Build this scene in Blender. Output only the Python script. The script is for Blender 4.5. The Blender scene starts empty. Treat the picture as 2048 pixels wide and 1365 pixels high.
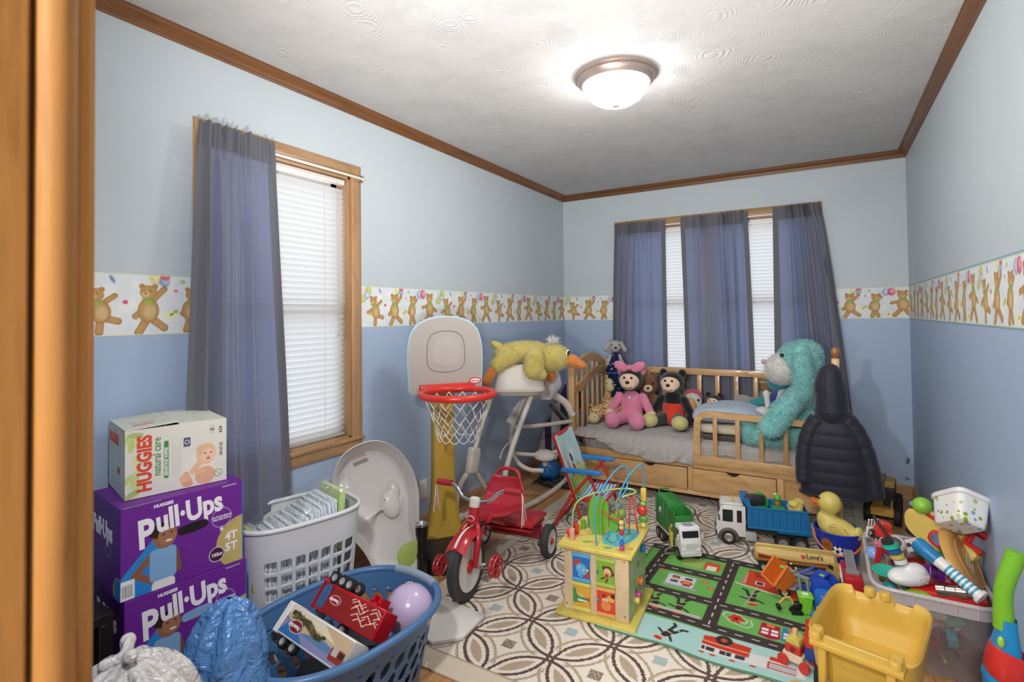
import bpy, bmesh, math, random
import numpy as np
from mathutils import Matrix, Vector, Euler
PI = math.pi
rnd = random.Random(7)
SC = bpy.context.scene
COL = SC.collection

# ------------------------------------------------------------------ camera
cam_d = bpy.data.cameras.new('camera'); cam = bpy.data.objects.new('camera', cam_d); COL.objects.link(cam)
YAW, PITCH, ROLL = 0.5374, 0.0205, -0.0119
fw = Vector((-math.sin(YAW) * math.cos(PITCH), math.cos(YAW) * math.cos(PITCH), math.sin(PITCH)))
rt = Vector((math.cos(YAW), math.sin(YAW), 0)); up = rt.cross(fw)
r2 = math.cos(ROLL) * rt + math.sin(ROLL) * up; u2 = -math.sin(ROLL) * rt + math.cos(ROLL) * up
m3 = Matrix((r2, u2, -fw)).transposed()
cam.matrix_world = Matrix.Translation((2.1462, 0.0, 1.3147)) @ m3.to_4x4()
cam_d.sensor_width = 36.0; cam_d.lens = 1051.8 / 2048 * 36.0
cam_d.shift_y = (608.17 - 682.5) / 2048
cam_d.clip_start = 0.02
cam_d.dof.use_dof = True; cam_d.dof.focus_distance = 2.9; cam_d.dof.aperture_fstop = 7.1
SC.camera = cam

# ------------------------------------------------------------------ world, lights, exposure
W = bpy.data.worlds.new('daylight'); SC.world = W; W.use_nodes = True
wn = W.node_tree.nodes; wn['Background'].inputs[0].default_value = (0.86, 0.93, 1.0, 1); wn['Background'].inputs[1].default_value = 1.45
SC.view_settings.view_transform = 'Standard'; SC.view_settings.look = 'None'
SC.view_settings.exposure = 0.5; SC.view_settings.gamma = 1.0; SC.view_settings.use_curve_mapping = False
LAMP_STRENGTH = 36.0
def area_light(name, loc, target, size, power, color):
    d = bpy.data.lights.new(name, 'AREA'); d.shape = 'DISK'; d.size = size; d.energy = power; d.color = color
    o = bpy.data.objects.new(name, d); COL.objects.link(o); o.location = loc
    o.rotation_euler = (Vector(target) - Vector(loc)).to_track_quat('-Z', 'Y').to_euler(); return o
area_light('hallway_fill', (2.1, -1.4, 2.2), (1.9, 1.0, 0.8), 0.4, 42, (1.0, 0.95, 0.89))  # added fill light behind the camera, no fixture seen; brightens the door jamb
# the photographer's flash held beside the door, bounced off the ceiling, with a little spill forward
fl = bpy.data.lights.new('bounce_flash', 'SPOT'); fl.energy = 175; fl.color = (1.0, 0.97, 0.94); fl.spot_size = math.radians(108); fl.spot_blend = 1.0; fl.shadow_soft_size = 0.08
flo = bpy.data.objects.new('bounce_flash', fl); COL.objects.link(flo); flo.location = (1.75, 0.45, 1.05); flo.rotation_euler = (Vector((1.3, 1.95, 2.44)) - Vector((1.75, 0.45, 1.05))).to_track_quat('-Z', 'Y').to_euler()
area_light('flash_spill', (1.42, 0.40, 1.60), (1.35, 3.2, 0.9), 0.10, 15, (1.0, 0.97, 0.94))

# ------------------------------------------------------------------ helpers
def lin(c):
    return c / 12.92 if c <= 0.04045 else ((c + 0.055) / 1.055) ** 2.4
def hx(s, a=1.0):
    s = s.lstrip('#'); return tuple(lin(int(s[i:i + 2], 16) / 255) for i in (0, 2, 4)) + (a,)
MATS = {}
class NT:
    """tiny node-expression writer"""
    def __init__(s, m):
        m.use_nodes = True; s.m = m; s.t = m.node_tree; s.n = s.t.nodes; s.l = s.t.links
        s.n.clear(); s.out = s.n.new('ShaderNodeOutputMaterial')
    def link(s, v, sock):
        if isinstance(v, bpy.types.NodeSocket): s.l.new(v, sock)
        elif v is not None: sock.default_value = v
    def node(s, kind, **kw):
        n = s.n.new('ShaderNode' + kind)
        ins = kw.pop('ins', {})
        for k, v in kw.items(): setattr(n, k, v)
        for k, v in ins.items(): s.link(v, n.inputs[k])
        return n
    def math(s, op, a, b=0.0, c=None):
        n = s.node('Math', operation=op); s.link(a, n.inputs[0]); s.link(b, n.inputs[1])
        if c is not None: s.link(c, n.inputs[2])
        return n.outputs[0]
    def mix(s, f, a, b):
        n = s.n.new('ShaderNodeMix'); n.data_type = 'RGBA'; s.link(f, n.inputs[0]); s.link(a, n.inputs[6]); s.link(b, n.inputs[7]); return n.outputs[2]
    def ramp(s, f, stops):
        n = s.n.new('ShaderNodeValToRGB'); e = n.color_ramp.elements
        while len(e) < len(stops): e.new(0.5)
        for i, (p, c) in enumerate(stops): e[i].position = p; e[i].color = c
        s.link(f, n.inputs[0]); return n.outputs[0]
    def coord(s, which='Object', scale=(1, 1, 1), rot=(0, 0, 0)):
        c = s.node('TexCoord'); mp = s.node('Mapping'); mp.inputs['Scale'].default_value = scale; mp.inputs['Rotation'].default_value = rot
        s.l.new(c.outputs[which], mp.inputs[0]); return mp.outputs[0]
    def noise(s, v, scale=5, detail=3, rough=0.5, dist=0.0):
        n = s.node('TexNoise', ins={'Vector': v, 'Scale': scale, 'Detail': detail, 'Roughness': rough, 'Distortion': dist}); return n.outputs[0]
    def bump(s, h, strength=0.3, dist=0.01, normal=None):
        n = s.node('Bump', ins={'Height': h, 'Strength': strength, 'Distance': dist})
        if normal is not None: s.l.new(normal, n.inputs['Normal'])
        return n.outputs[0]
    def bsdf(s, color, rough=0.5, metal=0.0, spec=0.5, normal=None, **ins):
        b = s.node('BsdfPrincipled'); s.link(color, b.inputs['Base Color']); s.link(rough, b.inputs['Roughness']); s.link(metal, b.inputs['Metallic'])
        s.link(spec, b.inputs['Specular IOR Level'])
        if normal is not None: s.link(normal, b.inputs['Normal'])
        for k, v in ins.items(): s.link(v, b.inputs[k.replace('_', ' ')])
        s.l.new(b.outputs[0], s.out.inputs[0]); return b
def newmat(name):
    m = bpy.data.materials.new(name); MATS[name] = m; return m, NT(m)
def plain(color, rough=0.4, metal=0.0, spec=0.5, **kw):
    """plastic / paint / metal with faint grain"""
    key = 'p_%s_%s_%s_%s_%s' % (color, rough, metal, spec, sorted(kw.items()))
    if key in MATS: return MATS[key]
    m = bpy.data.materials.new('paint_' + color.strip('#')); MATS[key] = m; t = NT(m)
    c = hx(color)
    n = t.noise(t.coord(), 60, 2)
    r = t.math('MULTIPLY_ADD', n, 0.12, rough - 0.06)
    t.bsdf(c, r, metal, spec, **kw); return m
def fabric(color, color2=None, scale=350, bump=0.35, rough=0.9, sheen=0.2):
    key = 'f_%s_%s_%s_%s' % (color, color2, scale, bump)
    if key in MATS: return MATS[key]
    m = bpy.data.materials.new('fabric_' + color.strip('#')); MATS[key] = m; t = NT(m)
    v = t.coord(); n = t.noise(v, scale, 2); n2 = t.noise(v, 14, 3)
    c = t.mix(n2, hx(color), hx(color2 or color))
    t.bsdf(c, rough, 0, 0.2, t.bump(n, bump, 0.004), Sheen_Weight=sheen); return m
def fur(color, color2=None, scale=120, bump=0.9, dist=0.008):
    key = 'u_%s_%s_%s' % (color, color2, scale)
    if key in MATS: return MATS[key]
    m = bpy.data.materials.new('plush_' + color.strip('#')); MATS[key] = m; t = NT(m)
    v = t.coord(); n = t.noise(v, scale, 4, 0.7); n2 = t.noise(v, 30, 4)
    c = t.mix(t.math('MULTIPLY_ADD', n2, 1.8, -0.4), hx(color), hx(color2 or color))
    t.bsdf(c, 0.95, 0, 0.1, t.bump(n, bump, dist), Sheen_Weight=0.4); return m
def wood(a, b, scale=(2, 14, 14), rough=0.35, bump=0.08, coat=0.0):
    key = 'w_%s_%s_%s' % (a, b, scale)
    if key in MATS: return MATS[key]
    m = bpy.data.materials.new('wood_' + a.strip('#')); MATS[key] = m; t = NT(m)
    v = t.coord(scale=scale)
    oi = t.node('ObjectInfo')
    sh = t.node('VectorMath', operation='ADD'); t.l.new(v, sh.inputs[0])
    cb = t.node('CombineXYZ'); off = t.math('MULTIPLY', oi.outputs['Random'], 17.0); t.l.new(off, cb.inputs[0]); t.l.new(off, cb.inputs[1]); t.l.new(cb.outputs[0], sh.inputs[1])
    n = t.noise(sh.outputs[0], 1.6, 6, 0.6, 0.6); n2 = t.noise(sh.outputs[0], 9, 4, 0.6, 0.2)
    f = t.math('ADD', t.math('MULTIPLY', n, 0.75), t.math('MULTIPLY', n2, 0.3))
    c = t.ramp(f, [(0.33, hx(b)), (0.5, hx(a)), (0.68, tuple(min(1, x * 1.22) for x in hx(a)[:3]) + (1,))])
    bright = t.math('MULTIPLY_ADD', oi.outputs['Random'], 0.24, 0.88)
    c2 = t.node('Mix', data_type='RGBA', blend_type='MULTIPLY'); c2.inputs[0].default_value = 1.0
    t.l.new(c, c2.inputs[6]); t.l.new(bright, c2.inputs[7])
    t.bsdf(c2.outputs[2], rough, 0, 0.45, t.bump(n2, bump, 0.003), Coat_Weight=coat); return m
def printed(rough=0.55, spec=0.3, bumps=0.0):
    key = 'print_%s_%s_%s' % (rough, spec, bumps)
    if key in MATS: return MATS[key]
    m = bpy.data.materials.new('printed_surface'); MATS[key] = m; t = NT(m)
    a = t.node('Attribute', attribute_name='Col')
    nrm = None
    if bumps: nrm = t.bump(t.noise(t.coord(), 420, 2), bumps, 0.003)
    t.bsdf(a.outputs[0], rough, 0, spec, nrm); return m

def rotm(r):
    return Euler(r).to_matrix() if not isinstance(r, Matrix) else r
class MB:
    """collects shapes; build() links them as ONE mesh object"""
    def __init__(s): s.bm = bmesh.new()
    def _xf(s, vs, c, r):
        M = Matrix.Translation(c) @ (rotm(r).to_4x4() if r is not None else Matrix())
        bmesh.ops.transform(s.bm, matrix=M, verts=vs); return s
    def box(s, c, d, r=None, bev=0.0, seg=1, taper=None):
        vs = bmesh.ops.create_cube(s.bm, size=1.0)['verts']
        for v in vs:
            k = 1.0
            if taper and v.co.z > 0: k = taper
            v.co = Vector((v.co.x * d[0] * k, v.co.y * d[1] * k, v.co.z * d[2]))
        if bev > 0:
            es = list({e for v in vs for e in v.link_edges})
            g = bmesh.ops.bevel(s.bm, geom=es, offset=bev, segments=seg, affect='EDGES', profile=0.5)
            vs = list({v for f in g['faces'] for v in f.verts} | {v for v in vs if v.is_valid})
        return s._xf(vs, c, r)
    def cyl(s, p0, p1, r0, r1=None, n=16, caps=True):
        r1 = r0 if r1 is None else r1
        p0 = Vector(p0); p1 = Vector(p1); d = p1 - p0
        vs = bmesh.ops.create_cone(s.bm, cap_ends=caps, segments=n, radius1=r0, radius2=max(r1, 1e-5), depth=d.length)['verts']
        return s._xf(vs, (p0 + p1) / 2, d.to_track_quat('Z', 'Y').to_matrix())
    def sph(s, c, r, seg=20, ring=12, rot=None):
        vs = bmesh.ops.create_uvsphere(s.bm, u_segments=seg, v_segments=ring, radius=1.0)['verts']
        if isinstance(r, (int, float)): r = (r, r, r)
        for v in vs: v.co = Vector((v.co.x * r[0], v.co.y * r[1], v.co.z * r[2]))
        return s._xf(vs, c, rot)
    def tube(s, pts, r, n=10, closed=False, caps=True, smooth=0):
        P = [Vector(p) for p in pts]
        R = list(r) if isinstance(r, (list, tuple)) else [r] * len(P)
        for _ in range(smooth):
            Q = []; RR = []
            N = len(P)
            rng = range(N) if closed else range(N - 1)
            if not closed: Q.append(P[0]); RR.append(R[0])
            for i in rng:
                a, b = P[i], P[(i + 1) % N]; ra, rb = R[i], R[(i + 1) % N]
                Q += [a * .75 + b * .25, a * .25 + b * .75]; RR += [ra * .75 + rb * .25, ra * .25 + rb * .75]
            if not closed: Q.append(P[-1]); RR.append(R[-1])
            P, R = Q, RR
        N = len(P); rings = []
        nrm = None
        for i in range(N):
            if closed: t = P[(i + 1) % N] - P[i - 1]
            else: t = P[min(i + 1, N - 1)] - P[max(i - 1, 0)]
            if t.length < 1e-9: t = Vector((0, 0, 1))
            t.normalize()
            if nrm is None:
                a = Vector((0, 0, 1)) if abs(t.z) < 0.9 else Vector((1, 0, 0)); nrm = (a - t * a.dot(t)).normalized()
            else:
                nrm = nrm - t * nrm.dot(t); nrm.normalize()
            bn = t.cross(nrm)
            rings.append([s.bm.verts.new(P[i] + (nrm * math.cos(2 * PI * k / n) + bn * math.sin(2 * PI * k / n)) * R[i]) for k in range(n)])
        M = N if closed else N - 1
        for i in range(M):
            A = rings[i]; B = rings[(i + 1) % N]
            for k in range(n): s.bm.faces.new((A[k], A[(k + 1) % n], B[(k + 1) % n], B[k]))
        if caps and not closed:
            s.bm.faces.new(list(reversed(rings[0]))); s.bm.faces.new(rings[-1])
        return s
    def lathe(s, prof, c=(0, 0, 0), n=32, rot=None, sx=1.0, sy=1.0, caps=False, p=2.0):
        """profile of (radius, z); p>2 gives a rounded-square plan"""
        vs = []; rings = []
        for r, z in prof:
            ring = []
            for k in range(n):
                a = 2 * PI * k / n; ca, sa = math.cos(a), math.sin(a)
                q = 1.0 if p == 2 else 1.0 / ((abs(ca) ** p + abs(sa) ** p) ** (1 / p))
                v = s.bm.verts.new((r * ca * q * sx, r * sa * q * sy, z)); ring.append(v); vs.append(v)
            rings.append(ring)
        for A, B in zip(rings, rings[1:]):
            for k in range(n): s.bm.faces.new((A[k], A[(k + 1) % n], B[(k + 1) % n], B[k]))
        if caps:
            s.bm.faces.new(list(reversed(rings[0]))); s.bm.faces.new(rings[-1])
        return s._xf(vs, c, rot)
    def prism(s, poly, h, c=(0, 0, 0), r=None, bev=0.0):
        """polygon in local XY extruded along +Z by h"""
        b = [s.bm.verts.new((x, y, 0)) for x, y in poly]; t = [s.bm.verts.new((x, y, h)) for x, y in poly]
        n = len(poly); fs = [s.bm.faces.new(list(reversed(b))), s.bm.faces.new(t)]
        for i in range(n): fs.append(s.bm.faces.new((b[i], b[(i + 1) % n], t[(i + 1) % n], t[i])))
        vs = b + t
        if bev:
            es = list({e for v in vs for e in v.link_edges})
            g = bmesh.ops.bevel(s.bm, geom=es, offset=bev, segments=2, affect='EDGES', profile=0.5)
            vs = list({v for f in g['faces'] for v in f.verts} | {v for v in vs if v.is_valid})
        return s._xf(vs, c, r)
    def grid(s, fn, nu, nv, closeu=False):
        V = [[s.bm.verts.new(fn(i / (nu if closeu else nu - 1), j / (nv - 1))) for j in range(nv)] for i in range(nu)]
        for i in range(nu if closeu else nu - 1):
            for j in range(nv - 1):
                s.bm.faces.new((V[i][j], V[(i + 1) % nu][j], V[(i + 1) % nu][j + 1], V[i][j + 1]))
        return s
    def build(s, name, mat, parent=None, loc=None, rot=None, smooth=True, mods=None):
        bmesh.ops.recalc_face_normals(s.bm, faces=s.bm.faces[:])
        me = bpy.data.meshes.new(name); s.bm.to_mesh(me); s.bm.free()
        if smooth:
            for p in me.polygons: p.use_smooth = True
            try: me.set_sharp_from_angle(angle=math.radians(smooth if smooth > 1 else 40))
            except Exception: pass
        o = bpy.data.objects.new(name, me); COL.objects.link(o)
        if mat is not None: me.materials.append(mat)
        if parent is not None: o.parent = parent
        if loc is not None: o.location = loc
        if rot is not None: o.rotation_euler = rot
        return o
def solid(o, th, off=0.0):
    m = o.modifiers.new('thickness', 'SOLIDIFY'); m.thickness = th; m.offset = off; return o
def subd(o, lv=1):
    m = o.modifiers.new('smooth', 'SUBSURF'); m.levels = lv; m.render_levels = lv; return o
def tag(o, label=None, cat=None, group=None, kind=None):
    if label: o['label'] = label
    if cat: o['category'] = cat
    if group: o['group'] = group
    if kind: o['kind'] = kind
    return o
def thing(name, label, cat, loc=(0, 0, 0), rot=0.0, group=None):
    o = bpy.data.objects.new(name, None); COL.objects.link(o); o.empty_display_size = 0.05
    o.location = loc; o.rotation_euler = (0, 0, rot) if isinstance(rot, (int, float)) else rot
    return tag(o, label, cat, group)
def copy_tree(o, parent=None):
    c = o.copy(); COL.objects.link(c); c.parent = parent
    for ch in o.children: copy_tree(ch, c)
    return c
def text(s, size, mat, parent, loc, rot=(0, 0, 0), bold=0.0, name='lettering', sx=1.0, depth=0.0004, align='LEFT', space=1.0, shear=0.0):
    cu = bpy.data.curves.new(name, 'FONT'); cu.body = s; cu.size = size; cu.offset = bold; cu.extrude = depth; cu.align_x = align
    cu.space_character = space; cu.shear = shear; cu.resolution_u = 3
    t = bpy.data.objects.new('tmp', cu); me = bpy.data.meshes.new_from_object(t); bpy.data.objects.remove(t); bpy.data.curves.remove(cu)
    me.materials.clear(); me.materials.append(mat)
    o = bpy.data.objects.new(name, me); COL.objects.link(o); o.parent = parent; o.location = loc; o.rotation_euler = rot; o.scale = (sx, 1, 1); return o
class Paint:
    """a raster of flat print held as colours on a fine grid of faces"""
    def __init__(s, w, h, res, bg):
        s.w, s.h = w, h; s.nx = int(w / res) + 1; s.ny = int(h / res) + 1; s.res = res
        s.X, s.Y = np.meshgrid(np.linspace(0, w, s.nx), np.linspace(0, h, s.ny)); s.A = np.zeros((s.ny, s.nx, 3)); s.A[:] = hx(bg)[:3]
    def put(s, d, col, a=1.0, soft=None):
        k = np.clip(0.5 - d / (soft or s.res), 0, 1)[..., None] * a; s.A = s.A * (1 - k) + np.array(hx(col)[:3]) * k; return s
    def ell(s, x, y, rx, ry, col, ang=0.0, a=1.0, soft=None):
        c, n = math.cos(ang), math.sin(ang); dx = s.X - x; dy = s.Y - y; u = dx * c + dy * n; v = -dx * n + dy * c
        q = np.sqrt((u / rx) ** 2 + (v / ry) ** 2); return s.put((q - 1) * min(rx, ry), col, a, soft)
    def ring(s, x, y, r, w, col, ry=None, a=1.0):
        q = np.sqrt((s.X - x) ** 2 + ((s.Y - y) * (r / (ry or r))) ** 2); return s.put(np.abs(q - r) - w / 2, col, a)
    def rect(s, x0, y0, x1, y1, col, a=1.0, rad=0.0):
        dx = np.abs(s.X - (x0 + x1) / 2) - abs(x1 - x0) / 2 + rad; dy = np.abs(s.Y - (y0 + y1) / 2) - abs(y1 - y0) / 2 + rad
        d = np.sqrt(np.maximum(dx, 0) ** 2 + np.maximum(dy, 0) ** 2) + np.minimum(np.maximum(dx, dy), 0) - rad; return s.put(d, col, a)
    def seg(s, p, w, col, a=1.0):
        for (x0, y0), (x1, y1) in zip(p, p[1:]):
            vx, vy = x1 - x0, y1 - y0; L = vx * vx + vy * vy + 1e-12; t = np.clip(((s.X - x0) * vx + (s.Y - y0) * vy) / L, 0, 1)
            s.put(np.hypot(s.X - x0 - t * vx, s.Y - y0 - t * vy) - w / 2, col, a)
        return s
    def poly(s, P, col, a=1.0):
        ins = np.zeros(s.X.shape, bool); d = np.full(s.X.shape, 9.0)
        for i in range(len(P)):
            (x0, y0), (x1, y1) = P[i], P[(i + 1) % len(P)]
            cond = (y0 > s.Y) != (y1 > s.Y)
            with np.errstate(divide='ignore', invalid='ignore'): xi = (x1 - x0) * (s.Y - y0) / (y1 - y0 + 1e-15) + x0
            ins ^= cond & (s.X < xi)
            vx, vy = x1 - x0, y1 - y0; L = vx * vx + vy * vy + 1e-12; t = np.clip(((s.X - x0) * vx + (s.Y - y0) * vy) / L, 0, 1)
            d = np.minimum(d, np.hypot(s.X - x0 - t * vx, s.Y - y0 - t * vy))
        return s.put(np.where(ins, -d, d), col, a)
    def dash(s, p, q, w, col, n, duty=0.5):
        for i in range(n):
            t0 = (i + 0.5 - duty / 2) / n; t1 = (i + 0.5 + duty / 2) / n
            s.seg([(p[0] + (q[0] - p[0]) * t, p[1] + (q[1] - p[1]) * t) for t in (t0, t1)], w, col)
        return s
    def mesh(s, name, mat, fn=None):
        """fn(X,Y)->(x,y,z) arrays"""
        X, Y = s.X, s.Y
        P = np.stack(fn(X, Y) if fn else (X, Y, np.zeros_like(X)), -1).reshape(-1, 3)
        i = np.arange(s.nx * s.ny).reshape(s.ny, s.nx)
        q = np.stack([i[:-1, :-1], i[:-1, 1:], i[1:, 1:], i[1:, :-1]], -1).reshape(-1, 4)
        me = bpy.data.meshes.new(name); n = len(P); nf = len(q)
        me.vertices.add(n); me.vertices.foreach_set('co', P.ravel())
        me.loops.add(nf * 4); me.loops.foreach_set('vertex_index', q.ravel().astype(np.int32))
        me.polygons.add(nf); me.polygons.foreach_set('loop_start', np.arange(0, nf * 4, 4, dtype=np.int32))
        me.update(calc_edges=True)
        ca = me.color_attributes.new('Col', 'FLOAT_COLOR', 'POINT')
        ca.data.foreach_set('color', np.concatenate([s.A.reshape(-1, 3), np.ones((n, 1))], 1).ravel().astype(np.float32))
        me.materials.append(mat); me.polygons.foreach_set('use_smooth', np.ones(nf, bool)); return me
    def obj(s, name, mat, parent, loc=(0, 0, 0), rot=(0, 0, 0), fn=None):
        o = bpy.data.objects.new(name, s.mesh(name, mat, fn)); COL.objects.link(o); o.parent = parent; o.location = loc; o.rotation_euler = rot; return o
def blob(name, prims, mat, parent=None, voxel=0.008, smooth=6, loc=(0, 0, 0), rot=None, wob=0.0):
    """rounded solid: union of ellipsoids ('e',c,r,rot) and tapering capsules ('c',p0,p1,r0,r1), remeshed to one skin"""
    b = MB()
    for p in prims:
        if p[0] == 'e': b.sph(p[1], p[2], 24, 16, p[3] if len(p) > 3 else None)
        else:
            p0, p1 = Vector(p[1]), Vector(p[2]); r0, r1 = p[3], p[4]; n = 7
            b.tube([p0.lerp(p1, i / n) for i in range(n + 1)], [r0 + (r1 - r0) * i / n for i in range(n + 1)], 14)
            b.sph(p0, r0, 16, 10); b.sph(p1, r1, 16, 10)
    o = b.build(name, mat, parent, loc, rot)
    m = o.modifiers.new('skin', 'REMESH'); m.mode = 'VOXEL'; m.voxel_size = voxel; m.use_smooth_shade = True
    m = o.modifiers.new('soft', 'SMOOTH'); m.iterations = smooth; m.factor = 0.6
    if wob:
        tx = bpy.data.textures.get('lumps') or bpy.data.textures.new('lumps', 'CLOUDS'); tx.noise_scale = 0.06
        m = o.modifiers.new('lumps', 'DISPLACE'); m.texture = tx; m.strength = wob; m.mid_level = 0.5; m.texture_coords = 'LOCAL'
    return o
def tufts(name, prims, mat, parent, n, length, width, loc=(0, 0, 0), rot=None, seed=1, droop=0.5, spread=0.5):
    """fur: thin blades standing on the outside of a set of ellipsoids/capsules"""
    R = np.random.RandomState(seed); prs = []
    for p in prims:
        if p[0] == 'e':
            r = p[2] if not isinstance(p[2], (int, float)) else (p[2],) * 3; M = np.array(rotm(p[3])) if len(p) > 3 and p[3] is not None else np.eye(3)
            prs.append(('e', np.array(p[1], float), np.array(r, float), M, 4 * PI * ((r[0] * r[1]) ** 1.6 + (r[0] * r[2]) ** 1.6 + (r[1] * r[2]) ** 1.6) ** (1 / 1.6) / 2))
        else:
            a = np.array(p[1], float); bb = np.array(p[2], float); L = np.linalg.norm(bb - a); prs.append(('c', a, bb, (p[3], p[4]), PI * (p[3] + p[4]) * L + 2 * PI * p[4] ** 2))
    def inside(P, q, m=0.985):
        if q[0] == 'e': return (((P - q[1]) @ q[3] / q[2]) ** 2).sum(1) < m * m
        d = q[2] - q[1]; t = np.clip(((P - q[1]) @ d) / (d @ d), 0, 1); rr = q[3][0] + (q[3][1] - q[3][0]) * t
        return np.linalg.norm(P - q[1] - t[:, None] * d, axis=1) < rr * m
    tot = sum(q[4] for q in prs); V = []; Nn = []
    for qi, q in enumerate(prs):
        k = int(n * q[4] / tot * 1.3) + 1
        u = R.normal(size=(k, 3)); u /= np.linalg.norm(u, axis=1)[:, None]
        if q[0] == 'e': P = (u * q[2]) @ q[3].T + q[1]; N = (u / q[2]) @ q[3].T
        else:
            d = q[2] - q[1]; t = R.uniform(-0.15, 1.15, k); tc = np.clip(t, 0, 1); dn = d / np.linalg.norm(d)
            side = (t >= 0) & (t <= 1); N = u.copy(); N[side] -= (N[side] @ dn)[:, None] * dn; N /= np.linalg.norm(N, axis=1)[:, None]
            rr = q[3][0] + (q[3][1] - q[3][0]) * tc; P = q[1] + tc[:, None] * d + N * rr[:, None]
        N = N / np.linalg.norm(N, axis=1)[:, None]
        keep = np.ones(k, bool)
        for qj, o2 in enumerate(prs):
            if qj != qi: keep &= ~inside(P, o2)
        V.append(P[keep]); Nn.append(N[keep])
    P = np.concatenate(V); N = np.concatenate(Nn); k = len(P)
    T = np.cross(N, R.normal(size=(k, 3))); T /= np.linalg.norm(T, axis=1)[:, None]
    D = N + R.normal(size=(k, 3)) * spread; D[:, 2] -= droop; D /= np.linalg.norm(D, axis=1)[:, None]
    L = length * R.uniform(0.5, 1.2, (k, 1)); base = P - N * 0.003
    tri = np.stack([base - T * width / 2, base + T * width / 2, base + D * L], 1).reshape(-1, 3)
    me = bpy.data.meshes.new(name); me.vertices.add(3 * k); me.vertices.foreach_set('co', tri.ravel())
    me.loops.add(3 * k); me.loops.foreach_set('vertex_index', np.arange(3 * k, dtype=np.int32)); me.polygons.add(k); me.polygons.foreach_set('loop_start', np.arange(0, 3 * k, 3, dtype=np.int32))
    me.update(calc_edges=True); me.materials.append(mat)
    o = bpy.data.objects.new(name, me); COL.objects.link(o); o.parent = parent; o.location = loc
    if rot is not None: o.rotation_euler = rot
    o['kind'] = 'stuff'; return o
# ------------------------------------------------------------------ room shell
RW, RD, RH, Y0 = 2.65, 4.58, 2.44, 0.15
def two_tone():
    m, t = newmat('wall_paint'); v = t.coord()
    z = t.node('SeparateXYZ', ins={0: t.node('NewGeometry').outputs['Position']}).outputs[2]
    n = t.noise(v, 3, 3); up_ = t.mix(n, hx('#bac5cc'), hx('#c2cdd3')); lo = t.mix(n, hx('#a3b7d3'), hx('#abbed8'))
    c = t.mix(t.math('GREATER_THAN', z, 1.37), lo, up_)
    t.bsdf(c, 0.5, 0, 0.3, t.bump(t.noise(v, 140, 3), 0.12, 0.003)); return m
PAINT = two_tone()
OAK = wood('#ae8a64', '#92704b', (14, 14, 2.2), 0.3, coat=0.2)
OAKX = wood('#ae8a64', '#92704b', (2.2, 14, 14), 0.3, coat=0.2)
OAKY = wood('#ae8a64', '#92704b', (14, 2.2, 14), 0.3, coat=0.2)
CROWNM = {'x': wood('#6f4829', '#52331b', (1.6, 22, 22), 0.4), 'y': wood('#6f4829', '#52331b', (22, 1.6, 22), 0.4)}
def struct(o): o['kind'] = 'structure'; return o
def wall(name, boxes):
    b = MB()
    for lo, hi in boxes: b.box([(l + h) / 2 for l, h in zip(lo, hi)], [h - l for l, h in zip(lo, hi)])
    return struct(b.build(name, PAINT, smooth=False))
T = 0.12
# openings: left window y 1.21-1.94 z .68-2.05 ; back window x .58-2.07 z .76-2.07
WL = (1.21, 1.94, 0.68, 2.05); WB = (0.58, 2.07, 0.76, 2.07)
wall_left = wall('wall_left', [((-T, 0.03, 0), (0, WL[0], RH)), ((-T, WL[1], 0), (0, RD + T, RH)), ((-T, WL[0], 0), (0, WL[1], WL[2])), ((-T, WL[0], WL[3]), (0, WL[1], RH))])
wall_back = wall('wall_back', [((0, RD, 0), (WB[0], RD + T, RH)), ((WB[1], RD, 0), (RW, RD + T, RH)), ((WB[0], RD, 0), (WB[1], RD + T, WB[2])), ((WB[0], RD, WB[3]), (WB[1], RD + T, RH))])
wall_right = wall('wall_right', [((RW, 0.03, 0), (RW + T, RD + T, RH))])
# unseen hallway behind the camera, added to keep daylight off the door jamb
HALLM = plain('#cfc9bf', .7)
def hall(name, lo, hi): b = MB(); b.box([(l + h) / 2 for l, h in zip(lo, hi)], [h - l for l, h in zip(lo, hi)]); return struct(b.build(name, HALLM, smooth=False))
hall('wall_hall_left', (.55, -2.3, 0), (.65, .03, RH)); hall('wall_hall_right', (3.2, -2.3, 0), (3.3, .03, RH)); hall('wall_hall_back', (.55, -2.4, 0), (3.3, -2.3, RH)); hall('wall_hall_front', (RW + T, -.02, 0), (3.3, .03, RH)); hall('ceiling_hall', (.55, -2.4, RH), (3.3, -.08, RH + .1)); hall('floor_hall', (.55, -2.4, -.11), (3.3, -.81, -.005))
wall_front = wall('wall_front', [((0, 0.03, 0), (1.68, Y0, RH)), ((2.52, 0.03, 0), (RW, Y0, RH)), ((1.68, 0.03, 2.08), (2.52, Y0, RH))])
# ceiling with stamped swirl plaster
m, t = newmat('swirl_plaster'); v = t.coord()
vor = t.node('TexVoronoi', ins={'Vector': v, 'Scale': 4.2, 'Randomness': 1.0})
rings = t.math('SINE', t.math('ADD', t.math('MULTIPLY', vor.outputs['Distance'], 190.0), t.math('MULTIPLY', t.noise(v, 12, 3), 14.0)))
patch = t.math('SMOOTH_MIN', 1.0, t.math('MULTIPLY', t.math('MAXIMUM', t.math('SUBTRACT', t.noise(v, 5.5, 4, 0.6), 0.44), 0.0), 5.0), 0.1)
h = t.math('ADD', t.math('MULTIPLY', rings, patch), t.math('MULTIPLY', t.noise(v, 55, 4, 0.7), 1.1))
t.bsdf(t.mix(t.noise(v, 2, 3), hx('#bab9b9'), hx('#c5c4c3')), 0.85, 0, 0.2, t.bump(h, 0.35, 0.006))
b = MB(); b.box((RW / 2, RD / 2 + .02, RH + .05), (RW + 2 * T, RD + 2 * T, 0.1)); ceiling = struct(b.build('ceiling', m, smooth=False))
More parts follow.
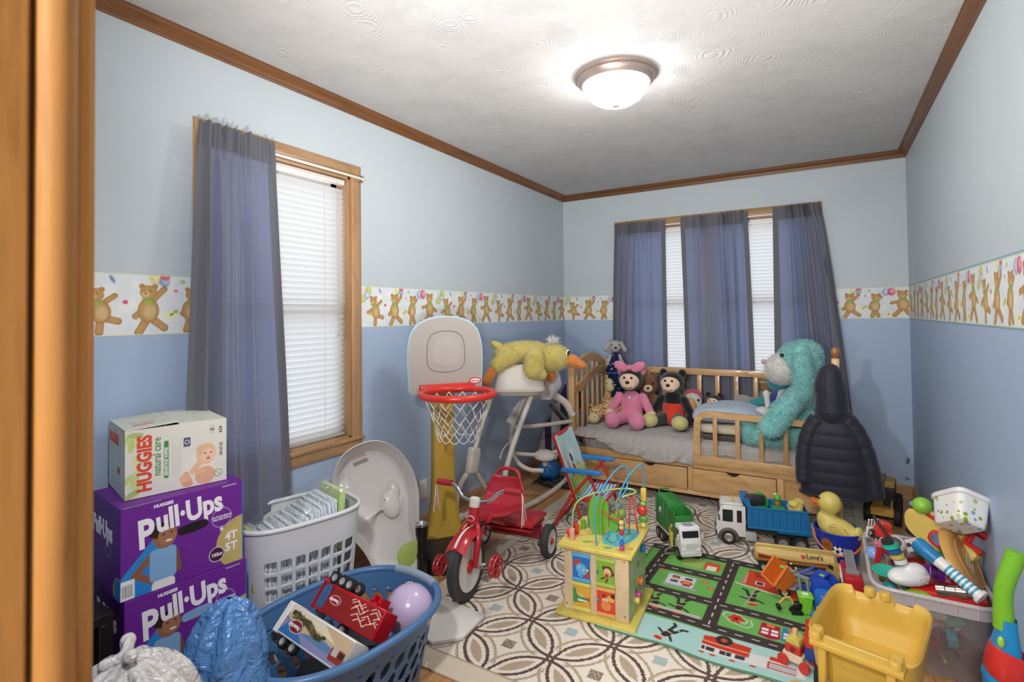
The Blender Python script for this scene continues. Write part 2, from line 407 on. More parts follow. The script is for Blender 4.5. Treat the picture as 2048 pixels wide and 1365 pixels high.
# floor and its boards
b = MB(); b.box((RW / 2, RD / 2 - .3, -0.06), (RW + 2 * T, RD + 1.0, 0.1)); floor = struct(b.build('floor', plain('#5d3d22', 0.6), smooth=False))
PLANK = wood('#c08f5e', '#a37445', (16, 2.0, 16), 0.28, 0.05, 0.25)
NW = 40; pw = RW / NW; pm = {}
for i in range(NW):
    y = -0.7 - rnd.random() * 0.9
    while y < RD:
        L = rnd.choice([0.9, 1.2, 1.5, 1.8]); y1 = min(y + L, RD); y0 = max(y, -0.75)
        if y1 - y0 > 0.05:
            k = round(y1 - y0, 2)
            if k not in pm:
                q = MB(); q.box((0, 0, 0), (pw - 0.0012, k - 0.0015, 0.01), bev=0.0007); o = q.build('floor_board', PLANK, smooth=False); pm[k] = o.data
            else: o = bpy.data.objects.new('floor_board', pm[k]); COL.objects.link(o)
            o.parent = floor; o.location = ((i + .5) * pw, (y0 + y1) / 2, -0.005)
        y = y1 if y1 < RD else RD + 1
# crown mouldings and baseboards: profile swept along one wall
def moulding(name, prof, a, bb, ax, mat, inward):
    """prof: (d, z) d away from the wall; runs along axis ax from a to bb with the wall at 'inward' (wall coordinate, sign), mitred inside"""
    w0, sg = inward; q = MB(); n = len(prof); A = []; B = []
    for d, z in prof:
        for lst, e, s in ((A, a, 1), (B, bb, -1)):
            along = e + s * d
            co = (w0 + sg * d, along, z) if ax == 'y' else (along, w0 + sg * d, z)
            lst.append(q.bm.verts.new(co))
    for i in range(n - 1): q.bm.faces.new((A[i], A[i + 1], B[i + 1], B[i]))
    return struct(q.build(name, mat, smooth=25))
CP = [(0, RH - .052), (.007, RH - .052), (.009, RH - .044), (.014, RH - .041), (.016, RH - .03), (.026, RH - .02), (.036, RH - .014), (.04, RH - .006), (.046, RH - .004), (.046, RH)]
moulding('trim_1', CP, Y0, RD, 'y', CROWNM['y'], (0, 1)); moulding('trim_2', CP, 0, RW, 'x', CROWNM['x'], (RD, -1)); moulding('trim_3', CP, Y0, RD, 'y', CROWNM['y'], (RW, -1))
moulding('trim_4', CP, 0, RW, 'x', CROWNM['x'], (Y0, 1))
BP = [(0, .092), (.006, .092), (.009, .086), (.009, .078), (.013, .074), (.013, .02), (.022, .016), (.026, .008), (.026, 0)]
moulding('baseboard_left', BP, Y0, RD, 'y', OAKY, (0, 1)); moulding('baseboard_back', BP, 0, RW, 'x', OAKX, (RD, -1)); moulding('baseboard_right', BP, Y0, RD, 'y', OAKY, (RW, -1))
# door jamb beside the camera: jamb board, stop bead, casing on the room side
JM = wood('#b88446', '#96622c', (16, 16, 1.5), 0.62)
door = MB().box((1.684, 0.02, 1.04), (0.022, 0.23, 2.08), bev=0.002).build('door_1', JM, smooth=False); struct(door)
MB().tube([(1.69, 0.150, 0.0), (1.69, 0.150, 2.07)], 0.0125, 14).build('stop_bead', JM, door)
MB().box((1.668, 0.1645, 1.04), (0.055, 0.016, 2.08), bev=0.005, seg=2).build('casing', JM, door)
MB().box((2.53, 0.02, 1.04), (0.022, 0.24, 2.08), bev=0.003).build('jamb', JM, door)
MB().box((2.1, 0.02, 2.09), (0.83, 0.24, 0.022), bev=0.003).build('head_jamb', JM, door)
# chipped paint in the corner
ch = MB()
for i in range(26):
    x = RW - 0.02 - abs(rnd.gauss(0, .022)); z = rnd.choice([rnd.uniform(.24, .30), rnd.uniform(.24, .30), rnd.uniform(.12, .15)]); s_ = rnd.uniform(.002, .008)
    ch.prism([(s_ * math.cos(a) * rnd.uniform(.5, 1.2), s_ * math.sin(a) * rnd.uniform(.4, 1)) for a in np.linspace(0, 5.5, 6)], 0.0006, (x, RD, z), (PI / 2, 0, 0))
ch.build('chipped_paint', plain('#5b6068', 0.8), wall_back, smooth=False)

# ------------------------------------------------------------------ wallpaper border with dancing bears
BZ0, BZ1, PER = 1.256, 1.482, 0.645
def border_art():
    p = Paint(PER, BZ1 - BZ0, 0.0026, '#dfe5e8'); R = np.random.RandomState(3)
    for i in range(60): p.ell(R.uniform(0, PER), R.uniform(0, .226), R.uniform(.01, .03), R.uniform(.008, .02), R.choice(['#eef0ee', '#cfdbe4', '#e8eae6']), a=0.5, soft=.012)
    for x, y in ((.06, .07), (.33, .075), (.48, .03)): p.ell(x, y, .028, .018, '#eceab8', a=.8, soft=.012); p.ell(x, y, .008, .005, '#8aa848', .5)
    def bal(x, y, r, c, c2): p.ell(x, y, r, r * 1.12, c, a=.9, soft=.006); p.ell(x + r * .25, y + r * .2, r * .6, r * .65, c2, a=.75, soft=.008)
    bal(.005, .185, .022, '#e7b49d', '#f0d9cc'); bal(.012, .155, .02, '#b7c76f', '#d5dc9c'); bal(.048, .2, .024, '#a9c05a', '#cfd985'); bal(.035, .172, .02, '#9fb2cf', '#d9e2ec'); bal(PER - .002, .15, .018, '#b7c76f', '#d5dc9c')
    bal(.275, .208, .022, '#dcd587', '#efe9b8'); bal(.305, .2, .02, '#7f9cc6', '#c9d6e6'); bal(.308, .222, .018, '#d9556f', '#e68a97')
    bal(.468, .188, .024, '#9aaccb', '#dfe6ee'); bal(.5, .19, .025, '#d8486b', '#edb2bb')
    p.ell(.135, .2, .006, .016, '#8093b5', .5); p.ell(.37, .2, .01, .009, '#b5c98a'); p.ell(.175, .12, .009, .008, '#d9607a'); p.ell(.345, .165, .007, .006, '#df7d8f'); p.ell(.345, .085, .009, .008, '#a8c06a')
    B1, B2, B3 = '#c29a62', '#a67a45', '#d9bd8e'
    def bear(x, y, s, lean, arms, legs, hd):
        for (dx, dy) in legs: p.seg([(x, y - .02 * s), (x + dx * s, y + dy * s)], .026 * s, B2); p.seg([(x, y - .02 * s), (x + dx * s * .96, y + dy * s * .96)], .019 * s, B1)
        for (dx, dy) in arms: p.seg([(x + lean * s * .4, y + .022 * s), (x + dx * s, y + dy * s)], .02 * s, B2); p.seg([(x + lean * s * .4, y + .022 * s), (x + dx * s * .96, y + dy * s * .96)], .014 * s, B1)
        p.ell(x, y, .033 * s, .042 * s, B2, -lean * 6); p.ell(x, y, .029 * s, .038 * s, B1, -lean * 6, soft=.006); p.ell(x + .004, y - .004, .018 * s, .024 * s, B3, a=.8, soft=.01)
        hx_, hy = x + lean * s + hd * .004, y + .062 * s
        for sg in (-1, 1): p.ell(hx_ + sg * .02 * s, hy + .02 * s, .0095 * s, .009 * s, B2); p.ell(hx_ + sg * .02 * s, hy + .02 * s, .005 * s, .005 * s, '#c98d64')
        p.ell(hx_, hy, .027 * s, .024 * s, B2); p.ell(hx_, hy, .0245 * s, .0215 * s, B1, soft=.006); p.ell(hx_ + hd * .008 * s, hy - .007 * s, .012 * s, .01 * s, B3, soft=.006)
        p.ell(hx_ + hd * .009 * s, hy - .004 * s, .004, .003, '#5a3320')
        for sg in (-1, 1): p.ell(hx_ + sg * .01 * s + hd * .004, hy + .005 * s, .0022, .0026, '#4a2c1a')
        for sg in (-1, 1): p.ell(hx_ + sg * .01, y + .036 * s, .012 * s, .005 * s, '#8fae55', sg * .35); p.ell(hx_ + sg * .006, y + .026 * s, .004 * s, .011 * s, '#9dbb63', sg * .3)
    bear(.10, .085, .95, -.012, [(-.06, -.005), (.045, .06)], [(-.004, -.075), (.055, -.035)], -1)
    bear(.25, .09, 1.08, .004, [(-.04, -.02), (.05, .075)], [(-.03, -.075), (.05, -.06)], -1)
    bear(.40, .09, 1.0, .004, [(-.03, -.012), (.04, .065)], [(-.016, -.075), (.02, -.07)], 1)
    bear(.565, .1, 1.1, -.002, [(-.06, .008), (.055, -.01)], [(-.045, -.07), (.04, -.075)], 0)
    p.rect(0, 0, PER, .004, '#dcdcae'); p.rect(0, .2225, PER, .226, '#a6bfc0'); p.rect(0, .2195, PER, .2225, '#d8dcc0'); return p
ART = border_art(); BM = printed(0.6, 0.2); FULL = {}
def border(wallo, s0, s1, phase, place, rot):
    """print panels from s0 to s1 along the wall; place(s)->(x,y)"""
    k = math.floor((s0 - phase) / PER); s = phase + k * PER
    while s < s1:
        a, e = max(s, s0), min(s + PER, s1)
        if e - a > 0.004:
            i0 = int(round((a - s) / PER * (ART.nx - 1))); i1 = int(round((e - s) / PER * (ART.nx - 1)))
            if (i0, i1) not in FULL:
                q = Paint.__new__(Paint); q.X, q.Y, q.A = ART.X[:, i0:i1 + 1], ART.Y[:, i0:i1 + 1], ART.A[:, i0:i1 + 1]; q.ny, q.nx = q.X.shape
                FULL[(i0, i1)] = q.mesh('border_panel', BM)
            o = bpy.data.objects.new('border_panel', FULL[(i0, i1)]); COL.objects.link(o); o.parent = wallo
            x, y = place(s); o.location = (x, y, BZ0); o.rotation_euler = rot
        s += PER
border(wall_left, Y0, 1.135, 2.02, lambda s: (0.0012, s), (PI / 2, 0, PI / 2))
border(wall_left, 2.015, RD, 2.02, lambda s: (0.0012, s), (PI / 2, 0, PI / 2))
border(wall_back, 0, 0.505, -0.003, lambda s: (s, RD - .0012), (PI / 2, 0, 0))
border(wall_back, 2.145, RW, 2.05, lambda s: (s, RD - .0012), (PI / 2, 0, 0))
border(wall_right, -RD, -Y0, -RD + .01, lambda s: (RW - .0012, -s), (PI / 2, 0, -PI / 2))
MB().box((RW - .0006, (RD + Y0) / 2, BZ1 + .003), (.0012, RD - Y0, .006)).build('border_edge', plain('#7fa9b8', .6), wall_right, smooth=False)
MB().box((RW - .0006, (RD + Y0) / 2, BZ0 - .003), (.0012, RD - Y0, .006)).build('border_edge', plain('#7fa9b8', .6), wall_right, smooth=False)

# ------------------------------------------------------------------ windows: casing, sash, panes, blinds, curtains
GL = bpy.data.materials.new('window_glass'); t = NT(GL)
tr = t.node('BsdfTransparent'); gl = t.node('BsdfGlossy', ins={'Roughness': 0.02}); mx = t.node('MixShader', ins={0: 0.06}); t.l.new(tr.outputs[0], mx.inputs[1]); t.l.new(gl.outputs[0], mx.inputs[2]); t.l.new(mx.outputs[0], t.out.inputs[0])
m, t = newmat('blind_vinyl'); d = t.node('BsdfPrincipled', ins={'Base Color': hx('#c8c4bf'), 'Roughness': 0.4}); tl = t.node('BsdfTranslucent', ins={0: hx('#f4f6f8')}); mx = t.node('MixShader', ins={0: 0.45})
t.l.new(d.outputs[0], mx.inputs[1]); t.l.new(tl.outputs[0], mx.inputs[2]); t.l.new(mx.outputs[0], t.out.inputs[0]); VINYL = m
WHITE = plain('#e6e4e0', 0.35)
def frame_piece(poly_pts, axis_mat, name, parent, fn):
    q = MB(); vs = []
def casing(parent, a0, a1, z0, z1, fn, w=0.072, th=0.019):
    """four mitred casing boards round an opening; fn(a, d, z)->world"""
    prof = [(0, 0), (0, th * .7), (.008, th), (.018, th * .85), (.03, th * .95), (.045, th * .8), (w - .012, th * .75), (w - .004, th * .55), (w, 0)]
    C = [(a0, z0, -1, -1), (a1, z0, 1, -1), (a1, z1, 1, 1), (a0, z1, -1, 1)]
    mats = [(OAKY if fn is LW else OAKX), OAK, (OAKY if fn is LW else OAKX), OAK]
    for k in range(4):
        A, B = C[k], C[(k + 1) % 4]; q = MB(); VA = []; VB = []
        for d, hgt in prof:
            VA.append(q.bm.verts.new(fn(A[0] + A[2] * d, hgt, A[1] + A[3] * d))); VB.append(q.bm.verts.new(fn(B[0] + B[2] * d, hgt, B[1] + B[3] * d)))
        for i in range(len(prof) - 1): q.bm.faces.new((VA[i], VA[i + 1], VB[i + 1], VB[i]))
        q.build('casing_board', mats[k], parent, smooth=25)
def LW(a, d, z): return Vector((d, a, z))
def BWf(a, d, z): return Vector((a, RD - d, z))
def bx(fn, a0, a1, d0, d1, z0, z1, **kw):
    p, q = fn(a0, d0, z0), fn(a1, d1, z1); b = MB(); b.box((p + q) / 2, [abs(x) for x in (q - p)], **kw); return b
def window(name, fn, a0, a1, z0, z1, mull):
    vert = OAK; hor = OAKY if fn is LW else OAKX
    root = struct(bx(fn, a0 - .07, a1 + .07, 0.002, 0.03, z0 - .012, z0 + .006, bev=.004, seg=2).build(name, hor))
    casing(root, a0, a1, z0, z1, fn)
    for e0, e1, f0, f1, mt in ((a0, a0 + .012, z0, z1, vert), (a1 - .012, a1, z0, z1, vert), (a0, a1, z1 - .012, z1, hor), (a0, a1, z0, z0 + .012, hor)):
        bx(fn, e0, e1, -T, 0.0, f0, f1).build('reveal_board', mt, root, smooth=False)
    spans = [(a0 + .012, a1 - .012)] if not mull else [(a0 + .012, (a0 + a1) / 2 - .035), ((a0 + a1) / 2 + .035, a1 - .012)]
    if mull: bx(fn, (a0 + a1) / 2 - .035, (a0 + a1) / 2 + .035, -T, .008, z0, z1, bev=.003).build('mullion', vert, root)
    zm = (z0 + z1) / 2 - .015
    for s0, s1 in spans:
        for k, (f0, f1, dd) in enumerate(((z0 + .012, zm + .02, -.075), (zm - .02, z1 - .012, -.098))):
            for e in ((s0, s0 + .04, f0, f1), (s1 - .04, s1, f0, f1), (s0, s1, f0, f0 + .045), (s0, s1, f1 - .045, f1)):
                bx(fn, e[0], e[1], dd - .012, dd + .012, e[2], e[3], bev=.002).build('sash_rail', WHITE, root)
            bx(fn, s0 + .035, s1 - .035, dd - .002, dd + .002, f0 + .04, f1 - .04).build('pane', GL, root, smooth=False)
    return spans
def blind(label, fn, s0, s1, z0, z1, hd):
    p = fn((s0 + s1) / 2, -0.035, z1); root = thing('mini_blind', label, 'blind', p)
    def loc(o): o.location = o.location - p; return o
    def mk(b, nm, mt=VINYL): o = b.build(nm, mt, root); o.location = -p; return o
    mk(bx(fn, s0, s1, -.05, -.02, z1 - .028, z1, bev=.002), 'headrail', WHITE)
    mk(bx(fn, s0 + .004, s1 - .004, -.047, -.023, z0, z0 + .014, bev=.003), 'bottom_rail')
    pitch = .0275; n = int((z1 - .035 - z0 - .02) / pitch); sl = None; wd = .0175
    for i in range(n):
        z = z0 + .03 + i * pitch
        if sl is None:
            q = MB(); K = 5; rows = []
            for j in range(K):
                tt = -1 + 2 * j / (K - 1); along = tt * wd; curve = .0035 * (1 - tt * tt)
                zz = along * math.sin(1.08) ; dd = along * math.cos(1.08) + curve
                rows.append([q.bm.verts.new(fn(a, -.035 + dd, zz) - fn((s0 + s1) / 2, -.035, 0)) for a in (s0 + .004, s1 - .004)])
            for A, B in zip(rows, rows[1:]): q.bm.faces.new((A[0], A[1], B[1], B[0]))
            o = q.build('slat', VINYL, root); sl = o.data
        else: o = bpy.data.objects.new('slat', sl); COL.objects.link(o); o.parent = root
        o.location = (0, 0, z - p.z)
    for f in (.18, .82):
        a = s0 + (s1 - s0) * f; q = MB(); q.tube([fn(a, -.0265, z0 + .01), fn(a, -.0265, z1 - .02)], .0009, 5); mk(q, 'ladder_cord')
    a = s1 - .06
    q = MB(); q.tube([fn(a, -.012, z1 - .02), fn(a + .004, -.012, z1 - hd)], .0011, 5); q.tube([fn(a + .012, -.012, z1 - .02), fn(a + .014, -.012, z1 - hd)], .0011, 5); mk(q, 'lift_cord')
    q = MB(); q.cyl(fn(a + .004, -.012, z1 - hd - .02), fn(a + .004, -.012, z1 - hd), .005, .002, 8); q.cyl(fn(a + .014, -.012, z1 - hd - .022), fn(a + .014, -.012, z1 - hd), .005, .002, 8); mk(q, 'tassel')
    return root
sp = window('window_1', LW, *WL, False)
blind('white mini blind hanging in the single oak-framed window behind one curtain', LW, sp[0][0] + .004, sp[0][1] - .004, .70, 2.035, .80)
sp = window('window_2', BWf, *WB, True)
blind('white mini blind in the wide window, behind the curtains nearest the bed head', BWf, sp[0][0] + .004, sp[0][1] - .004, .78, 2.055, .8)
blind('white mini blind in the wide window, behind the turquoise rabbit', BWf, sp[1][0] + .004, sp[1][1] - .004, .78, 2.055, .8)
# curtain cloth: grey weave, blue when lit from behind
m, t = newmat('curtain_cloth'); v = t.coord(); n = t.noise(v, 500, 2)
d = t.node('BsdfPrincipled', ins={'Base Color': hx('#7b7b85'), 'Roughness': .55, 'Normal': t.bump(n, .2, .002), 'Sheen Weight': .3}); tl = t.node('BsdfTranslucent', ins={0: hx('#5b85d2')}); mx = t.node('MixShader', ins={0: .27})
tp = t.node('BsdfTransparent', ins={0: hx('#b9cdf2')}); mx2 = t.node('MixShader', ins={0: .10})
t.l.new(d.outputs[0], mx.inputs[1]); t.l.new(tl.outputs[0], mx.inputs[2]); t.l.new(mx.outputs[0], mx2.inputs[1]); t.l.new(tp.outputs[0], mx2.inputs[2]); t.l.new(mx2.outputs[0], t.out.inputs[0]); CURT = m
m, t = newmat('curtain_hem'); t.bsdf(hx('#62636c'), .6, 0, .3, t.bump(t.noise(t.coord(), 400, 2), .3, .003)); HEM = m
def sstep(x): x = min(1, max(0, x)); return x * x * (3 - 2 * x)
def curtain(label, fn, top, bot, ztop, zbot, folds, base, flare, seed):
    """top/bot: (a0,a1) edges; folds: list of (centre, width, depth) along 0..1"""
    p = fn((top[0] + top[1]) / 2, base, ztop); root = thing('curtain', label, 'curtain', p, group=None); R = random.Random(seed)
    ph = [R.uniform(0, 6) for _ in range(6)]
    def f(u, w):
        z = ztop + .035 + (zbot - ztop - .035) * w; below = sstep((ztop - .03 - z) / .12)
        hang = max(0, min(1, (ztop - z) / (ztop - zbot)))
        k = hang ** .8; a = (top[0] + (top[1] - top[0]) * u) * (1 - k) + (bot[0] + (bot[1] - bot[0]) * u) * k
        d = 0
        for c, wd, dp in folds: d += 1.25 * dp * math.exp(-((u - c - .02 * math.sin(3 * hang + c * 9)) / wd) ** 2) * (.35 + .65 * hang)
        zone = min(1, sum(math.exp(-((u - c) / (wd * 1.5)) ** 2) for c, wd, dp in folds if dp > .015)); d += .03 * zone * abs(math.sin(u * 26 + .5 * math.sin(hang * 3) + ph[3])) ** .8 * (.3 + .7 * sstep(hang * 3))
        gather = sum(math.exp(-((u - c) / (wd * 1.6)) ** 2) for c, wd, dp in folds)
        fine = math.sin(u * 95 + ph[0] + 2 * math.sin(u * 21)) * .006 * min(1, gather) * math.exp(-hang * 7)
        ruf = math.sin(u * 80 + ph[1] + math.sin(u * 17) * 2) * .007 * (1 - below) * (0.3 + min(1, gather))
        slope = flare * hang + .004 * math.sin(7 * hang + u * 5 + ph[2]) * hang
        q = fn(a, base + .012 + d + fine + ruf + slope, z + (ruf * .8 if w < .02 else 0))
        return q - p
    q = MB(); q.grid(f, 110, 60); o = q.build('cloth', CURT, root, smooth=80)
    hw = .035 / max(.2, abs(top[1] - top[0]))
    for u0, u1 in ((0, hw), (1 - hw, 1)):
        q = MB(); off = fn(0, .0022, 0) - fn(0, 0, 0); q.grid(lambda u, w: f(u0 + (u1 - u0) * u, w) + off, 5, 60); q.build('side_hem', HEM, root, smooth=80)
    for wa, wb in ((0, .062),):
        off = fn(0, .0026, 0) - fn(0, 0, 0); q = MB(); q.grid(lambda u, w: f(u, wa + (wb - wa) * w) + off, 110, 8); q.build('rod_pocket', HEM, root, smooth=80)
    return root
GC = None
curtain('grey-blue curtain panel on the single window behind the wipes carton', LW, (1.125, 1.45), (1.03, 1.49), 2.052, .50, [(.10, .05, .035), (.26, .05, .05), (.42, .045, .035), (.60, .05, .02), (.93, .04, .01)], .055, .06, 1)
curtain('grey-blue curtain panel behind the grey puppy plush at the bed head', BWf, (.535, .985), (.49, .985), 2.075, .55, [(.1, .05, .03), (.24, .04, .035), (.36, .04, .03), (.55, .05, .012), (.75, .05, .008)], .045, .0, 2)
curtain('grey-blue curtain panel over the mullion in the middle of the wide window', BWf, (1.11, 1.63), (1.14, 1.67), 2.08, .55, [(.62, .035, .035), (.7, .03, .04), (.76, .03, .03), (.3, .06, .01), (.92, .04, .01)], .045, .0, 3)
curtain('grey-blue curtain panel above the turquoise rabbit at the bed foot', BWf, (1.81, 2.125), (1.80, 2.30), 2.085, .55, [(.38, .05, .02), (.52, .04, .04), (.64, .04, .05), (.78, .05, .04), (.93, .04, .02)], .045, .0, 4)
def rod(label, fn, a0, a1, z, d):
    p = fn((a0 + a1) / 2, d, z); root = thing('curtain_rod', label, 'rod', p)
    q = MB(); q.tube([fn(a0, .0, z) - p, fn(a0, d, z) - p, fn(a0 + .01, d + .004, z) - p, fn(a1 - .01, d + .004, z) - p, fn(a1, d, z) - p, fn(a1, 0, z) - p], .006, 8); q.build('bar', WHITE, root)
    for a in (a0, a1):
        c = bx(fn, a - .008, a + .008, .018, .03, z - .012, z + .02, bev=.002).build('bracket', plain('#8d6b3c', .4, .5), root); c.location = -p
rod('thin white rod across the single oak-framed window', LW, 1.17, 2.0, 2.045, .044)
rod('thin white rod across the top of the wide window', BWf, .53, 2.12, 2.072, .034)

# ------------------------------------------------------------------ ceiling lamp
lr = thing('ceiling_lamp', 'flush ceiling lamp with a glowing glass bowl in a brushed metal ring', 'lamp', (1.318, 2.37, RH))
BR = plain('#b5a49c', .38, .75)
MB().lathe([(.0, 0), (.192, 0), (.193, -.012), (.186, -.02), (.180, -.022), (.178, -.03), (.165, -.044), (.158, -.05), (.150, -.05), (.148, -.04)], n=64).build('ring', BR, lr)
m, t = newmat('lamp_glass'); e = t.node('Emission', ins={0: (1.0, .955, .90, 1), 1: LAMP_STRENGTH}); t.l.new(e.outputs[0], t.out.inputs[0]); LG = m
MB().lathe([(.149, -.046), (.147, -.06), (.138, -.085), (.118, -.110), (.085, -.131), (.045, -.143), (.001, -.147)], n=48).build('glass_bowl', LG, lr)
MB().lathe([(.001, -.144), (.014, -.146), (.015, -.150), (.006, -.154), (.004, -.164), (.006, -.168), (.001, -.171)], n=16).build('finial', BR, lr)

# ------------------------------------------------------------------ socket on the left wall
so = thing('wall_socket', 'cream double power socket on the left wall beside the hoop post', 'socket', (0, 2.5, .25))
MB().box((.004, 0, 0), (.006, .075, .118), bev=.002, seg=2).build('face_plate', plain('#e4dfd8', .4), so)
for z in (-.028, .028):
    MB().prism([(.017 * math.cos(a), max(-.013, min(.013, .017 * math.sin(a)))) for a in np.linspace(0, 2 * PI, 21)[:-1]], .002, (.007, 0, z), (PI / 2, 0, PI / 2)).build('receptacle', plain('#efeae4', .4), so)
    q = MB()
    for y in (-.006, .006): q.box((.0092, y, z + .003), (.0006, .002, .007))
    q.cyl((.0088, 0, z - .007), (.0096, 0, z - .007), .002, n=8); q.build('slots', plain('#2c2a28', .6), so)
# ------------------------------------------------------------------ rug
m, t = newmat('ring_rug')
pos = t.node('SeparateXYZ', ins={0: t.node('NewGeometry').outputs['Position']}); X, Y = pos.outputs[0], pos.outputs[1]
jt = t.node('TexWhiteNoise', noise_dimensions='1D'); t.l.new(t.math('FLOOR', t.math('MULTIPLY', Y, 190.0)), jt.inputs['W'])
jit = t.math('MULTIPLY_ADD', jt.outputs[0], 0.005, -0.0025); Xj = t.math('ADD', X, jit)
a_ = t.math('DIVIDE', t.math('SUBTRACT', Xj, 1.04), .364); b_ = t.math('DIVIDE', t.math('SUBTRACT', Y, 1.80), .386)
u = t.math('ADD', a_, b_); v = t.math('SUBTRACT', a_, b_); ru = t.math('ROUND', u); rv = t.math('ROUND', v)
fu, fv = t.math('SUBTRACT', u, ru), t.math('SUBTRACT', v, rv); au, av = t.math('ABSOLUTE', fu), t.math('ABSOLUTE', fv)
A, B = t.math('MAXIMUM', au, av), t.math('MINIMUM', au, av); A1, B1 = t.math('SUBTRACT', 1.0, A), t.math('SUBTRACT', 1.0, B)
def ln(p, q): return t.math('MULTIPLY', t.math('SQRT', t.math('ADD', t.math('MULTIPLY', p, p), t.math('MULTIPLY', q, q))), .265)
d0, d1, d2 = ln(A, B), ln(A1, B), ln(A, B1); Rr = .176
def near(d, r, w): return t.math('LESS_THAN', t.math('ABSOLUTE', t.math('SUBTRACT', d, r)), w)
brown = t.math('MAXIMUM', t.math('MAXIMUM', near(d0, Rr, .0068), near(d1, Rr, .0068)), near(d2, Rr, .0068))
tan = t.math('MAXIMUM', near(d1, Rr + .031, .0058), near(d2, Rr + .031, .0058)); tan = t.math('MULTIPLY', tan, t.math('GREATER_THAN', d1, Rr + .012))
lens = t.math('MULTIPLY', t.math('LESS_THAN', d0, Rr - .023), t.math('LESS_THAN', d1, Rr - .023))
sqx = t.math('ABSOLUTE', t.math('MULTIPLY', t.math('ADD', fu, fv), .182)); sqy = t.math('ABSOLUTE', t.math('MULTIPLY', t.math('SUBTRACT', fu, fv), .193))
sq = t.math('LESS_THAN', t.math('MAXIMUM', sqx, sqy), .025)
par = t.math('LESS_THAN', t.math('FLOORED_MODULO', t.math('ADD', t.math('ADD', ru, rv), .1), 2.0), 1.0)
gv = t.coord(); spk = t.noise(gv, 260, 2, .6); grain = t.noise(gv, 330, 2)
spcol = t.ramp(t.noise(t.coord(scale=(1, 2.4, 1)), 130, 2), [(.42, hx('#5d5247')), (.5, hx('#8a7c69')), (.58, hx('#b7aa95'))])
sqc = t.mix(par, hx('#a4b5b4'), spcol)
c = t.mix(grain, hx('#dcd2c4'), hx('#e6ddd0')); c = t.mix(t.math('MAXIMUM', tan, lens), c, t.mix(grain, hx('#a6937e'), hx('#b7a590'))); c = t.mix(brown, c, t.mix(grain, hx('#54413a'), hx('#644f47'))); c = t.mix(sq, c, sqc)
ex = t.math('MINIMUM', t.math('SUBTRACT', X, .50), t.math('SUBTRACT', 2.37, X)); ey = t.math('MINIMUM', t.math('SUBTRACT', Y, 1.53), t.math('SUBTRACT', 4.42, Y)); e = t.math('MINIMUM', ex, ey)
bcol = t.mix(grain, hx('#cdbfa9'), hx('#d9cdb9')); c = t.mix(t.math('LESS_THAN', e, .103), c, hx('#b19a7e')); c = t.mix(t.math('LESS_THAN', e, .094), c, bcol)
t.bsdf(c, .95, 0, .1, t.bump(spk, .7, .004), Sheen_Weight=.2)
RUGM = m
rug = tag(MB().box(((.5 + 2.37) / 2, (1.53 + 4.42) / 2, .0045), (1.87, 2.89, .009), bev=.003, seg=2).build('area_rug', RUGM), 'large cream area rug with interlocking brown and tan rings', 'rug')
# ------------------------------------------------------------------ toddler bed
BW_ = wood('#c39c6c', '#a97f50', (3, 16, 16), .33, coat=.25); BWZ = wood('#c39c6c', '#a97f50', (16, 16, 3), .33, coat=.25); BWY = wood('#c39c6c', '#a97f50', (16, 3, 16), .33, coat=.25)
PLY = wood('#c09a68', '#a67c4a', (4, 9, 5), .4)
BX0, BX1, BYF, BYB = .465, 2.19, 3.70, 4.435
bed = thing('toddler_bed', 'light oak toddler bed with slatted rails and two drawers under the wide window', 'bed', ((BX0 + BX1) / 2, (BYF + BYB) / 2, 0))
BO = Vector(bed.location)
def bp_(b, name, mat, parent=None):
    o = b.build(name, mat, parent or bed); o.location = -BO if parent is None else (0, 0, 0); return o
def bbox(x0, x1, y0, y1, z0, z1, name, mat=BW_, bev=.004, parent=None):
    return bp_(MB().box(((x0 + x1) / 2, (y0 + y1) / 2, (z0 + z1) / 2), (x1 - x0, y1 - y0, z1 - z0), bev=bev, seg=2), name, mat, parent)
bbox(BX0 - .022, BX0 + .022, BYF - .02, BYF + .02, 0.009, .905, 'post', BWZ, .008); bbox(BX0 - .022, BX0 + .022, BYB - .02, BYB + .02, 0.009, .93, 'post', BWZ, .008)
bbox(BX1 - .022, BX1 + .022, BYF - .02, BYF + .02, 0.009, 1.03, 'post', BWZ, .008); bbox(BX1 - .022, BX1 + .022, BYB - .02, BYB + .02, 0.009, .80, 'post', BWZ, .008)
bp_(MB().lathe([(.001, .062), (.012, .06), (.02, .05), (.024, .036), (.022, .02), (.014, .008), (.011, 0), (.014, -.004), (.001, -.004)], (BX1, BYF, 1.034), 20), 'knob', wood('#a06a35', '#85542a', (16, 16, 4), .25, coat=.6))
def arc_rail(x, f, th, hgt, name, mat, y0=BYF + .018, y1=BYB - .018, n=18):
    b = MB(); rows = []
    for i in range(n + 1):
        u = i / n; y = y0 + (y1 - y0) * u; z = f(u); rows.append([b.bm.verts.new(c) for c in ((x - th / 2, y, z - hgt / 2), (x + th / 2, y, z - hgt / 2), (x + th / 2, y, z + hgt / 2), (x - th / 2, y, z + hgt / 2))])
    for A, B in zip(rows, rows[1:]):
        for k in range(4): b.bm.faces.new((A[k], A[(k + 1) % 4], B[(k + 1) % 4], B[k]))
    b.bm.faces.new(rows[0]); b.bm.faces.new(rows[-1]); return bp_(b, name, mat)
arc_rail(BX0, lambda u: .86 + .105 * math.sin(PI * min(1, u * 1.05)) ** .8 if u > 0 else .86, .028, .06, 'head_rail', BWY)
arc_rail(BX0 + .005, lambda u: .735 + .125 * sstep(u * 1.25) - .05 * sstep(u * 2.5 - 1.5), .026, .055, 'curved_rail', BWY)
arc_rail(BX0, lambda u: .36, .026, .06, 'head_rail', BWY)
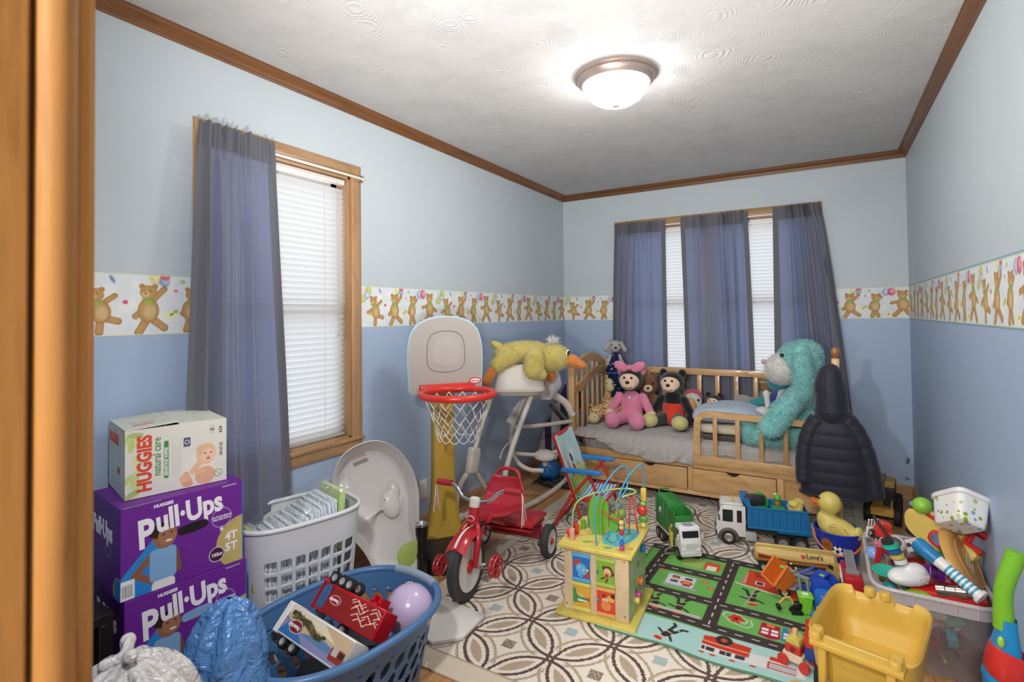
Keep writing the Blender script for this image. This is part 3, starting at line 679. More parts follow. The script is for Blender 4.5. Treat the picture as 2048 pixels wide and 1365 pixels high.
for i in range(6):
    u = (i + .7) / 6.4; y = BYF + .02 + u * (BYB - BYF - .04); zt = .86 + .105 * math.sin(PI * min(1, u * 1.05)) ** .8
    bbox(BX0 - .009, BX0 + .009, y - .016, y + .016, .37, zt - .02, 'slat', BWZ, .003)
arc_rail(BX1, lambda u: .74 + .03 * math.sin(PI * u), .028, .05, 'foot_rail', BWY); arc_rail(BX1, lambda u: .36, .026, .06, 'foot_rail', BWY)
for i in range(6):
    y = BYF + .02 + (i + .7) / 6.4 * (BYB - BYF - .04); bbox(BX1 - .009, BX1 + .009, y - .016, y + .016, .37, .74, 'slat', BWZ, .003)
# back rail
bbox(BX0 + .02, BX1 - .02, BYB - .014, BYB + .014, .81, .862, 'back_rail'); bbox(BX0 + .02, BX1 - .02, BYB - .014, BYB + .014, .33, .39, 'back_rail')
for i in range(12):
    x = BX0 + .1 + i * (BX1 - BX0 - .2) / 11; bbox(x - .017, x + .017, BYB - .009, BYB + .009, .38, .815, 'slat', BWZ, .003)
# front case with drawers
bbox(BX0 + .02, BX1 - .02, BYF - .014, BYF + .012, .265, .315, 'side_rail'); bbox(BX0 + .02, BX1 - .02, BYF - .014, BYF + .012, .085, .113, 'lower_rail')
for x0, x1 in ((.487, .535), (.76, .80), (1.32, 1.352), (1.862, 1.90)): bbox(x0, x1, BYF - .013, BYF + .011, .11, .268, 'stile', BWZ, .002)
bbox(.535, .76, BYF + .004, BYF + .010, .112, .266, 'panel', PLY, 0); bbox(1.90, 2.17, BYF + .002, BYF + .008, .112, .266, 'panel', PLY, 0)
for x0, x1 in ((.803, 1.317), (1.355, 1.859)):
    q = MB(); c = (x0 + x1) / 2; pts = [(x0, .118), (x1, .118), (x1, .262), (c + .042, .262)] + [(c + .042 * math.cos(a), .262 - .02 * math.sin(a)) for a in np.linspace(.25, PI - .25, 9)] + [(c - .042, .262), (x0, .262)]
    q.prism(pts, .018, (0, BYF - .006, 0), (PI / 2, 0, 0), bev=.002); dr = bp_(q, 'drawer', BW_)
    bbox(c - .04, c + .04, BYF + .0, BYF + .004, .236, .262, 'pull_cutout', plain('#2a1c10', .8), 0, dr)
bp_(MB().cyl((2.178, BYF - .023, .23), (2.178, BYF - .018, .23), .007, n=14), 'bolt', plain('#b8b4ae', .3, .9))
bbox(BX0 + .02, BX1 - .02, BYF + .02, BYB - .02, .27, .295, 'bed_deck', PLY, 0)
# guard rail: bent top rail, bottom board, slats
q = MB(); pts = [(1.385, .36), (1.385, .56), (1.392, .6), (1.42, .628), (1.46, .635), (2.168, .622)]
P = [Vector((x, BYF - .005, z)) for x, z in pts]; S = []
for i in range(len(P) - 1):
    for k in range(6): S.append(P[i].lerp(P[i + 1], k / 6))
S.append(P[-1])
for _ in range(3): S = [S[0]] + [(S[i - 1] + S[i] * 2 + S[i + 1]) / 4 for i in range(1, len(S) - 1)] + [S[-1]]
rows = []
for i, p in enumerate(S):
    tq = (S[min(i + 1, len(S) - 1)] - S[max(i - 1, 0)]).normalized(); nq = Vector((-tq.z, 0, tq.x))
    rows.append([q.bm.verts.new(p + nq * a + Vector((0, bq, 0))) for a, bq in ((-.02, -.011), (.02, -.011), (.02, .011), (-.02, .011))])
for A_, B_ in zip(rows, rows[1:]):
    for k in range(4): q.bm.faces.new((A_[k], A_[(k + 1) % 4], B_[(k + 1) % 4], B_[k]))
q.bm.faces.new(rows[0]); q.bm.faces.new(rows[-1]); bp_(q, 'guard_rail', BW_)
bbox(1.363, 2.17, BYF - .026, BYF - .006, .30, .358, 'guard_board')
for i in range(5):
    x = 1.50 + i * .139; bbox(x - .014, x + .014, BYF - .012, BYF + .002, .355, .622 - .005 * i * .3, 'slat', BWZ, .003)

# ------------------------------------------------------------------ mattress under a grey jersey sheet
m, t = newmat('grey_jersey'); v = t.coord(scale=(1, 1, 1)); n = t.noise(t.coord(scale=(3, 14, 10)), 3, 4); wv = t.noise(v, 380, 2)
fo = t.node('TexWave', ins={'Vector': t.coord(scale=(1, 1, .6), rot=(0, 0, .5)), 'Scale': 5.0, 'Distortion': 9.0, 'Detail': 3.0, 'Detail Scale': 1.2})
hgt = t.math('ADD', t.math('MULTIPLY', fo.outputs['Fac'], .55), t.math('MULTIPLY', wv, .04))
t.bsdf(t.mix(t.noise(v, 70, 3), hx('#a19c99'), hx('#b5b0ac')), .92, 0, .1, t.bump(hgt, .55, .02), Sheen_Weight=.25); SHEET = m
mt = thing('mattress', 'toddler mattress under a rumpled grey jersey sheet hanging over the bed side', 'mattress', ((BX0 + BX1) / 2, (BYF + BYB) / 2, .296))
def mfn(u, w):
    a = 2 * PI * u; ca, sa = math.cos(a), math.sin(a); pr = 10.0
    q = 1 / ((abs(ca) ** pr + abs(sa) ** pr) ** (1 / pr))
    lv = [(0, 1), (.2, 1.0), (.5, 1.0), (.72, 1.0), (.84, .99), (.93, .96), (1, .90)]
    hx0, hy0 = (BX1 - BX0) / 2 - .03, (BYB - BYF) / 2 - .022
    if w < .6: k = w / .6; z = k * .105; s = 1.0
    else:
        k = (w - .6) / .4; z = .105 + .03 * math.sin(min(1, k * 2.2) * PI / 2); s = 1 - .09 * max(0, k - .15) ** 1.5 if k < .999 else 0
        if k > .45: s = (1 - .09 * .3 ** 1.5) * (1 - (k - .45) / .55)
    x = hx0 * ca * q * s; y = hy0 * sa * q * s
    wob = .006 * math.sin(x * 13 + y * 9) + .005 * math.sin(x * 23 - y * 17 + 1)
    return Vector((x, y, z + (wob if w > .62 else 0)))
MB().grid(mfn, 120, 34, True).build('body', SHEET, mt, smooth=80)
def drape(u, w):
    x = .48 + u * 1.68; zt = .437; hem = .41 - .125 * sstep((x - .46) / .6) * (1 - .0 * u) + .012 * math.sin(x * 21) + (.07 * sstep((x - 1.36) / .04) if x > 1.34 else 0)
    bul = .012 * math.sin(x * 26 + w * 5) * w + .008 * math.sin(x * 47 + w * 9 + 1) * w
    if w < .3: k = w / .3; y = BYF + .10 - .085 * k; z = zt - .012 * k ** 3
    else: k = (w - .3) / .7; y = BYF + .015 - .04 * math.sin(min(1, k * 1.4) * PI / 2); z = zt - .012 - (zt - .012 - hem) * k
    y -= abs(bul) if x < 1.36 else -.012 - abs(bul) * .3
    if x > 1.36: y = max(y, BYF + .012)
    return Vector((x, y, z)) - Vector(mt.location)
solid(MB().grid(drape, 150, 30).build('sheet_drape', SHEET, mt, smooth=80), .003)

# ------------------------------------------------------------------ jacket hung on the bed post
m, t = newmat('navy_nylon'); v = t.coord(); t.bsdf(hx('#232431'), .55, 0, .35, t.bump(t.noise(t.coord(scale=(1, 1, 3)), 40, 4, .6), .35, .01), Sheen_Weight=.2); NAVY = m
jk = thing('puffer_jacket', 'dark navy quilted hooded jacket hanging from the bed post knob', 'jacket', (2.165, 3.60, .24))
def quilt(z, n=7, amp=.006): return amp * abs(math.sin(PI * z * n)) ** .35
def jbody(u, w):
    a = 2 * PI * u; z = w * .50; ca, sa = math.cos(a), math.sin(a)
    half = .166 - .02 * w - .075 * sstep((w - .58) / .42); dep = (.062 + .01 * math.sin(w * 3)) * (1 - .45 * sstep((w - .75) / .25))
    qk = quilt(w) if w < .95 else 0; p = 2.6; q = 1 / ((abs(ca) ** p + abs(sa) ** p) ** (1 / p))
    return Vector(((half + qk) * ca * q + .004 * math.sin(w * 11), (dep + qk) * sa * q, z))
MB().grid(jbody, 64, 80, True).build('body', NAVY, jk, smooth=70)
def sleeve(p0, p1, p2, r0, r1, nm='sleeve'):
    b = MB(); P0, P1, P2 = map(Vector, (p0, p1, p2)); n = 44; pts = []; rr = []
    for i in range(n + 1):
        u = i / n; pts.append((1 - u) ** 2 * P0 + 2 * u * (1 - u) * P1 + u * u * P2); rr.append(r0 + (r1 - r0) * u + quilt(u, 6, .004))
    b.tube(pts, rr, 18); return b.build(nm, NAVY, jk, smooth=70)
sleeve((.065, -.0, .445), (.165, -.005, .36), (.205, -.01, .02), .05, .04); sleeve((-.07, -.015, .44), (-.165, -.03, .32), (-.15, -.045, .07), .046, .037)
hood = [('e', (-.008, 0, .62), (.082, .075, .125)), ('e', (-.004, .0, .68), (.068, .065, .09)), ('c', (0, 0, .49), (0, 0, .60), .09, .082)]
blob('hood', hood, NAVY, jk, .008, 8)
for sx in (-1, 1): MB().tube([(sx * .03 - .008, -.066, .50), (sx * .032 - .008, -.074, .60), (sx * .026 - .006, -.066, .69), (sx * .012 - .005, -.035, .755)], .004, 8, smooth=2).build('hood_seam', NAVY, jk)
MB().tube([Vector((.172 * math.cos(a), .066 * math.sin(a), .004)) for a in np.linspace(0, 2 * PI, 40)[:-1]], .009, 8, closed=True).build('hem', NAVY, jk)
MB().tube([Vector((.086 * math.cos(a), .082 * math.sin(a), .492)) for a in np.linspace(0, 2 * PI, 30)[:-1]], .008, 8, closed=True).build('collar_seam', NAVY, jk)

# ------------------------------------------------------------------ plush toys on the bed
def eyes(parent, pts, r, mat=None):
    for p in pts: MB().sph(p, r, 12, 8).build('eye', mat or plain('#15110f', .15), parent)
def plush_root(name, label, loc, rz, grp=None): return thing(name, label, 'plush toy', loc, rz, grp)
MZ = .432
# pink plush doll: long legs forward, bow on the head  (local -Y is the front)
def seated(name, label, loc, rz, s, c):
    r = plush_root(name, label, loc, rz); r.scale = (s, s, s)
    blob('body', [('e', (0, .02, .13), (.085, .07, .12)), ('e', (0, .0, .06), (.09, .085, .06))], c['body'], r, .01)
    if 'shirt' in c: blob('shirt', [('e', (0, .022, .19), (.083, .070, .075))], c['shirt'], r, .01)
    hd = blob('head', [('e', (0, 0, .33), (.095, .085, .085))] , c['head'], r, .01)
    fc = blob('face', [('e', (0, -.045, .325), (.075, .055, .06)), ('e', (0, -.075, .295), (.055, .04, .035))], c['face'], r, .008)
    for sx in (-1, 1):
        blob('ear', [('e', (sx * c.get('ex', .08), .015, c.get('ez', .405)), c.get('er', (.036, .02, .036)))], c['ear'], r, .008)
        blob('arm', [('c', (sx * .085, .0, .20), (sx * .14, -.03, .11), .036, .032)], c['arm'], r, .01); blob('hand', [('e', (sx * .15, -.04, .075), (.042, .038, .046))], c['hand'], r, .01)
        blob('leg', [('c', (sx * .05, -.04, .055), (sx * c['lx'], -.17, .055), .05, .042)], c['leg'], r, .01)
        blob('foot', [('e', (sx * (c['lx'] + .012), -.205, .062), c['fr'], (0, 0, sx * .25))], c['foot'], r, .01)
    MB().sph((0, -.112, .318), (.016, .012, .012), 12, 8).build('nose', plain('#1d1717', .3), r)
    eyes(r, [(-.026, -.094, .35), (.026, -.094, .35)], .009)
    q = MB(); q.tube([(-.03, -.106, .286), (-.012, -.117, .277), (.012, -.117, .277), (.03, -.106, .286)], .0028, 6, smooth=1); q.build('mouth', plain('#8d3f3c', .7), r)
    return r
PINK = fur('#dd7ca0', '#e795b3', 220, .5); CREAMF = fur('#e3c3a8', '#ead0b8', 260, .3); BLKF = fur('#1b1a1c', '#2a282a', 220, .5); WHF = fur('#d9d5d2', '#e8e5e2', 240, .4); REDF = fur('#d9402f', '#e04d3a', 260, .4); LIME = fur('#c6c27a', '#d2ce8c', 240, .4)
pk = seated('plush_doll', 'pink plush doll with a big pink bow and long pink legs on the grey sheet', (.80, 4.10, MZ), .08, 1.08, dict(body=PINK, head=BLKF, face=CREAMF, ear=PINK, arm=PINK, hand=CREAMF, leg=PINK, foot=PINK, lx=.075, fr=(.058, .05, .062), er=(.03, .02, .034), ez=.39))
for sx in (-1, 1): blob('bow_loop', [('e', (sx * .062, -.035, .425), (.062, .025, .036), (0, sx * -.5, 0))], PINK, pk, .007)
MB().sph((0, -.045, .42), (.02, .018, .02)).build('bow_knot', PINK, pk)
MB().sph((0, -.052, .20), (.011, .005, .011), 10, 6).build('button', WHF, pk)
dk = seated('plush_bear', 'black plush bear with cream face, red shorts and yellow-green shoes on the bed', (1.10, 4.20, MZ), -.05, 1.02, dict(body=REDF, shirt=BLKF, head=BLKF, face=CREAMF, ear=BLKF, arm=BLKF, hand=BLKF, leg=BLKF, foot=LIME, lx=.10, fr=(.062, .068, .052), er=(.034, .02, .034), ex=.072, ez=.40))
# brown teddy behind
BRF = fur('#7a4c27', '#8f5d33', 90, 1.0, .012); r = plush_root('teddy_bear', 'fluffy brown teddy bear with a cream muzzle leaning on the back rail', (.87, 4.315, MZ), .1)
pr = [('e', (0, 0, .12), (.09, .075, .12)), ('e', (0, -.01, .29), (.088, .08, .085)), ('e', (.06, 0, .365), (.028, .02, .028)), ('e', (-.06, 0, .365), (.028, .02, .028)), ('c', (.07, -.02, .18), (.1, -.1, .08), .035, .033), ('c', (-.07, -.02, .18), (-.1, -.1, .08), .035, .033), ('c', (.05, -.05, .05), (.085, -.13, .05), .045, .04), ('c', (-.05, -.05, .05), (-.085, -.13, .05), .045, .04)]
blob('body', pr, BRF, r, .008); tufts('fur', pr, BRF, r, 5000, .014, .003, seed=2)
blob('muzzle', [('e', (.02, -.085, .27), (.04, .03, .032))], CREAMF, r, .006); MB().sph((.024, -.115, .278), (.013, .009, .01), 12, 8).build('nose', plain('#2c1a14', .3), r); eyes(r, [(-.02, -.088, .315), (.055, -.08, .315)], .009)
# giraffe lying with its chin on the sheet
def spots(name, ca, cb, sc):
    m, t = newmat(name); vo = t.node('TexVoronoi', feature='DISTANCE_TO_EDGE', ins={'Vector': t.coord(), 'Scale': sc}); t.bsdf(t.mix(t.math('GREATER_THAN', vo.outputs[0], .085), hx(cb), hx(ca)), .95, 0, .1, t.bump(t.noise(t.coord(), 200, 3), .5, .004)); return m
GIR = spots('giraffe_plush', '#b5824a', '#e0cfa8', 34)
r = plush_root('giraffe_plush', 'spotted giraffe plush lying with its chin on the sheet by the headboard', (.585, 4.02, MZ), -.15)
blob('body', [('e', (.03, .13, .10), (.085, .12, .095)), ('c', (.0, .06, .10), (-.03, -.01, .09), .06, .055)], GIR, r, .009); blob('head', [('e', (-.035, -.04, .085), (.06, .055, .058))], GIR, r, .008)
blob('muzzle', [('e', (-.03, -.085, .05), (.05, .045, .042))], fur('#ded09a', '#e6dbaf', 200), r, .007); eyes(r, [(-.058, -.112, .07), (-.005, -.114, .07)], .005)
for sx in (-1, 1): blob('ear', [('e', (-.035 + sx * .06, -.01, .135), (.022, .012, .014))], GIR, r, .006); blob('leg', [('c', (.03 + sx * .07, .04, .03), (.03 + sx * .09, -.06, .028), .03, .027)], GIR, r, .008)
# second giraffe head peeking behind the doll
r = plush_root('giraffe_plush', 'yellowish giraffe plush sitting upright against the headboard slats', (.545, 4.28, MZ), .3)
blob('body', [('e', (0, 0, .10), (.07, .06, .10)), ('c', (0, 0, .16), (.005, -.01, .25), .045, .038)], GIR, r, .008); blob('head', [('e', (.01, -.025, .285), (.042, .045, .05)), ('e', (.016, -.05, .255), (.036, .034, .034))], fur('#ded09a', '#e6dbaf', 200), r, .007); eyes(r, [(-.014, -.068, .295), (.036, -.066, .295)], .006)
for sx in (-1, 1): MB().cyl((.01 + sx * .02, -.01, .32), (.01 + sx * .025, -.01, .365), .007, .009, 10).build('horn', GIR, r)
# grey puppy in a starry navy dress on the headboard corner
GRYF = fur('#a39f9e', '#b4b0af', 260, .4)
def stars():
    m, t = newmat('starry_cloth'); vo = t.node('TexVoronoi', ins={'Vector': t.coord(), 'Scale': 38.0}); t.bsdf(t.mix(t.math('LESS_THAN', vo.outputs['Distance'], .2), hx('#1a2148'), hx('#d9dce6')), .85, 0, .2); return m
r = plush_root('puppy_plush', 'small grey puppy plush in a navy star-print dress above the headboard', (.60, 4.30, .80), .25)
STAR = stars(); MB().lathe([(.001, 0), (.08, .0), (.085, .012), (.065, .08), (.045, .15), (.03, .175), (.001, .178)], n=28, sy=.75).build('dress', STAR, r)
blob('body', [('e', (0, 0, -.02), (.05, .04, .05)), ('c', (0, 0, -.2), (0, 0, 0), .06, .05)], STAR, r, .008)
MB().tube([Vector((.085 * math.cos(a), .064 * math.sin(a), .012)) for a in np.linspace(0, 2 * PI, 30)[:-1]], .004, 6, closed=True).build('dress_trim', fabric('#3f7fd0'), r)
blob('head', [('e', (0, 0, .235), (.056, .05, .052)), ('e', (.008, -.035, .22), (.036, .035, .034))], GRYF, r, .006); MB().sph((.012, -.073, .226), (.012, .009, .010), 12, 8).build('nose', plain('#231a1a', .3), r); eyes(r, [(-.024, -.05, .25), (.04, -.046, .25)], .006)
for sx in (-1, 1): blob('ear', [('c', (sx * .05, 0, .265), (sx * .082, -.002, .205), .016, .02)], GRYF, r, .005); blob('arm', [('c', (sx * .035, -.01, .155), (sx * .065, -.03, .085), .017, .017)], GRYF, r, .006)
# grey and white plush behind the doll's bow
r = plush_root('penguin_plush', 'round grey plush with a pale hood behind the pink bow', (.735, 4.34, MZ), .1)
blob('body', [('e', (0, 0, .15), (.085, .06, .15)), ('e', (0, 0, .33), (.085, .06, .085))], fur('#2e2e33', '#3b3b40', 200), r, .009); blob('hood', [('e', (0, .02, .36), (.096, .05, .085))], WHF, r, .009)
MB().box((.06, -.075, .335), (.075, .004, .06), (0.1, .1, -.1), bev=.001).build('hang_tag', plain('#d9b45e', .5), r); MB().box((.059, -.0775, .353), (.075, .002, .018), (0.1, .1, -.1)).build('tag_band', plain('#c8492f', .5), r)
# toucan face plush
r = plush_root('toucan_plush', 'plush toucan with a big orange beak and pink crest beside the black bear', (1.225, 4.325, MZ), .1)
blob('body', [('e', (0, 0, .075), (.085, .07, .08))], fur('#c74a52', '#d4606a', 200), r, .009); blob('head', [('e', (0, -.01, .17), (.075, .065, .08))], fur('#cdd6bd', '#dbe2cc', 200), r, .008); blob('crest', [('e', (0, .02, .205), (.078, .05, .07))], fur('#c9365e', '#d24a70', 200), r, .008)
blob('beak', [('e', (0, -.085, .145), (.04, .045, .075)), ('e', (0, -.1, .10), (.03, .03, .05))], fur('#e39a62', '#eaa974', 200), r, .007); eyes(r, [(-.05, -.065, .2), (.05, -.065, .2)], .010); blob('wing', [('c', (-.02, .03, .22), (-.075, .03, .255), .026, .018)], fur('#5d7d3c', '#86a35a', 150), r, .007)
# small black bear
r = seated('plush_bear', 'small black plush bear with cream face and red shirt peeking over the blue blanket', (1.385, 4.335, MZ), -.1, .58, dict(body=REDF, head=BLKF, face=CREAMF, ear=BLKF, arm=REDF, hand=BLKF, leg=BLKF, foot=LIME, lx=.07, fr=(.05, .05, .05), er=(.042, .02, .042), ex=.078, ez=.405))

# ------------------------------------------------------------------ bedding pile
def slab(name, label, c, d, mat, rz=0, wav=.006, puff=.0, parent=None, tilt=0.0, cat='blanket', p=7):
    def f(u, w):
        a = 2 * PI * u; ca, sa = math.cos(a), math.sin(a); q = 1 / ((abs(ca) ** p + abs(sa) ** p) ** (1 / p))
        th = (w - .5) * PI; s = abs(math.cos(th)) ** .35; zz = math.sin(th)
        x = d[0] / 2 * ca * q * s; y = d[1] / 2 * sa * q * s
        z = d[2] / 2 * (1 + math.copysign(abs(zz) ** .6, zz)) * (1 + puff * (1 - (2 * x / d[0]) ** 2)) + (wav * (math.sin(x * 19 + y * 8) + math.sin(y * 27 - x * 11)) * .5 if zz > 0 else 0) + (tilt * x if zz > -.2 else 0)
        return Vector((x, y, max(0, z)))
    o = MB().grid(f, 72, 25, True).build(name, mat, None, c, (0, 0, rz), smooth=80); bmesh_close(o)
    return tag(o, label, cat)
def bmesh_close(o):
    bm = bmesh.new(); bm.from_mesh(o.data); bmesh.ops.remove_doubles(bm, verts=bm.verts, dist=1e-5); bm.to_mesh(o.data); bm.free()
slab('throw_blanket', 'brown and dark plum throw folded at the bottom of the bedding pile', (1.60, 4.06, MZ), (.46, .50, .028), fabric('#4d3a38', '#6a5550'), .05)
slab('folded_blanket', 'folded cream blanket between the brown throw and the pale blue one', (1.54, 4.07, MZ + .034), (.40, .46, .06), fabric('#d8cdb8', '#cdbfa6'), .04)
slab('fleece_blanket', 'pale blue fleece blanket heaped on top of the folded cream one', (1.53, 4.12, MZ + .102), (.48, .46, .065), fabric('#aebfd4', '#b9c9dc', 300), .06, .012, .75)
r = plush_root('elephant_plush', 'grey plush ear flopped behind the pale blue fleece blanket', (1.66, 4.345, MZ), 0); blob('body', [('e', (0, 0, .12), (.15, .06, .12))], GRYF, r, .01); blob('ear', [('e', (-.05, -.045, .2), (.085, .018, .06), (0, .35, 0))], fur('#98938f', '#a8a29e'), r, .008)
# ------------------------------------------------------------------ turquoise rabbit sitting at the foot end
TQ = fur('#6fc9cb', '#9adfdd', 70, 1.0, .016); TQ2 = fur('#7fd0d2', '#b3e9e6', 70, 1.0, .016); WHL = fur('#ece9e6', '#f7f5f3', 90, 1.0, .012)
r = plush_root('rabbit_plush', 'big turquoise shaggy rabbit plush with white muzzle sitting behind the guard rail', (1.99, 3.96, MZ), -PI / 2 + .12)
# local -Y is the front: the rabbit looks along world -X
bodyp = [('e', (0, .02, .16), (.155, .13, .17)), ('e', (0, .03, .28), (.12, .11, .13))]
headp = [('e', (0, 0, .545), (.125, .135, .135)), ('e', (0, .03, .6), (.10, .105, .09))]
blob('body', bodyp, TQ, r, .014); tufts('fur', bodyp, TQ2, r, 6000, .022, .004, seed=11)
hd = blob('head', headp, TQ, r, .012); tufts('fur', headp, TQ2, hd, 8000, .022, .004, seed=12)
mzp = [('e', (0, -.105, .50), (.115, .10, .10))]; mz = blob('muzzle', mzp, WHL, r, .01); tufts('fur', mzp, WHL, mz, 5000, .02, .0035, seed=13)
MB().sph((0, -.212, .545), (.024, .016, .018)).build('nose', fur('#e3a2ae', '#e8b0ba'), r); eyes(r, [(-.075, -.105, .595), (.075, -.105, .595)], .013)
for sx, sd in ((-1, 21), (1, 22)):
    ep = [('c', (sx * .115, .0, .62), (sx * .145, .01, .46), .05, .062), ('c', (sx * .145, .01, .46), (sx * .14, .0, .30), .062, .05)]
    er = blob('ear', ep, TQ, r, .012); tufts('fur', ep, TQ2, er, 4500, .02, .004, seed=sd)
    ap = [('c', (sx * .12, .0, .33), (sx * .185, -.10, .20), .062, .06), ('c', (sx * .185, -.10, .20), (sx * .20, -.20, .13), .06, .066)]
    if sx == 1: ap = [('c', (.12, .0, .36), (.25, -.08, .30), .062, .062), ('c', (.25, -.08, .30), (.315, -.19, .165), .062, .07)]
    er = blob('arm', ap, TQ, r, .012); tufts('fur', ap, TQ2, er, 4500, .02, .004, seed=sd + 2)
    lp = [('c', (sx * .10, -.06, .075), (sx * .15, -.26, .075), .078, .07), ('e', (sx * .155, -.31, .095), (.065, .05, .09))]
    er = blob('leg', lp, TQ, r, .012); tufts('fur', lp, TQ2, er, 4500, .02, .004, seed=sd + 4)
# white bunny with brown bits, and a blue plush in front of the rabbit
r = plush_root('bunny_plush', 'small white bunny plush lying with upright ears between blanket and rabbit', (1.80, 4.14, MZ + .10), .3)
blob('body', [('e', (0, 0, .05), (.10, .06, .05)), ('e', (-.06, -.03, .06), (.06, .055, .055))], WHF, r, .008)
for k, (x, z, an) in enumerate(((-.02, .1, -.1), (.03, .1, .45))): blob('ear', [('c', (x, -.01, z), (x + .07 * math.sin(an), -.005, z + .085), .018, .02), ('e', (x + .085 * math.sin(an), -.005, z + .10), (.024, .016, .03))], WHF, r, .006)
MB().sph((-.115, -.05, .05), (.008, .008, .007), 10, 6).build('nose', plain('#d9a184', .6), r)
r = plush_root('monkey_plush', 'brown plush with cream spots tucked beside the rabbit paw', (1.86, 4.02, MZ + .10), .2); blob('body', [('e', (0, 0, .06), (.06, .05, .055)), ('c', (.03, .02, .09), (.08, .04, .14), .028, .03)], fur('#4a2c1e', '#5d3a28', 150), r, .008); blob('face', [('e', (-.03, -.045, .06), (.016, .014, .018))], CREAMF, r, .005); blob('ear', [('e', (.075, .005, .155), (.03, .018, .03))], CREAMF, r, .006)
r = plush_root('fish_plush', 'blue and teal plush standing against the back rail behind the white bunny', (1.86, 4.335, MZ), .0); blob('body', [('e', (0, 0, .16), (.11, .06, .16))], fur('#2d3f9a', '#3c50ac', 200), r, .009); blob('hat', [('e', (-.02, 0, .33), (.07, .045, .045)), ('e', (-.07, 0, .345), (.03, .03, .035))], fur('#2f8aa0', '#4aa3b5', 200), r, .007); blob('fin', [('c', (-.09, 0, .22), (-.2, -.03, .2), .04, .034)], fur('#3a8f97', '#4ba3a8', 200), r, .008); blob('hand', [('e', (.12, -.03, .27), (.04, .025, .04))], fur('#b9d8c0', '#c9e2ce', 200), r, .007); blob('face', [('e', (.02, -.04, .285), (.05, .03, .035))], CREAMF, r, .007)
# ------------------------------------------------------------------ black side cabinet and the cartons
BLK = plain('#1c1815', .35)
cb = thing('side_cabinet', 'low black side cabinet beside the purple cartons', 'cabinet', (.19, .54, 0))
MB().box((0, 0, .455), (.34, .38, .03), bev=.003).build('top', BLK, cb); MB().box((-.01, 0, .235), (.30, .34, .41), bev=.002).build('body', plain('#15120f', .45), cb)
for sx in (-1, 1):
    for sy in (-1, 1): MB().box((sx * .15, sy * .17, .22), (.035, .035, .44), bev=.002).build('leg', BLK, cb)
PURP = plain('#6a2590', .5, 0, .35); WHT = plain('#eceaf0', .5); WP = printed(.5, .35)
ANG = math.atan2(.35, .045)
def carton_shell(root, w, d, h, mat, th=.004):
    MB().box((w / 2, d / 2, h / 2), (w, d, h), bev=.002).build('carton', mat, root); return root
def kid(p, x, y, s):
    """a small printed figure of a smiling child in a blue shirt"""
    p.seg([(x - .03 * s, y + .055 * s), (x - .075 * s, y + .01 * s), (x - .02 * s, y - .03 * s)], .02 * s, '#8a5a42'); p.seg([(x + .035 * s, y + .05 * s), (x + .045 * s, y - .01 * s)], .018 * s, '#7d4e38')
    p.rect(x - .036 * s, y - .03 * s, x + .038 * s, y + .07 * s, '#7fa9d3', rad=.014 * s); p.rect(x - .03 * s, y - .07 * s, x + .034 * s, y - .028 * s, '#e4e2e0', rad=.012 * s)
    p.seg([(x - .018 * s, y - .07 * s), (x - .02 * s, y - .10 * s)], .026 * s, '#8a5a42'); p.seg([(x + .02 * s, y - .07 * s), (x + .022 * s, y - .10 * s)], .026 * s, '#7d4e38')
    p.ell(x + .006 * s, y + .105 * s, .034 * s, .038 * s, '#94644a'); p.ell(x - .004 * s, y + .125 * s, .036 * s, .024 * s, '#2f211c'); p.ell(x + .012 * s, y + .104 * s, .026 * s, .028 * s, '#a06f53')
    p.ell(x + .002 * s, y + .11 * s, .0035 * s, .0028 * s, '#20150f'); p.ell(x + .024 * s, y + .112 * s, .0035 * s, .0028 * s, '#20150f'); p.ell(x + .017 * s, y + .088 * s, .009 * s, .0032 * s, '#efe2da')
def pull_front(w, h, ytop):
    """ytop: distance of the print block's lower edge above the carton's bottom"""
    p = Paint(w, h, .0016, '#6a2590'); o = ytop; W_ = .353; H_ = .27
    def U(u): return u * W_
    def V(v): return o + v * H_
    p.poly([(0, V(.03)), (0, V(.24)), (U(.27), V(.63)), (U(.31), V(.60)), (U(.30), V(.0)), (0, V(0))], '#2a86cf'); 
    for i in range(14):
        for j in range(9): p.ell(U(.12 + .028 * i + .014 * (j % 2)), V(.03 + .042 * j), .0022, .0022, '#1f5fae' if i < 8 else '#3d1a6e')
    kid(p, U(.31), V(.20), .98)
    p.rect(0, V(.0), U(.10), V(.21), '#e9e9ec')
    for i in range(11): p.rect(U(.012 + .007 * i), V(.03), U(.012 + .007 * i + (.002 if i % 3 else .004)), V(.16), '#222222')
    p.ell(U(1.0), V(.24), U(.25), U(.25), '#b9a566'); p.ell(U(1.02), V(.24), U(.2), U(.2), '#c4b175', a=.6)
    p.ell(U(.755), V(.165), .024, .024, '#e9e4ea'); p.ell(U(.755), V(.165), .0222, .0222, '#4a1740')
    p.ring(U(.80), V(.60), .031, .0012, '#d9cfe2'); p.rect(U(.80) - .029, V(.60) - .012, U(.80) + .029, V(.60) + .012, '#6a2590')
    p.rect(U(.80) - .005, V(.44), U(.80) + .005, V(.475), '#e6dfec', rad=.001); p.ring(U(.80), V(.478), .0035, .0012, '#e6dfec')
    p.rect(w - .004, 0, w, h, '#2f6fc0'); return p
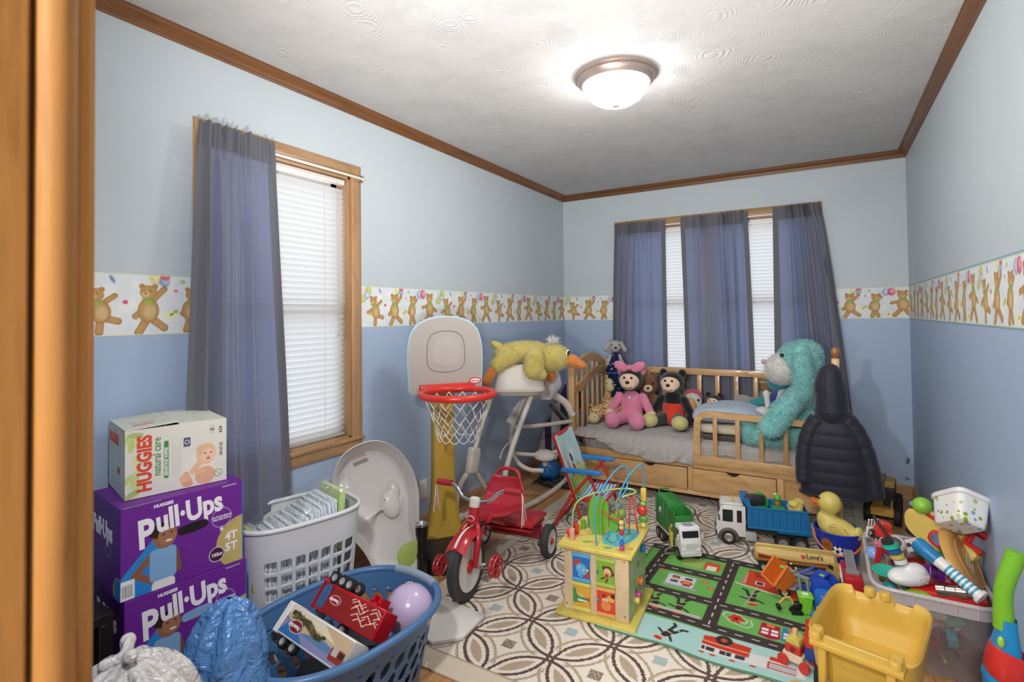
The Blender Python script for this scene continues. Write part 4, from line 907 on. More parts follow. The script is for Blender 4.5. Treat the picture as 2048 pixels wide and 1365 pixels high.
def pull_text(root, w, h, o):
    W_ = .353; H_ = .27; y = -.0012; R = (PI / 2, 0, 0)
    def P(u, v): return (u * W_, y, o + v * H_)
    text('P', .118, WHT, root, P(.125, .515), (PI / 2, -.05, 0), .0040, sx=.72); text('ull·Ups', .092, WHT, root, P(.262, .645), (PI / 2, -.085, 0), .0034, sx=.76)
    text('HUGGIES', .013, WHT, root, P(.24, .925), (PI / 2, -.03, 0), .0006)
    text('OUTSTANDING\nPROTECTION', .0088, WHT, root, P(.80, .605), R, .0002, align='CENTER'); text('with', .009, WHT, root, P(.80, .72), R, 0, align='CENTER')
    text('4T\n5T', .036, WHT, root, P(.885, .30), R, .0012, align='CENTER'); text('102ct', .015, WHT, root, P(.755, .145), R, .0005, align='CENTER'); text('TRAINING PANTS', .006, WHT, root, P(.80, .965), R, 0)
def pull_side(root, d, o, h):
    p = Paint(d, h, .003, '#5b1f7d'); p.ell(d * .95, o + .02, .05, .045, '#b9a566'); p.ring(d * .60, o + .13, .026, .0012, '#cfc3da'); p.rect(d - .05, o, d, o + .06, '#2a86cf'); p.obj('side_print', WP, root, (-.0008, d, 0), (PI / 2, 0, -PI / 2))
    text('Pull·Ups', .075, WHT, root, (-.0014, d - .02, o + .155), (PI / 2, 0, -PI / 2), .0028, sx=.78)
def pull_box(label, loc, h, o):
    r = thing('diaper_carton', label, 'box', loc, ANG); w, d = .353, .285
    carton_shell(r, w, d, h, PURP); pull_front(w, h, o).obj('front_print', WP, r, (0, -.0006, 0), (PI / 2, 0, 0)); pull_text(r, w, h, o); pull_side(r, d, o, h)
    q = MB(); q.prism([(.195 + (.032 * math.copysign(1, math.cos(a)) if abs(math.cos(a)) > .01 else 0) + .013 * math.cos(a), o + .158 + .013 * math.sin(a) + .075 * (.032 * math.copysign(1, math.cos(a)))) for a in np.linspace(0, 2 * PI, 25)[:-1]], .002, (0, .0003, 0), (PI / 2, 0, 0)); return r, q
r, q = pull_box('upper purple training-pants carton with a dark handle hole, under the wipes carton', (.355, .745, .484), .27, 0); q.build('handle_hole', plain('#140c16', .9), r, smooth=False)
MB().box((.055, -.0009, .27), (.10, .003, .002)).build('tape', plain('#8d7aa3', .3), r)
r, q = pull_box('lower purple training-pants carton with a blue handle hole, behind the plastic bags', (.365, .752, 0), .482, .212); q.build('handle_hole', plain('#7fa3cc', .6), r, smooth=False)
# wipes carton
KR = plain('#d8d6cf', .6); r = thing('wipes_carton', 'white wipes carton with green leaves and loose flaps on top of the purple cartons', 'box', (.285, .785, .756), math.atan2(.28, .066)); w, d, h = .288, .255, .212
q = MB(); q.box((w / 2, d / 2, .002), (w, d, .004))
for c, s in (((w / 2, .002, h / 2), (w, .004, h)), ((w / 2, d - .002, h / 2), (w, .004, h)), ((.002, d / 2, h / 2), (.004, d, h)), ((w - .002, d / 2, h / 2), (.004, d, h))): q.box(c, s)
q.build('carton', KR, r, smooth=False)
p = Paint(w, h, .0013, '#d9d8d0'); Rg = np.random.RandomState(5)
for i in range(16):
    x, y, a = Rg.uniform(0, .03), Rg.uniform(0, h), Rg.uniform(0, 3); p.ell(x, y, .022, .009, Rg.choice(['#b9c97e', '#cfd8a4', '#a5b96a', '#c6d193']), a, a=.9)
p.rect(.103, .045, .116, .165, '#3f8a3e', rad=.006)
for i in range(7): p.rect(.126 + .004 * i, .05, .127 + .004 * i, .05 + Rg.uniform(.05, .12), '#a9a99f', a=.6)
p.ell(.20, .06, .05, .045, '#e4dfd6', a=.7, soft=.02)
# baby: shoulder, arms, head
p.ell(.222, .03, .03, .03, '#dba98c'); p.seg([(.215, .045), (.185, .05), (.205, .075)], .018, '#e2b497'); p.seg([(.175, .02), (.165, .045)], .016, '#dca78a'); p.ell(.16, .03, .014, .016, '#e2b497'); p.ell(.17, .012, .016, .01, '#d79f82')
p.ell(.225, .10, .03, .034, '#e6bc9f'); p.ell(.223, .118, .028, .018, '#dcb596'); p.ell(.232, .096, .02, .022, '#ebc5aa'); p.ell(.222, .104, .0032, .0026, '#3a3f4a'); p.ell(.24, .104, .0032, .0026, '#3a3f4a'); p.ell(.231, .085, .006, .004, '#b9675a'); p.ell(.232, .094, .004, .003, '#d9a78a')
p.rect(.158, .135, .178, .165, '#54507c', rad=.003); p.ring(.168, .15, .006, .002, '#e0dfe6'); p.rect(.262, .085, .278, .135, '#cfcfc6'); p.rect(.2635, .0865, .2765, .1335, '#d9d8d0'); p.rect(.235, .165, .25, .195, '#c9c8c0'); p.ring(.262, .03, .012, .0022, '#4f9a4a'); p.seg([(.254, .038), (.27, .022)], .002, '#4f9a4a')
p.obj('front_print', WP, r, (0, -.0006, 0), (PI / 2, 0, 0))
RED = plain('#d5482c', .5); GRN = plain('#4f8a48', .5); DKT = plain('#3c3b36', .6); V = (PI / 2, -PI / 2, 0)
text('HUGGIES', .052, RED, r, (.068, -.0012, .016), V, .0022, sx=.82); text('natural care', .031, GRN, r, (.094, -.0012, .058), V, .0002, sx=.82); text('SENSITIVE WIPES', .0125, WHT, r, (.1135, -.0012, .053), V, .0004, sx=.98)
text('624', .015, DKT, r, (.274, -.0012, .165), V, .0002); text('50127 02', .0115, DKT, r, (.2745, -.0012, .088), V, .0002); text('3', .017, DKT, r, (.249, -.0012, .176), V, .0002)
p = Paint(d, h, .003, '#cfd8c6'); p.rect(0, 0, d, h * .55, '#d9dbd4', a=.7)
for i in range(9): p.ell(Rg.uniform(0, d), Rg.uniform(.16, h), .03, .01, Rg.choice(['#b9c97e', '#cfd8a4']), Rg.uniform(0, 3), a=.6)
for i in range(12): p.rect(d - .2 + (i % 4) * .035, .02 + .016 * (i // 4), d - .175 + (i % 4) * .035, .024 + .016 * (i // 4), '#a7b0a4')
p.ell(d - .09, .075, .022, .012, '#c4352f'); p.rect(d - .05, .13, d - .02, .148, '#e0e2dc'); p.obj('side_print', WP, r, (-.0008, d, 0), (PI / 2, 0, -PI / 2)); text('HUGGIES', .045, RED, r, (-.0014, d - .02, .155), (PI / 2, 0, -PI / 2), .0018, sx=.8)
for nm, x0, x1, rx in (('flap', .0, .142, .03), ('flap', .146, .288, -.05)):
    p2 = Paint(x1 - x0, d, .003, '#d6d8cf')
    for i in range(14): p2.ell(Rg.uniform(0, .14), Rg.uniform(0, d), .02, .008, Rg.choice(['#b9c97e', '#cfd8a4', '#c9cfb9']), Rg.uniform(0, 3), a=.7)
    if x0 == 0: p2.rect(.03, .05, .09, .075, '#d9674f', a=.8); p2.rect(.03, .09, .10, .13, '#c9cac2')
    solid(p2.obj(nm, WP, r, (x0, 0, h + (.001 if x0 == 0 else .001)), (0, (-.055 if x0 == 0 else .0), 0) if x0 == 0 else (0.03, 0.03, 0)), .003)
# ------------------------------------------------------------------ plastic bags
def bagmat(name, c, alpha=.25, tint='#ffffff'):
    m, t = newmat(name); v = t.coord(); n1 = t.noise(v, 9, 3, .5, 1.6); n2 = t.noise(v, 28, 2, .5, 1.2)
    nrm = t.bump(t.math('ADD', n1, t.math('MULTIPLY', n2, .4)), .9, .035)
    b = t.bsdf(hx(c), .2, 0, .6, nrm, Transmission_Weight=alpha, Subsurface_Weight=.0); return m
def bag(name, label, loc, R, H, mat, ridges, seed, knot=None, lean=(0, 0), blunt=2.4):
    r = thing(name, label, 'bag', loc); rr = random.Random(seed); ph = [rr.uniform(0, 6.28) for _ in range(8)]
    def f(u, w):
        a = 2 * PI * u; z = w; prof = (1 - max(0, (w - .25) / .75) ** blunt) ** .5 * (.82 + .18 * sstep(w / .3)); prof = max(.03 if knot else .05, prof); top = sstep((w - .5) / .5)
        rad = R * prof * (1 + .05 * math.sin(3 * a + ph[0]) + .04 * math.sin(5 * a + ph[1] + 4 * w) + .03 * math.sin(9 * a + ph[2] - 6 * w) + top * .16 * math.sin(ridges * a + ph[3]) + .02 * math.sin(23 * w + 4 * a))
        return Vector((rad * math.cos(a) + lean[0] * w * w, rad * math.sin(a) * .92 + lean[1] * w * w, H * z + .01 * math.sin(7 * a + ph[4]) * math.sin(PI * w)))
    MB().grid(f, 120, 60, True).build('body', mat, r, smooth=80)
    if knot:
        tp = Vector((lean[0], lean[1], H))
        blob('knot', [('e', tp + Vector((0, 0, .0)), (.022, .02, .018)), ('c', tp, tp + Vector((.045, -.01, .022)), .010, .016), ('c', tp, tp + Vector((-.04, .02, .015)), .010, .018), ('c', tp, tp + Vector((-.01, -.04, .0)), .012, .014)], mat, r, .006, 3)
    return r
bag('trash_bag', 'full white plastic bag tied in a knot in front of the purple cartons', (.735, .60, 0), .205, .53, bagmat('white_film', '#d5d3d2', .1), 13, 3, True)
bag('plastic_bag', 'crumpled translucent blue plastic bag beside the white tied bag', (.675, .865, 0), .128, .525, bagmat('blue_film', '#5d97d9', .25), 7, 9, None, (.01, .01))
# ------------------------------------------------------------------ white hamper with a pack of diapers
def holed(name, mat, parent, fn, nu, nv, hole, th, loc=None):
    b = MB(); V_ = [[b.bm.verts.new(fn(i / nu, j / (nv - 1))) for j in range(nv)] for i in range(nu)]
    for i in range(nu):
        for j in range(nv - 1):
            if hole((i + .5) / nu, (j + .5) / (nv - 1)): continue
            b.bm.faces.new((V_[i][j], V_[(i + 1) % nu][j], V_[(i + 1) % nu][j + 1], V_[i][j + 1]))
    o = b.build(name, mat, parent, loc, smooth=60); solid(o, th); return o
HAMP = plain('#d3d6dc', .35); ha = math.atan2(.369, .098)
hm = thing('laundry_hamper', 'tall white plastic hamper with rows of square holes under the window', 'hamper', (.295, 1.39, 0), ha)
def oblong(u, a, b, p): c, s = math.cos(2 * PI * u), math.sin(2 * PI * u); q = 1 / ((abs(c) ** p + abs(s) ** p) ** (1 / p)); return a * c * q, b * s * q
def hwall(u, w): x, y = oblong(u, .19 + .045 * w, .125 + .04 * w, 3.2); return Vector((x, y, .003 + .53 * w))
def hhole(u, w):
    x, y = oblong(u, .22, .155, 3.2); z = .533 * w
    if abs(y) < .12: return False
    cx, cz = x / .05 + .5, (z - .06) / .052
    if not (-.175 < x < .175) or cz < 0 or cz > 7: return False
    fx, fz = abs(cx % 1 - .5), abs(cz % 1 - .5); return max(fx, fz) < .37 and fx + fz < .66
holed('body', HAMP, hm, hwall, 320, 130, hhole, .003)
q = MB()
q.tube([Vector((*oblong(k / 80, .236, .166, 3.2), .535)) for k in range(80)], .009, 10, closed=True); q.build('rim', HAMP, hm)
MB().lathe([(.001, .002), (.9, .002), (1, .004), (1, .008), (.001, .008)], n=60, sx=.192, sy=.127, p=3.2).build('base', HAMP, hm)
dp = thing('diaper_pack', 'clear bag of folded white diapers with a green edge sticking out of the hamper', 'diaper pack', (.295, 1.375, .012), ha)
m, t = newmat('diaper_print'); wv = t.node('TexWave', ins={'Vector': t.coord(scale=(1, 1, 3)), 'Scale': 22.0, 'Distortion': 6.0, 'Detail': 3.0}); t.bsdf(t.mix(t.math('GREATER_THAN', wv.outputs['Fac'], .62), hx('#e2e6ea'), hx('#a9bfce')), .6, 0, .2, t.bump(wv.outputs['Fac'], .3, .004)); DIAP = m
for i in range(13):
    h_ = .46 + .0085 * i; MB().box((-.15 + .0228 * i, -.005, h_ / 2), (.0222, .20, h_), (.0, 0, 0), bev=.006, seg=2).build('diaper', DIAP, dp)
MB().box((.158, .0, .47), (.03, .19, .24), (0, .06, 0), bev=.012, seg=2).build('green_end', plain('#b9cf8c', .4), dp); MB().box((-.175, -.0, .40), (.018, .2, .20), (0, .06, 0), bev=.008, seg=2).build('green_end', plain('#b9cf8c', .4), dp)
m, t = newmat('clear_film'); tr = t.node('BsdfTransparent'); gl = t.node('BsdfGlossy', ins={'Roughness': .12}); n = t.bump(t.noise(t.coord(), 24, 4, .6, 1), 1.0, .02); t.l.new(n, gl.inputs['Normal']); mx = t.node('MixShader', ins={0: .13}); t.l.new(tr.outputs[0], mx.inputs[1]); t.l.new(gl.outputs[0], mx.inputs[2]); t.l.new(mx.outputs[0], t.out.inputs[0]); CLEAR = m
MB().grid(lambda u, w: Vector((-.18 + .36 * u, -.115 + .23 * w, .475 + .125 * u + .018 * math.sin(u * 14) * math.sin(w * 9) + .05 * (1 - (2 * w - 1) ** 2))), 30, 24).build('film', CLEAR, dp)
# ------------------------------------------------------------------ baby bath leaning on the wall
TUBM = plain('#dcd9d8', .25, 0, .5)
tb = thing('baby_bath', 'white plastic baby bath standing on end against the left wall', 'baby bath', (.40, 1.93, .01))
ax_y = Vector((.15 - .40, 1.84 - 1.93, .70)).normalized(); nz = Vector((.80, -.52, .0)); nz = (nz - ax_y * nz.dot(ax_y)).normalized(); ax_x = ax_y.cross(nz)
tb.matrix_world = Matrix.Translation((.40, 1.93, .02)) @ Matrix((ax_x, ax_y, nz)).transposed().to_4x4()
def tubw(v): return .195 - .05 * math.exp(-((v - .28) / .2) ** 2) + .02 * sstep((v - .3) / .5)
def tubf(u, w):
    # u round the rim, w: 0 outer foot -> .35 rim -> 1 inner bottom
    c, s = math.cos(2 * PI * u), math.sin(2 * PI * u); L = .36; v = (s + 1) / 2
    hw = tubw(v)
    if w < .3: k = w / .3; sc = .80 + .17 * k; z = -.17 + .17 * k
    elif w < .45: a = (w - .3) / .15 * PI; sc = .985 - .018 * math.cos(a) * 1 - .02 * (a / PI); z = .018 * math.sin(a)
    else: k = (w - .45) / .55; sc = .93 * (1 - k ** 2.2); z = -.155 * math.sin(min(1, k * 1.9) * PI / 2) + (.05 * math.exp(-((v - .45) / .12) ** 2) * sstep(k * 2 - .6))
    p = 2.4; q = 1 / ((abs(c) ** p + abs(s) ** p) ** (1 / p)); return Vector((hw * c * q * sc, L + L * s * q * sc, z))
MB().grid(tubf, 72, 44, True).build('shell', TUBM, tb, smooth=60)
blob('seat_bump', [('e', (0.06, .36, -.13), (.05, .07, .03)), ('e', (.10, .42, -.135), (.03, .045, .024))], TUBM, tb, .007); blob('sling_pad', [('e', (.07, .10, -.10), (.075, .06, .02))], plain('#a5bd5e', .6), tb, .007); MB().box((-.02, .655, -.035), (.07, .004, .02), (.6, 0, 0)).build('label', plain('#b9a79a', .6), tb)
MB().sph((.035, .40, -.098), (.004, .004, .003), 8, 6).build('drain_plug', plain('#8d8a88', .4), tb)
# ------------------------------------------------------------------ blue laundry basket with trucks
BLU = plain('#466f9f', .35); BK = thing('laundry_basket', 'blue oval laundry basket with leaf-shaped holes, full of toy trucks', 'laundry basket', (.70, 1.265, 0), PI / 2 - .12)
def bwall(u, w): x, y = oblong(u, .275 + .06 * w, .19 + .055 * w, 2.5); return Vector((x, y, .004 + .285 * w))
def bhole(u, w):
    z = .285 * w; a = u * 34 + (.5 if int((z - .05) / .055) % 2 else 0)
    for ua in (0, .5, 1): 
        if abs(u - ua) < .036 and .225 < z < .262: return ((u - ua) / .036) ** 2 + ((z - .243) / .02) ** 2 < 1
        if abs(u - ua) < .05 and z > .2: return False
    if z < .05 or z > .225: return False
    fx, fz = (a % 1) - .5, ((z - .05) / .055) % 1 - .5; fx2 = fx - fz * .35
    return (fx2 / .30) ** 2 + (fz / .44) ** 2 < 1
holed('body', BLU, BK, bwall, 440, 66, bhole, .003)
q = MB(); q.tube([Vector((*oblong(k / 90, .345, .255, 2.5), .288)) for k in range(90)], .014, 10, closed=True); q.build('rim', BLU, BK)
for u0 in (0, .5): q = MB(); q.tube([Vector((*oblong(u0 + k / 90, .346, .256, 2.5), .29)) for k in range(-6, 7)], .0165, 12, caps=True); q.build('handle_grip', plain('#8a9bb0', .45), BK)
MB().lathe([(.001, .002), (1, .002), (1, .008), (.001, .008)], n=60, sx=.276, sy=.192, p=2.5).build('base', BLU, BK)
def frame(TL, TR, BL):
    TL, TR, BL = map(Vector, (TL, TR, BL)); x = (TR - TL).normalized(); y = (TL - BL); y = (y - x * y.dot(x)).normalized(); z = x.cross(y); M = Matrix((x, y, z)).transposed().to_4x4(); M.translation = BL; return M, (TR - TL).length, (TL - BL - x * (TL - BL).dot(x)).length
def wheel(parent, c, ax, r, wd, hub='#c9c9c9', tyre='#191919', nm='wheel'):
    """tyre as the part, hub as its own piece; ax = unit axle direction"""
    q = Vector(ax).to_track_quat('Z', 'Y').to_matrix().to_euler()
    o = MB().lathe([(r * .55, -wd / 2), (r * .9, -wd / 2), (r, -wd * .3), (r, wd * .3), (r * .9, wd / 2), (r * .55, wd / 2)], n=24).build(nm, plain(tyre, .7), parent, c, q)
    h = MB(); h.lathe([(.0005, -wd * .30), (r * .3, -wd * .34), (r * .56, -wd * .46), (r * .56, wd * .46), (r * .3, wd * .34), (.0005, wd * .30)], n=20)
    h.build('hub', plain(hub, .35, .6), o); return o
CHR = plain('#d5d5d8', .12, 1.0)
# white trailer on its side
M, L, Hh = frame((.602, 1.137, .36), (.954, 1.122, .33), (.606, 1.08, .30)); Hh = .09; L = .30
r = thing('toy_trailer', 'white toy trailer printed with a landscape, lying on its side in the blue basket', 'toy truck'); r.matrix_world = M
MB().box((L / 2, Hh / 2, -.04), (L, Hh, .08), bev=.003).build('box', plain('#dcdad8', .35), r); MB().box((-.012, Hh / 2, -.04), (.024, Hh + .004, .084), bev=.002).build('rear_frame', plain('#e2e0de', .35), r)
p = Paint(L, Hh - .012, .0016, '#5a7fa8'); w, h = L, Hh - .012
p.poly([(0, h), (w, h), (w, h * .35), (w * .6, h * .55), (w * .25, h * .3), (0, h * .62)], '#c2a985'); p.poly([(0, h), (w * .55, h), (w * .8, h * .6), (w * .4, h * .72), (.0, h * .75)], '#dccdb2')
p.poly([(.02, h * .8), (w * .35, h * .86), (w * .62, h * .42), (w * .5, h * .38), (w * .3, h * .62)], '#4b4a2e')
for i in range(40): x = Rg.uniform(.02, w * .62); p.ell(x, h * (.86 - .55 * x / w + Rg.uniform(-.14, .1)), Rg.uniform(.004, .01), .005, Rg.choice(['#5d5a38', '#39391f', '#6f6a45']))
p.poly([(0, 0), (w, 0), (w, h * .3), (w * .7, h * .22), (w * .3, h * .3), (0, h * .55)], '#8585ad'); p.poly([(0, h * .1), (.03, h * .55), (.07, h * .35), (.12, 0), (0, 0)], '#2f6fae'); p.rect(w * .78, h * .1, w * .98, h * .55, '#8d2f26', rad=.006); p.rect(w * .80, h * .28, w * .88, h * .6, '#b8b0a8', rad=.003); p.rect(w * .90, h * .3, w * .97, h * .5, '#3a2522')
p.ell(w * .2, h * .42, .031, .018, '#e6e0dc', .0); p.ell(w * .2, h * .42, .029, .0165, '#7a1f22', .0); p.obj('side_print', WP, r, (0, .006, .0006)); text('Peterbilt', .016, WHT, r, (w * .2 + .022, .006 + h * .42 + .004, .0012), (0, 0, PI), .0004, shear=.3)
wheel(r, (.03, -.012, -.02), (0, 0, 1), .02, .02); wheel(r, (.08, -.012, -.02), (0, 0, 1), .02, .02)
# red flame trailer upside down
M, L, Hh = frame((.657, 1.275, .38), (.916, 1.268, .36), (.646, 1.217, .31)); L = .25; Hh = .09
r = thing('toy_trailer', 'red toy trailer with white flames and chrome wheels, upside down in the blue basket', 'toy truck'); r.matrix_world = M; REDP = plain('#b3131f', .25)
MB().box((L / 2, Hh / 2, -.04), (L, Hh, .075), bev=.003).build('box', REDP, r)
p = Paint(L - .012, Hh - .018, .0014, '#8d1f1f'); w, h = p.w, p.h
for i in range(14): p.rect(0, i * h / 14, w, i * h / 14 + .002, '#5e1512', a=.6)
for i in range(12):
    x = Rg.uniform(.05, w); y = Rg.uniform(.01, h); p.seg([(x, y), (x + .02, y + .012), (x + .045, y - .004), (x + .06, y + .008)], .0035, '#d98f80', a=.8); p.seg([(x, y), (x + .02, y + .012), (x + .045, y - .004), (x + .06, y + .008)], .0014, '#f3dcd4')
p.ell(.032, h * .55, .025, .014, '#e6e0dc'); p.ell(.032, h * .55, .0235, .0128, '#8a1720'); p.obj('side_print', WP, r, (.006, .009, .0006)); text('Peterbilt', .013, WHT, r, (.006 + .05, .009 + h * .55 + .003, .0012), (0, 0, PI), .0004, shear=.3)
q = MB()
for y in (0.004, Hh - .004): q.box((-.03, y, -.012), (.06, .007, .007)); q.box((-.03, y, -.07), (.06, .007, .007))
for z in (-.012, -.07): q.box((-.057, Hh / 2, z), (.007, Hh, .007))
q.box((-.03, Hh + .006, -.04), (.07, .008, .06)); q.build('rear_frame', REDP, r, smooth=False)
for x in (-.02, .02, .055): wheel(r, (x, Hh + .018, -.012), (0, 0, 1), .0215, .018); wheel(r, (x, Hh + .018, -.066), (0, 0, 1), .0215, .018)
q = MB(); q.box((.17, Hh + .012, -.04), (.012, .03, .05)); q.box((.20, Hh + .012, -.04), (.012, .03, .05)); q.box((.185, Hh + .004, -.04), (.05, .008, .05)); q.build('landing_gear', REDP, r, smooth=False)
wheel(r, (.10, -.018, -.03), (0, 0, 1), .02, .018)
r = thing('balloon', 'lavender balloon resting in the blue basket', 'balloon', (.845, 1.445, .255)); MB().lathe([(.001, -.092), (.03, -.088), (.062, -.06), (.082, -.015), (.085, .02), (.075, .055), (.048, .082), (.02, .092), (.001, .094)], n=36, rot=(.5, .3, 0)).build('skin', plain('#b9a9cc', .25, 0, .5), r); MB().lathe([(.003, 0), (.006, -.01), (.012, -.018)], (.0, .048, -.078), 12, (.5, .3, 0)).build('neck', plain('#b9a9cc', .3), r)
# loose blocks and bits in the basket
def brick(name, label, c, d, col, rot, group, studs=2, cat='toy block'):
    r = thing(name, label, cat, c, rot, group); MB().box((0, 0, d[2] / 2), d, bev=.003).build('body', plain(col, .35), r)
    for i in range(studs): MB().cyl(((i - (studs - 1) / 2) * d[0] / studs, 0, d[2]), ((i - (studs - 1) / 2) * d[0] / studs, 0, d[2] + .007), .008, n=12).build('stud', plain(col, .35), r)
    return r
for i, (c, col, rot, cn) in enumerate((((.80, 1.02, .20), '#2f9e44', (.3, .2, .5), 'green'), ((.84, 1.06, .17), '#d9642a', (.2, -.3, 1.2), 'orange'), ((.78, 1.08, .16), '#c8262c', (-.3, .2, 2.0), 'red'), ((.86, .99, .16), '#d9642a', (.1, .4, .2), 'orange'), ((.75, 1.0, .17), '#2f9e44', (.5, .1, 2.6), 'green'), ((.90, 1.05, .15), '#d8b23a', (.2, .2, .9), 'yellow'))):
    brick('building_brick', '%s plastic building brick in the basket, %s' % (cn, ('leaning by the trailer wheels', 'under the white trailer', 'under the white trailer', 'beside the basket wall', 'beside the basket wall', 'by the basket rim')[i]), c, (.06, .032, .03), col, rot, 'loose bricks in the blue basket')
q = thing('filler_truck', 'dark toy truck chassis under the trailers in the blue basket', 'toy truck', (.66, 1.30, .012), .6); MB().box((0, 0, .06), (.30, .09, .03), bev=.004).build('chassis', plain('#27272b', .5), q); MB().box((.1, 0, .12), (.09, .085, .09), bev=.01, seg=2).build('cab', plain('#3a3d46', .4), q)
for x in (-.1, -.05, .1):
    for y in (-.05, .05): wheel(q, (x, y, .03), (0, 1, 0), .03, .022)
for i, (x, y, col) in enumerate(((.60, 1.40, '#34363c'), (.80, 1.40, '#2e2f36'), (.74, 1.14, '#3b3c42'))): q = MB(); q.box((0, 0, .05), (.16, .12, .09), bev=.012, seg=2); o = q.build('toy_case', plain(col, .5), None, (x, y, .012), (0, 0, .7 * i)); tag(o, 'dark plastic toy case lying deep in the blue basket ' + ('beside the red trailer wheels', 'under the lavender balloon', 'under the white trailer')[i], 'toy case', 'dark cases in the basket')
# ------------------------------------------------------------------ flat white home plate on the rug
o = MB().prism([(.862, 1.90), (.872, 1.725), (.785, 1.635), (.60, 1.69), (.62, 1.92)], .016, (0, 0, .010), bev=.004).build('home_plate', plain('#dad7d3', .45)); tag(o, 'flat white rubber home plate lying on the rug beside the blue basket', 'home plate')
# ------------------------------------------------------------------ basketball hoop
hp = thing('basketball_hoop', 'toddler basketball hoop with yellow post, grey backboard and red rim', 'basketball hoop', (.285, 2.345, 0), math.atan2(-.6, .8))  # local +X = facing
YEL = plain('#b9993c', .4); GRB = plain('#a9a29c', .4); RIM = plain('#cf2f27', .3)
def basef(u, w):
    x, y = oblong(u, 1, 1, 3.4); lv = [(1.0, 0), (1.0, .03), (.93, .07), (.78, .092), (.5, .10), (.0, .10)]
    k = w * 5; i = min(4, int(k)); f = k - i; s = lv[i][0] + (lv[i + 1][0] - lv[i][0]) * f; z = lv[i][1] + (lv[i + 1][1] - lv[i][1]) * f
    return Vector((.06 + x * .22 * s, y * .18 * s, z))
MB().grid(basef, 60, 21, True).build('base', plain('#1b1a1a', .45), hp, loc=(0, 0, .001))
def polef(u, w):
    z = .09 + w * .84; k = .105 * math.exp(-w * 7) * .55 + .058 + .004 * w; d = .05 * math.exp(-w * 7) * .5 + .045; x, y = oblong(u, d, k, 5); return Vector((x, y, z))
MB().grid(polef, 40, 30, True).build('post', YEL, hp, smooth=50); MB().box((.05, 0, .86), (.006, .05, .045), bev=.002).build('post_latch', plain('#a8893a', .4), hp)
BOARD = [(-.205, .0), (-.2, -.01), (-.12, -.02), (.12, -.02), (.2, -.01), (.205, .0), (.215, .18), (.205, .29), (.165, .365), (.09, .40), (0, .41), (-.09, .40), (-.165, .365), (-.205, .29), (-.215, .18)]
def smoothpoly(P, it=2):
    for _ in range(it): P = [q for i in range(len(P)) for q in (tuple(.75 * a + .25 * b for a, b in zip(P[i], P[(i + 1) % len(P)])), tuple(.25 * a + .75 * b for a, b in zip(P[i], P[(i + 1) % len(P)])))]
    return P
R90 = Matrix(((0, 0, 1), (1, 0, 0), (0, 1, 0)))   # local poly x->y, y->z, extrude->x
MB().prism(smoothpoly(BOARD), .035, (.05, 0, .905), R90, bev=.006).build('backboard', plain('#a8cbe0', .4), hp); MB().prism(smoothpoly([(x * .97, y * .97 + .004) for x, y in BOARD]), .012, (.078, 0, .905), R90, bev=.003).build('board_face', GRB, hp)
sq = smoothpoly([(-.10, .1), (.10, .1), (.11, .22), (.09, .31), (0, .33), (-.09, .31), (-.11, .22)], 2); MB().tube([R90 @ Vector((x, y, 0)) + Vector((.0905, 0, .905)) for x, y in sq], .002, 6, closed=True).build('target_line', plain('#6f6863', .5), hp); MB().prism([(x * .72, .215 + (y - .215) * .72) for x, y in sq], .003, (.0885, 0, .905), R90).build('target_panel', plain('#aea8a2', .4), hp)
RC = Vector((.305, 0, .915)); rr_ = .185
q = MB(); q.tube([RC + Vector((rr_ * math.cos(a), rr_ * math.sin(a), 0)) for a in np.linspace(0, 2 * PI, 49)[:-1]], .017, 12, closed=True); q.box((.105, 0, .918), (.05, .30, .05), bev=.008, seg=2); q.build('rim', RIM, hp)
# net: criss-cross cords
q = MB(); NS = 14
def netp(i, l): z = [0, -.045, -.085, -.125, -.165, -.205][l]; rad = [.165, .155, .135, .122, .112, .104][l]; a = 2 * PI * (i + .5 * (l % 2)) / NS; return RC + Vector((rad * math.cos(a), rad * math.sin(a), z - .012))
for l in range(5):
    for i in range(NS):
        j = i if l % 2 == 0 else i + 1; k2 = i - 1 if l % 2 == 0 else i
        q.tube([netp(i, l), netp(j if l % 2 else i, l + 1)], .0024, 5); q.tube([netp(i, l), netp((i + 1) if l % 2 else (i - 1), l + 1)], .0024, 5)
for i in range(NS): q.tube([netp(i, 5), netp(i, 5) + (netp(i + 1, 5) - netp(i, 5)) / 2 + Vector((0, 0, -.018)), netp(i + 1, 5)], .0024, 5, smooth=1)
q.build('net', fabric('#dcdad6', None, 300), hp)
MB().prism(smoothpoly([(-.034, -.017), (.034, -.017), (.034, .017), (-.034, .017)], 3), .002, (.0905, .165, 1.0 - .05), R90).build('badge_edge', plain('#b5242a', .4), hp); MB().prism(smoothpoly([(-.028, -.012), (.028, -.012), (.028, .012), (-.028, .012)], 3), .003, (.0905, .165, .95), R90).build('badge', WHT, hp); text('little tikes', .0115, RED, hp, (.0945, .143, .946), (PI / 2, 0, PI / 2), .0004)
# tall black tumbler
tm = thing('flashlight', 'tall black flashlight standing upright between the basket and the hoop base', 'flashlight', (.445, 1.975, .01)); MB().lathe([(.001, 0), (.024, 0), (.024, .13), (.026, .135), (.026, .15), (.022, .155), (.022, .21), (.027, .235), (.031, .26), (.031, .292)], n=28).build('barrel', plain('#131316', .25), tm); MB().lathe([(.031, .29), (.0325, .294), (.031, .3), (.027, .3), (.02, .285), (.001, .28)], n=28).build('lens_ring', CHR, tm)

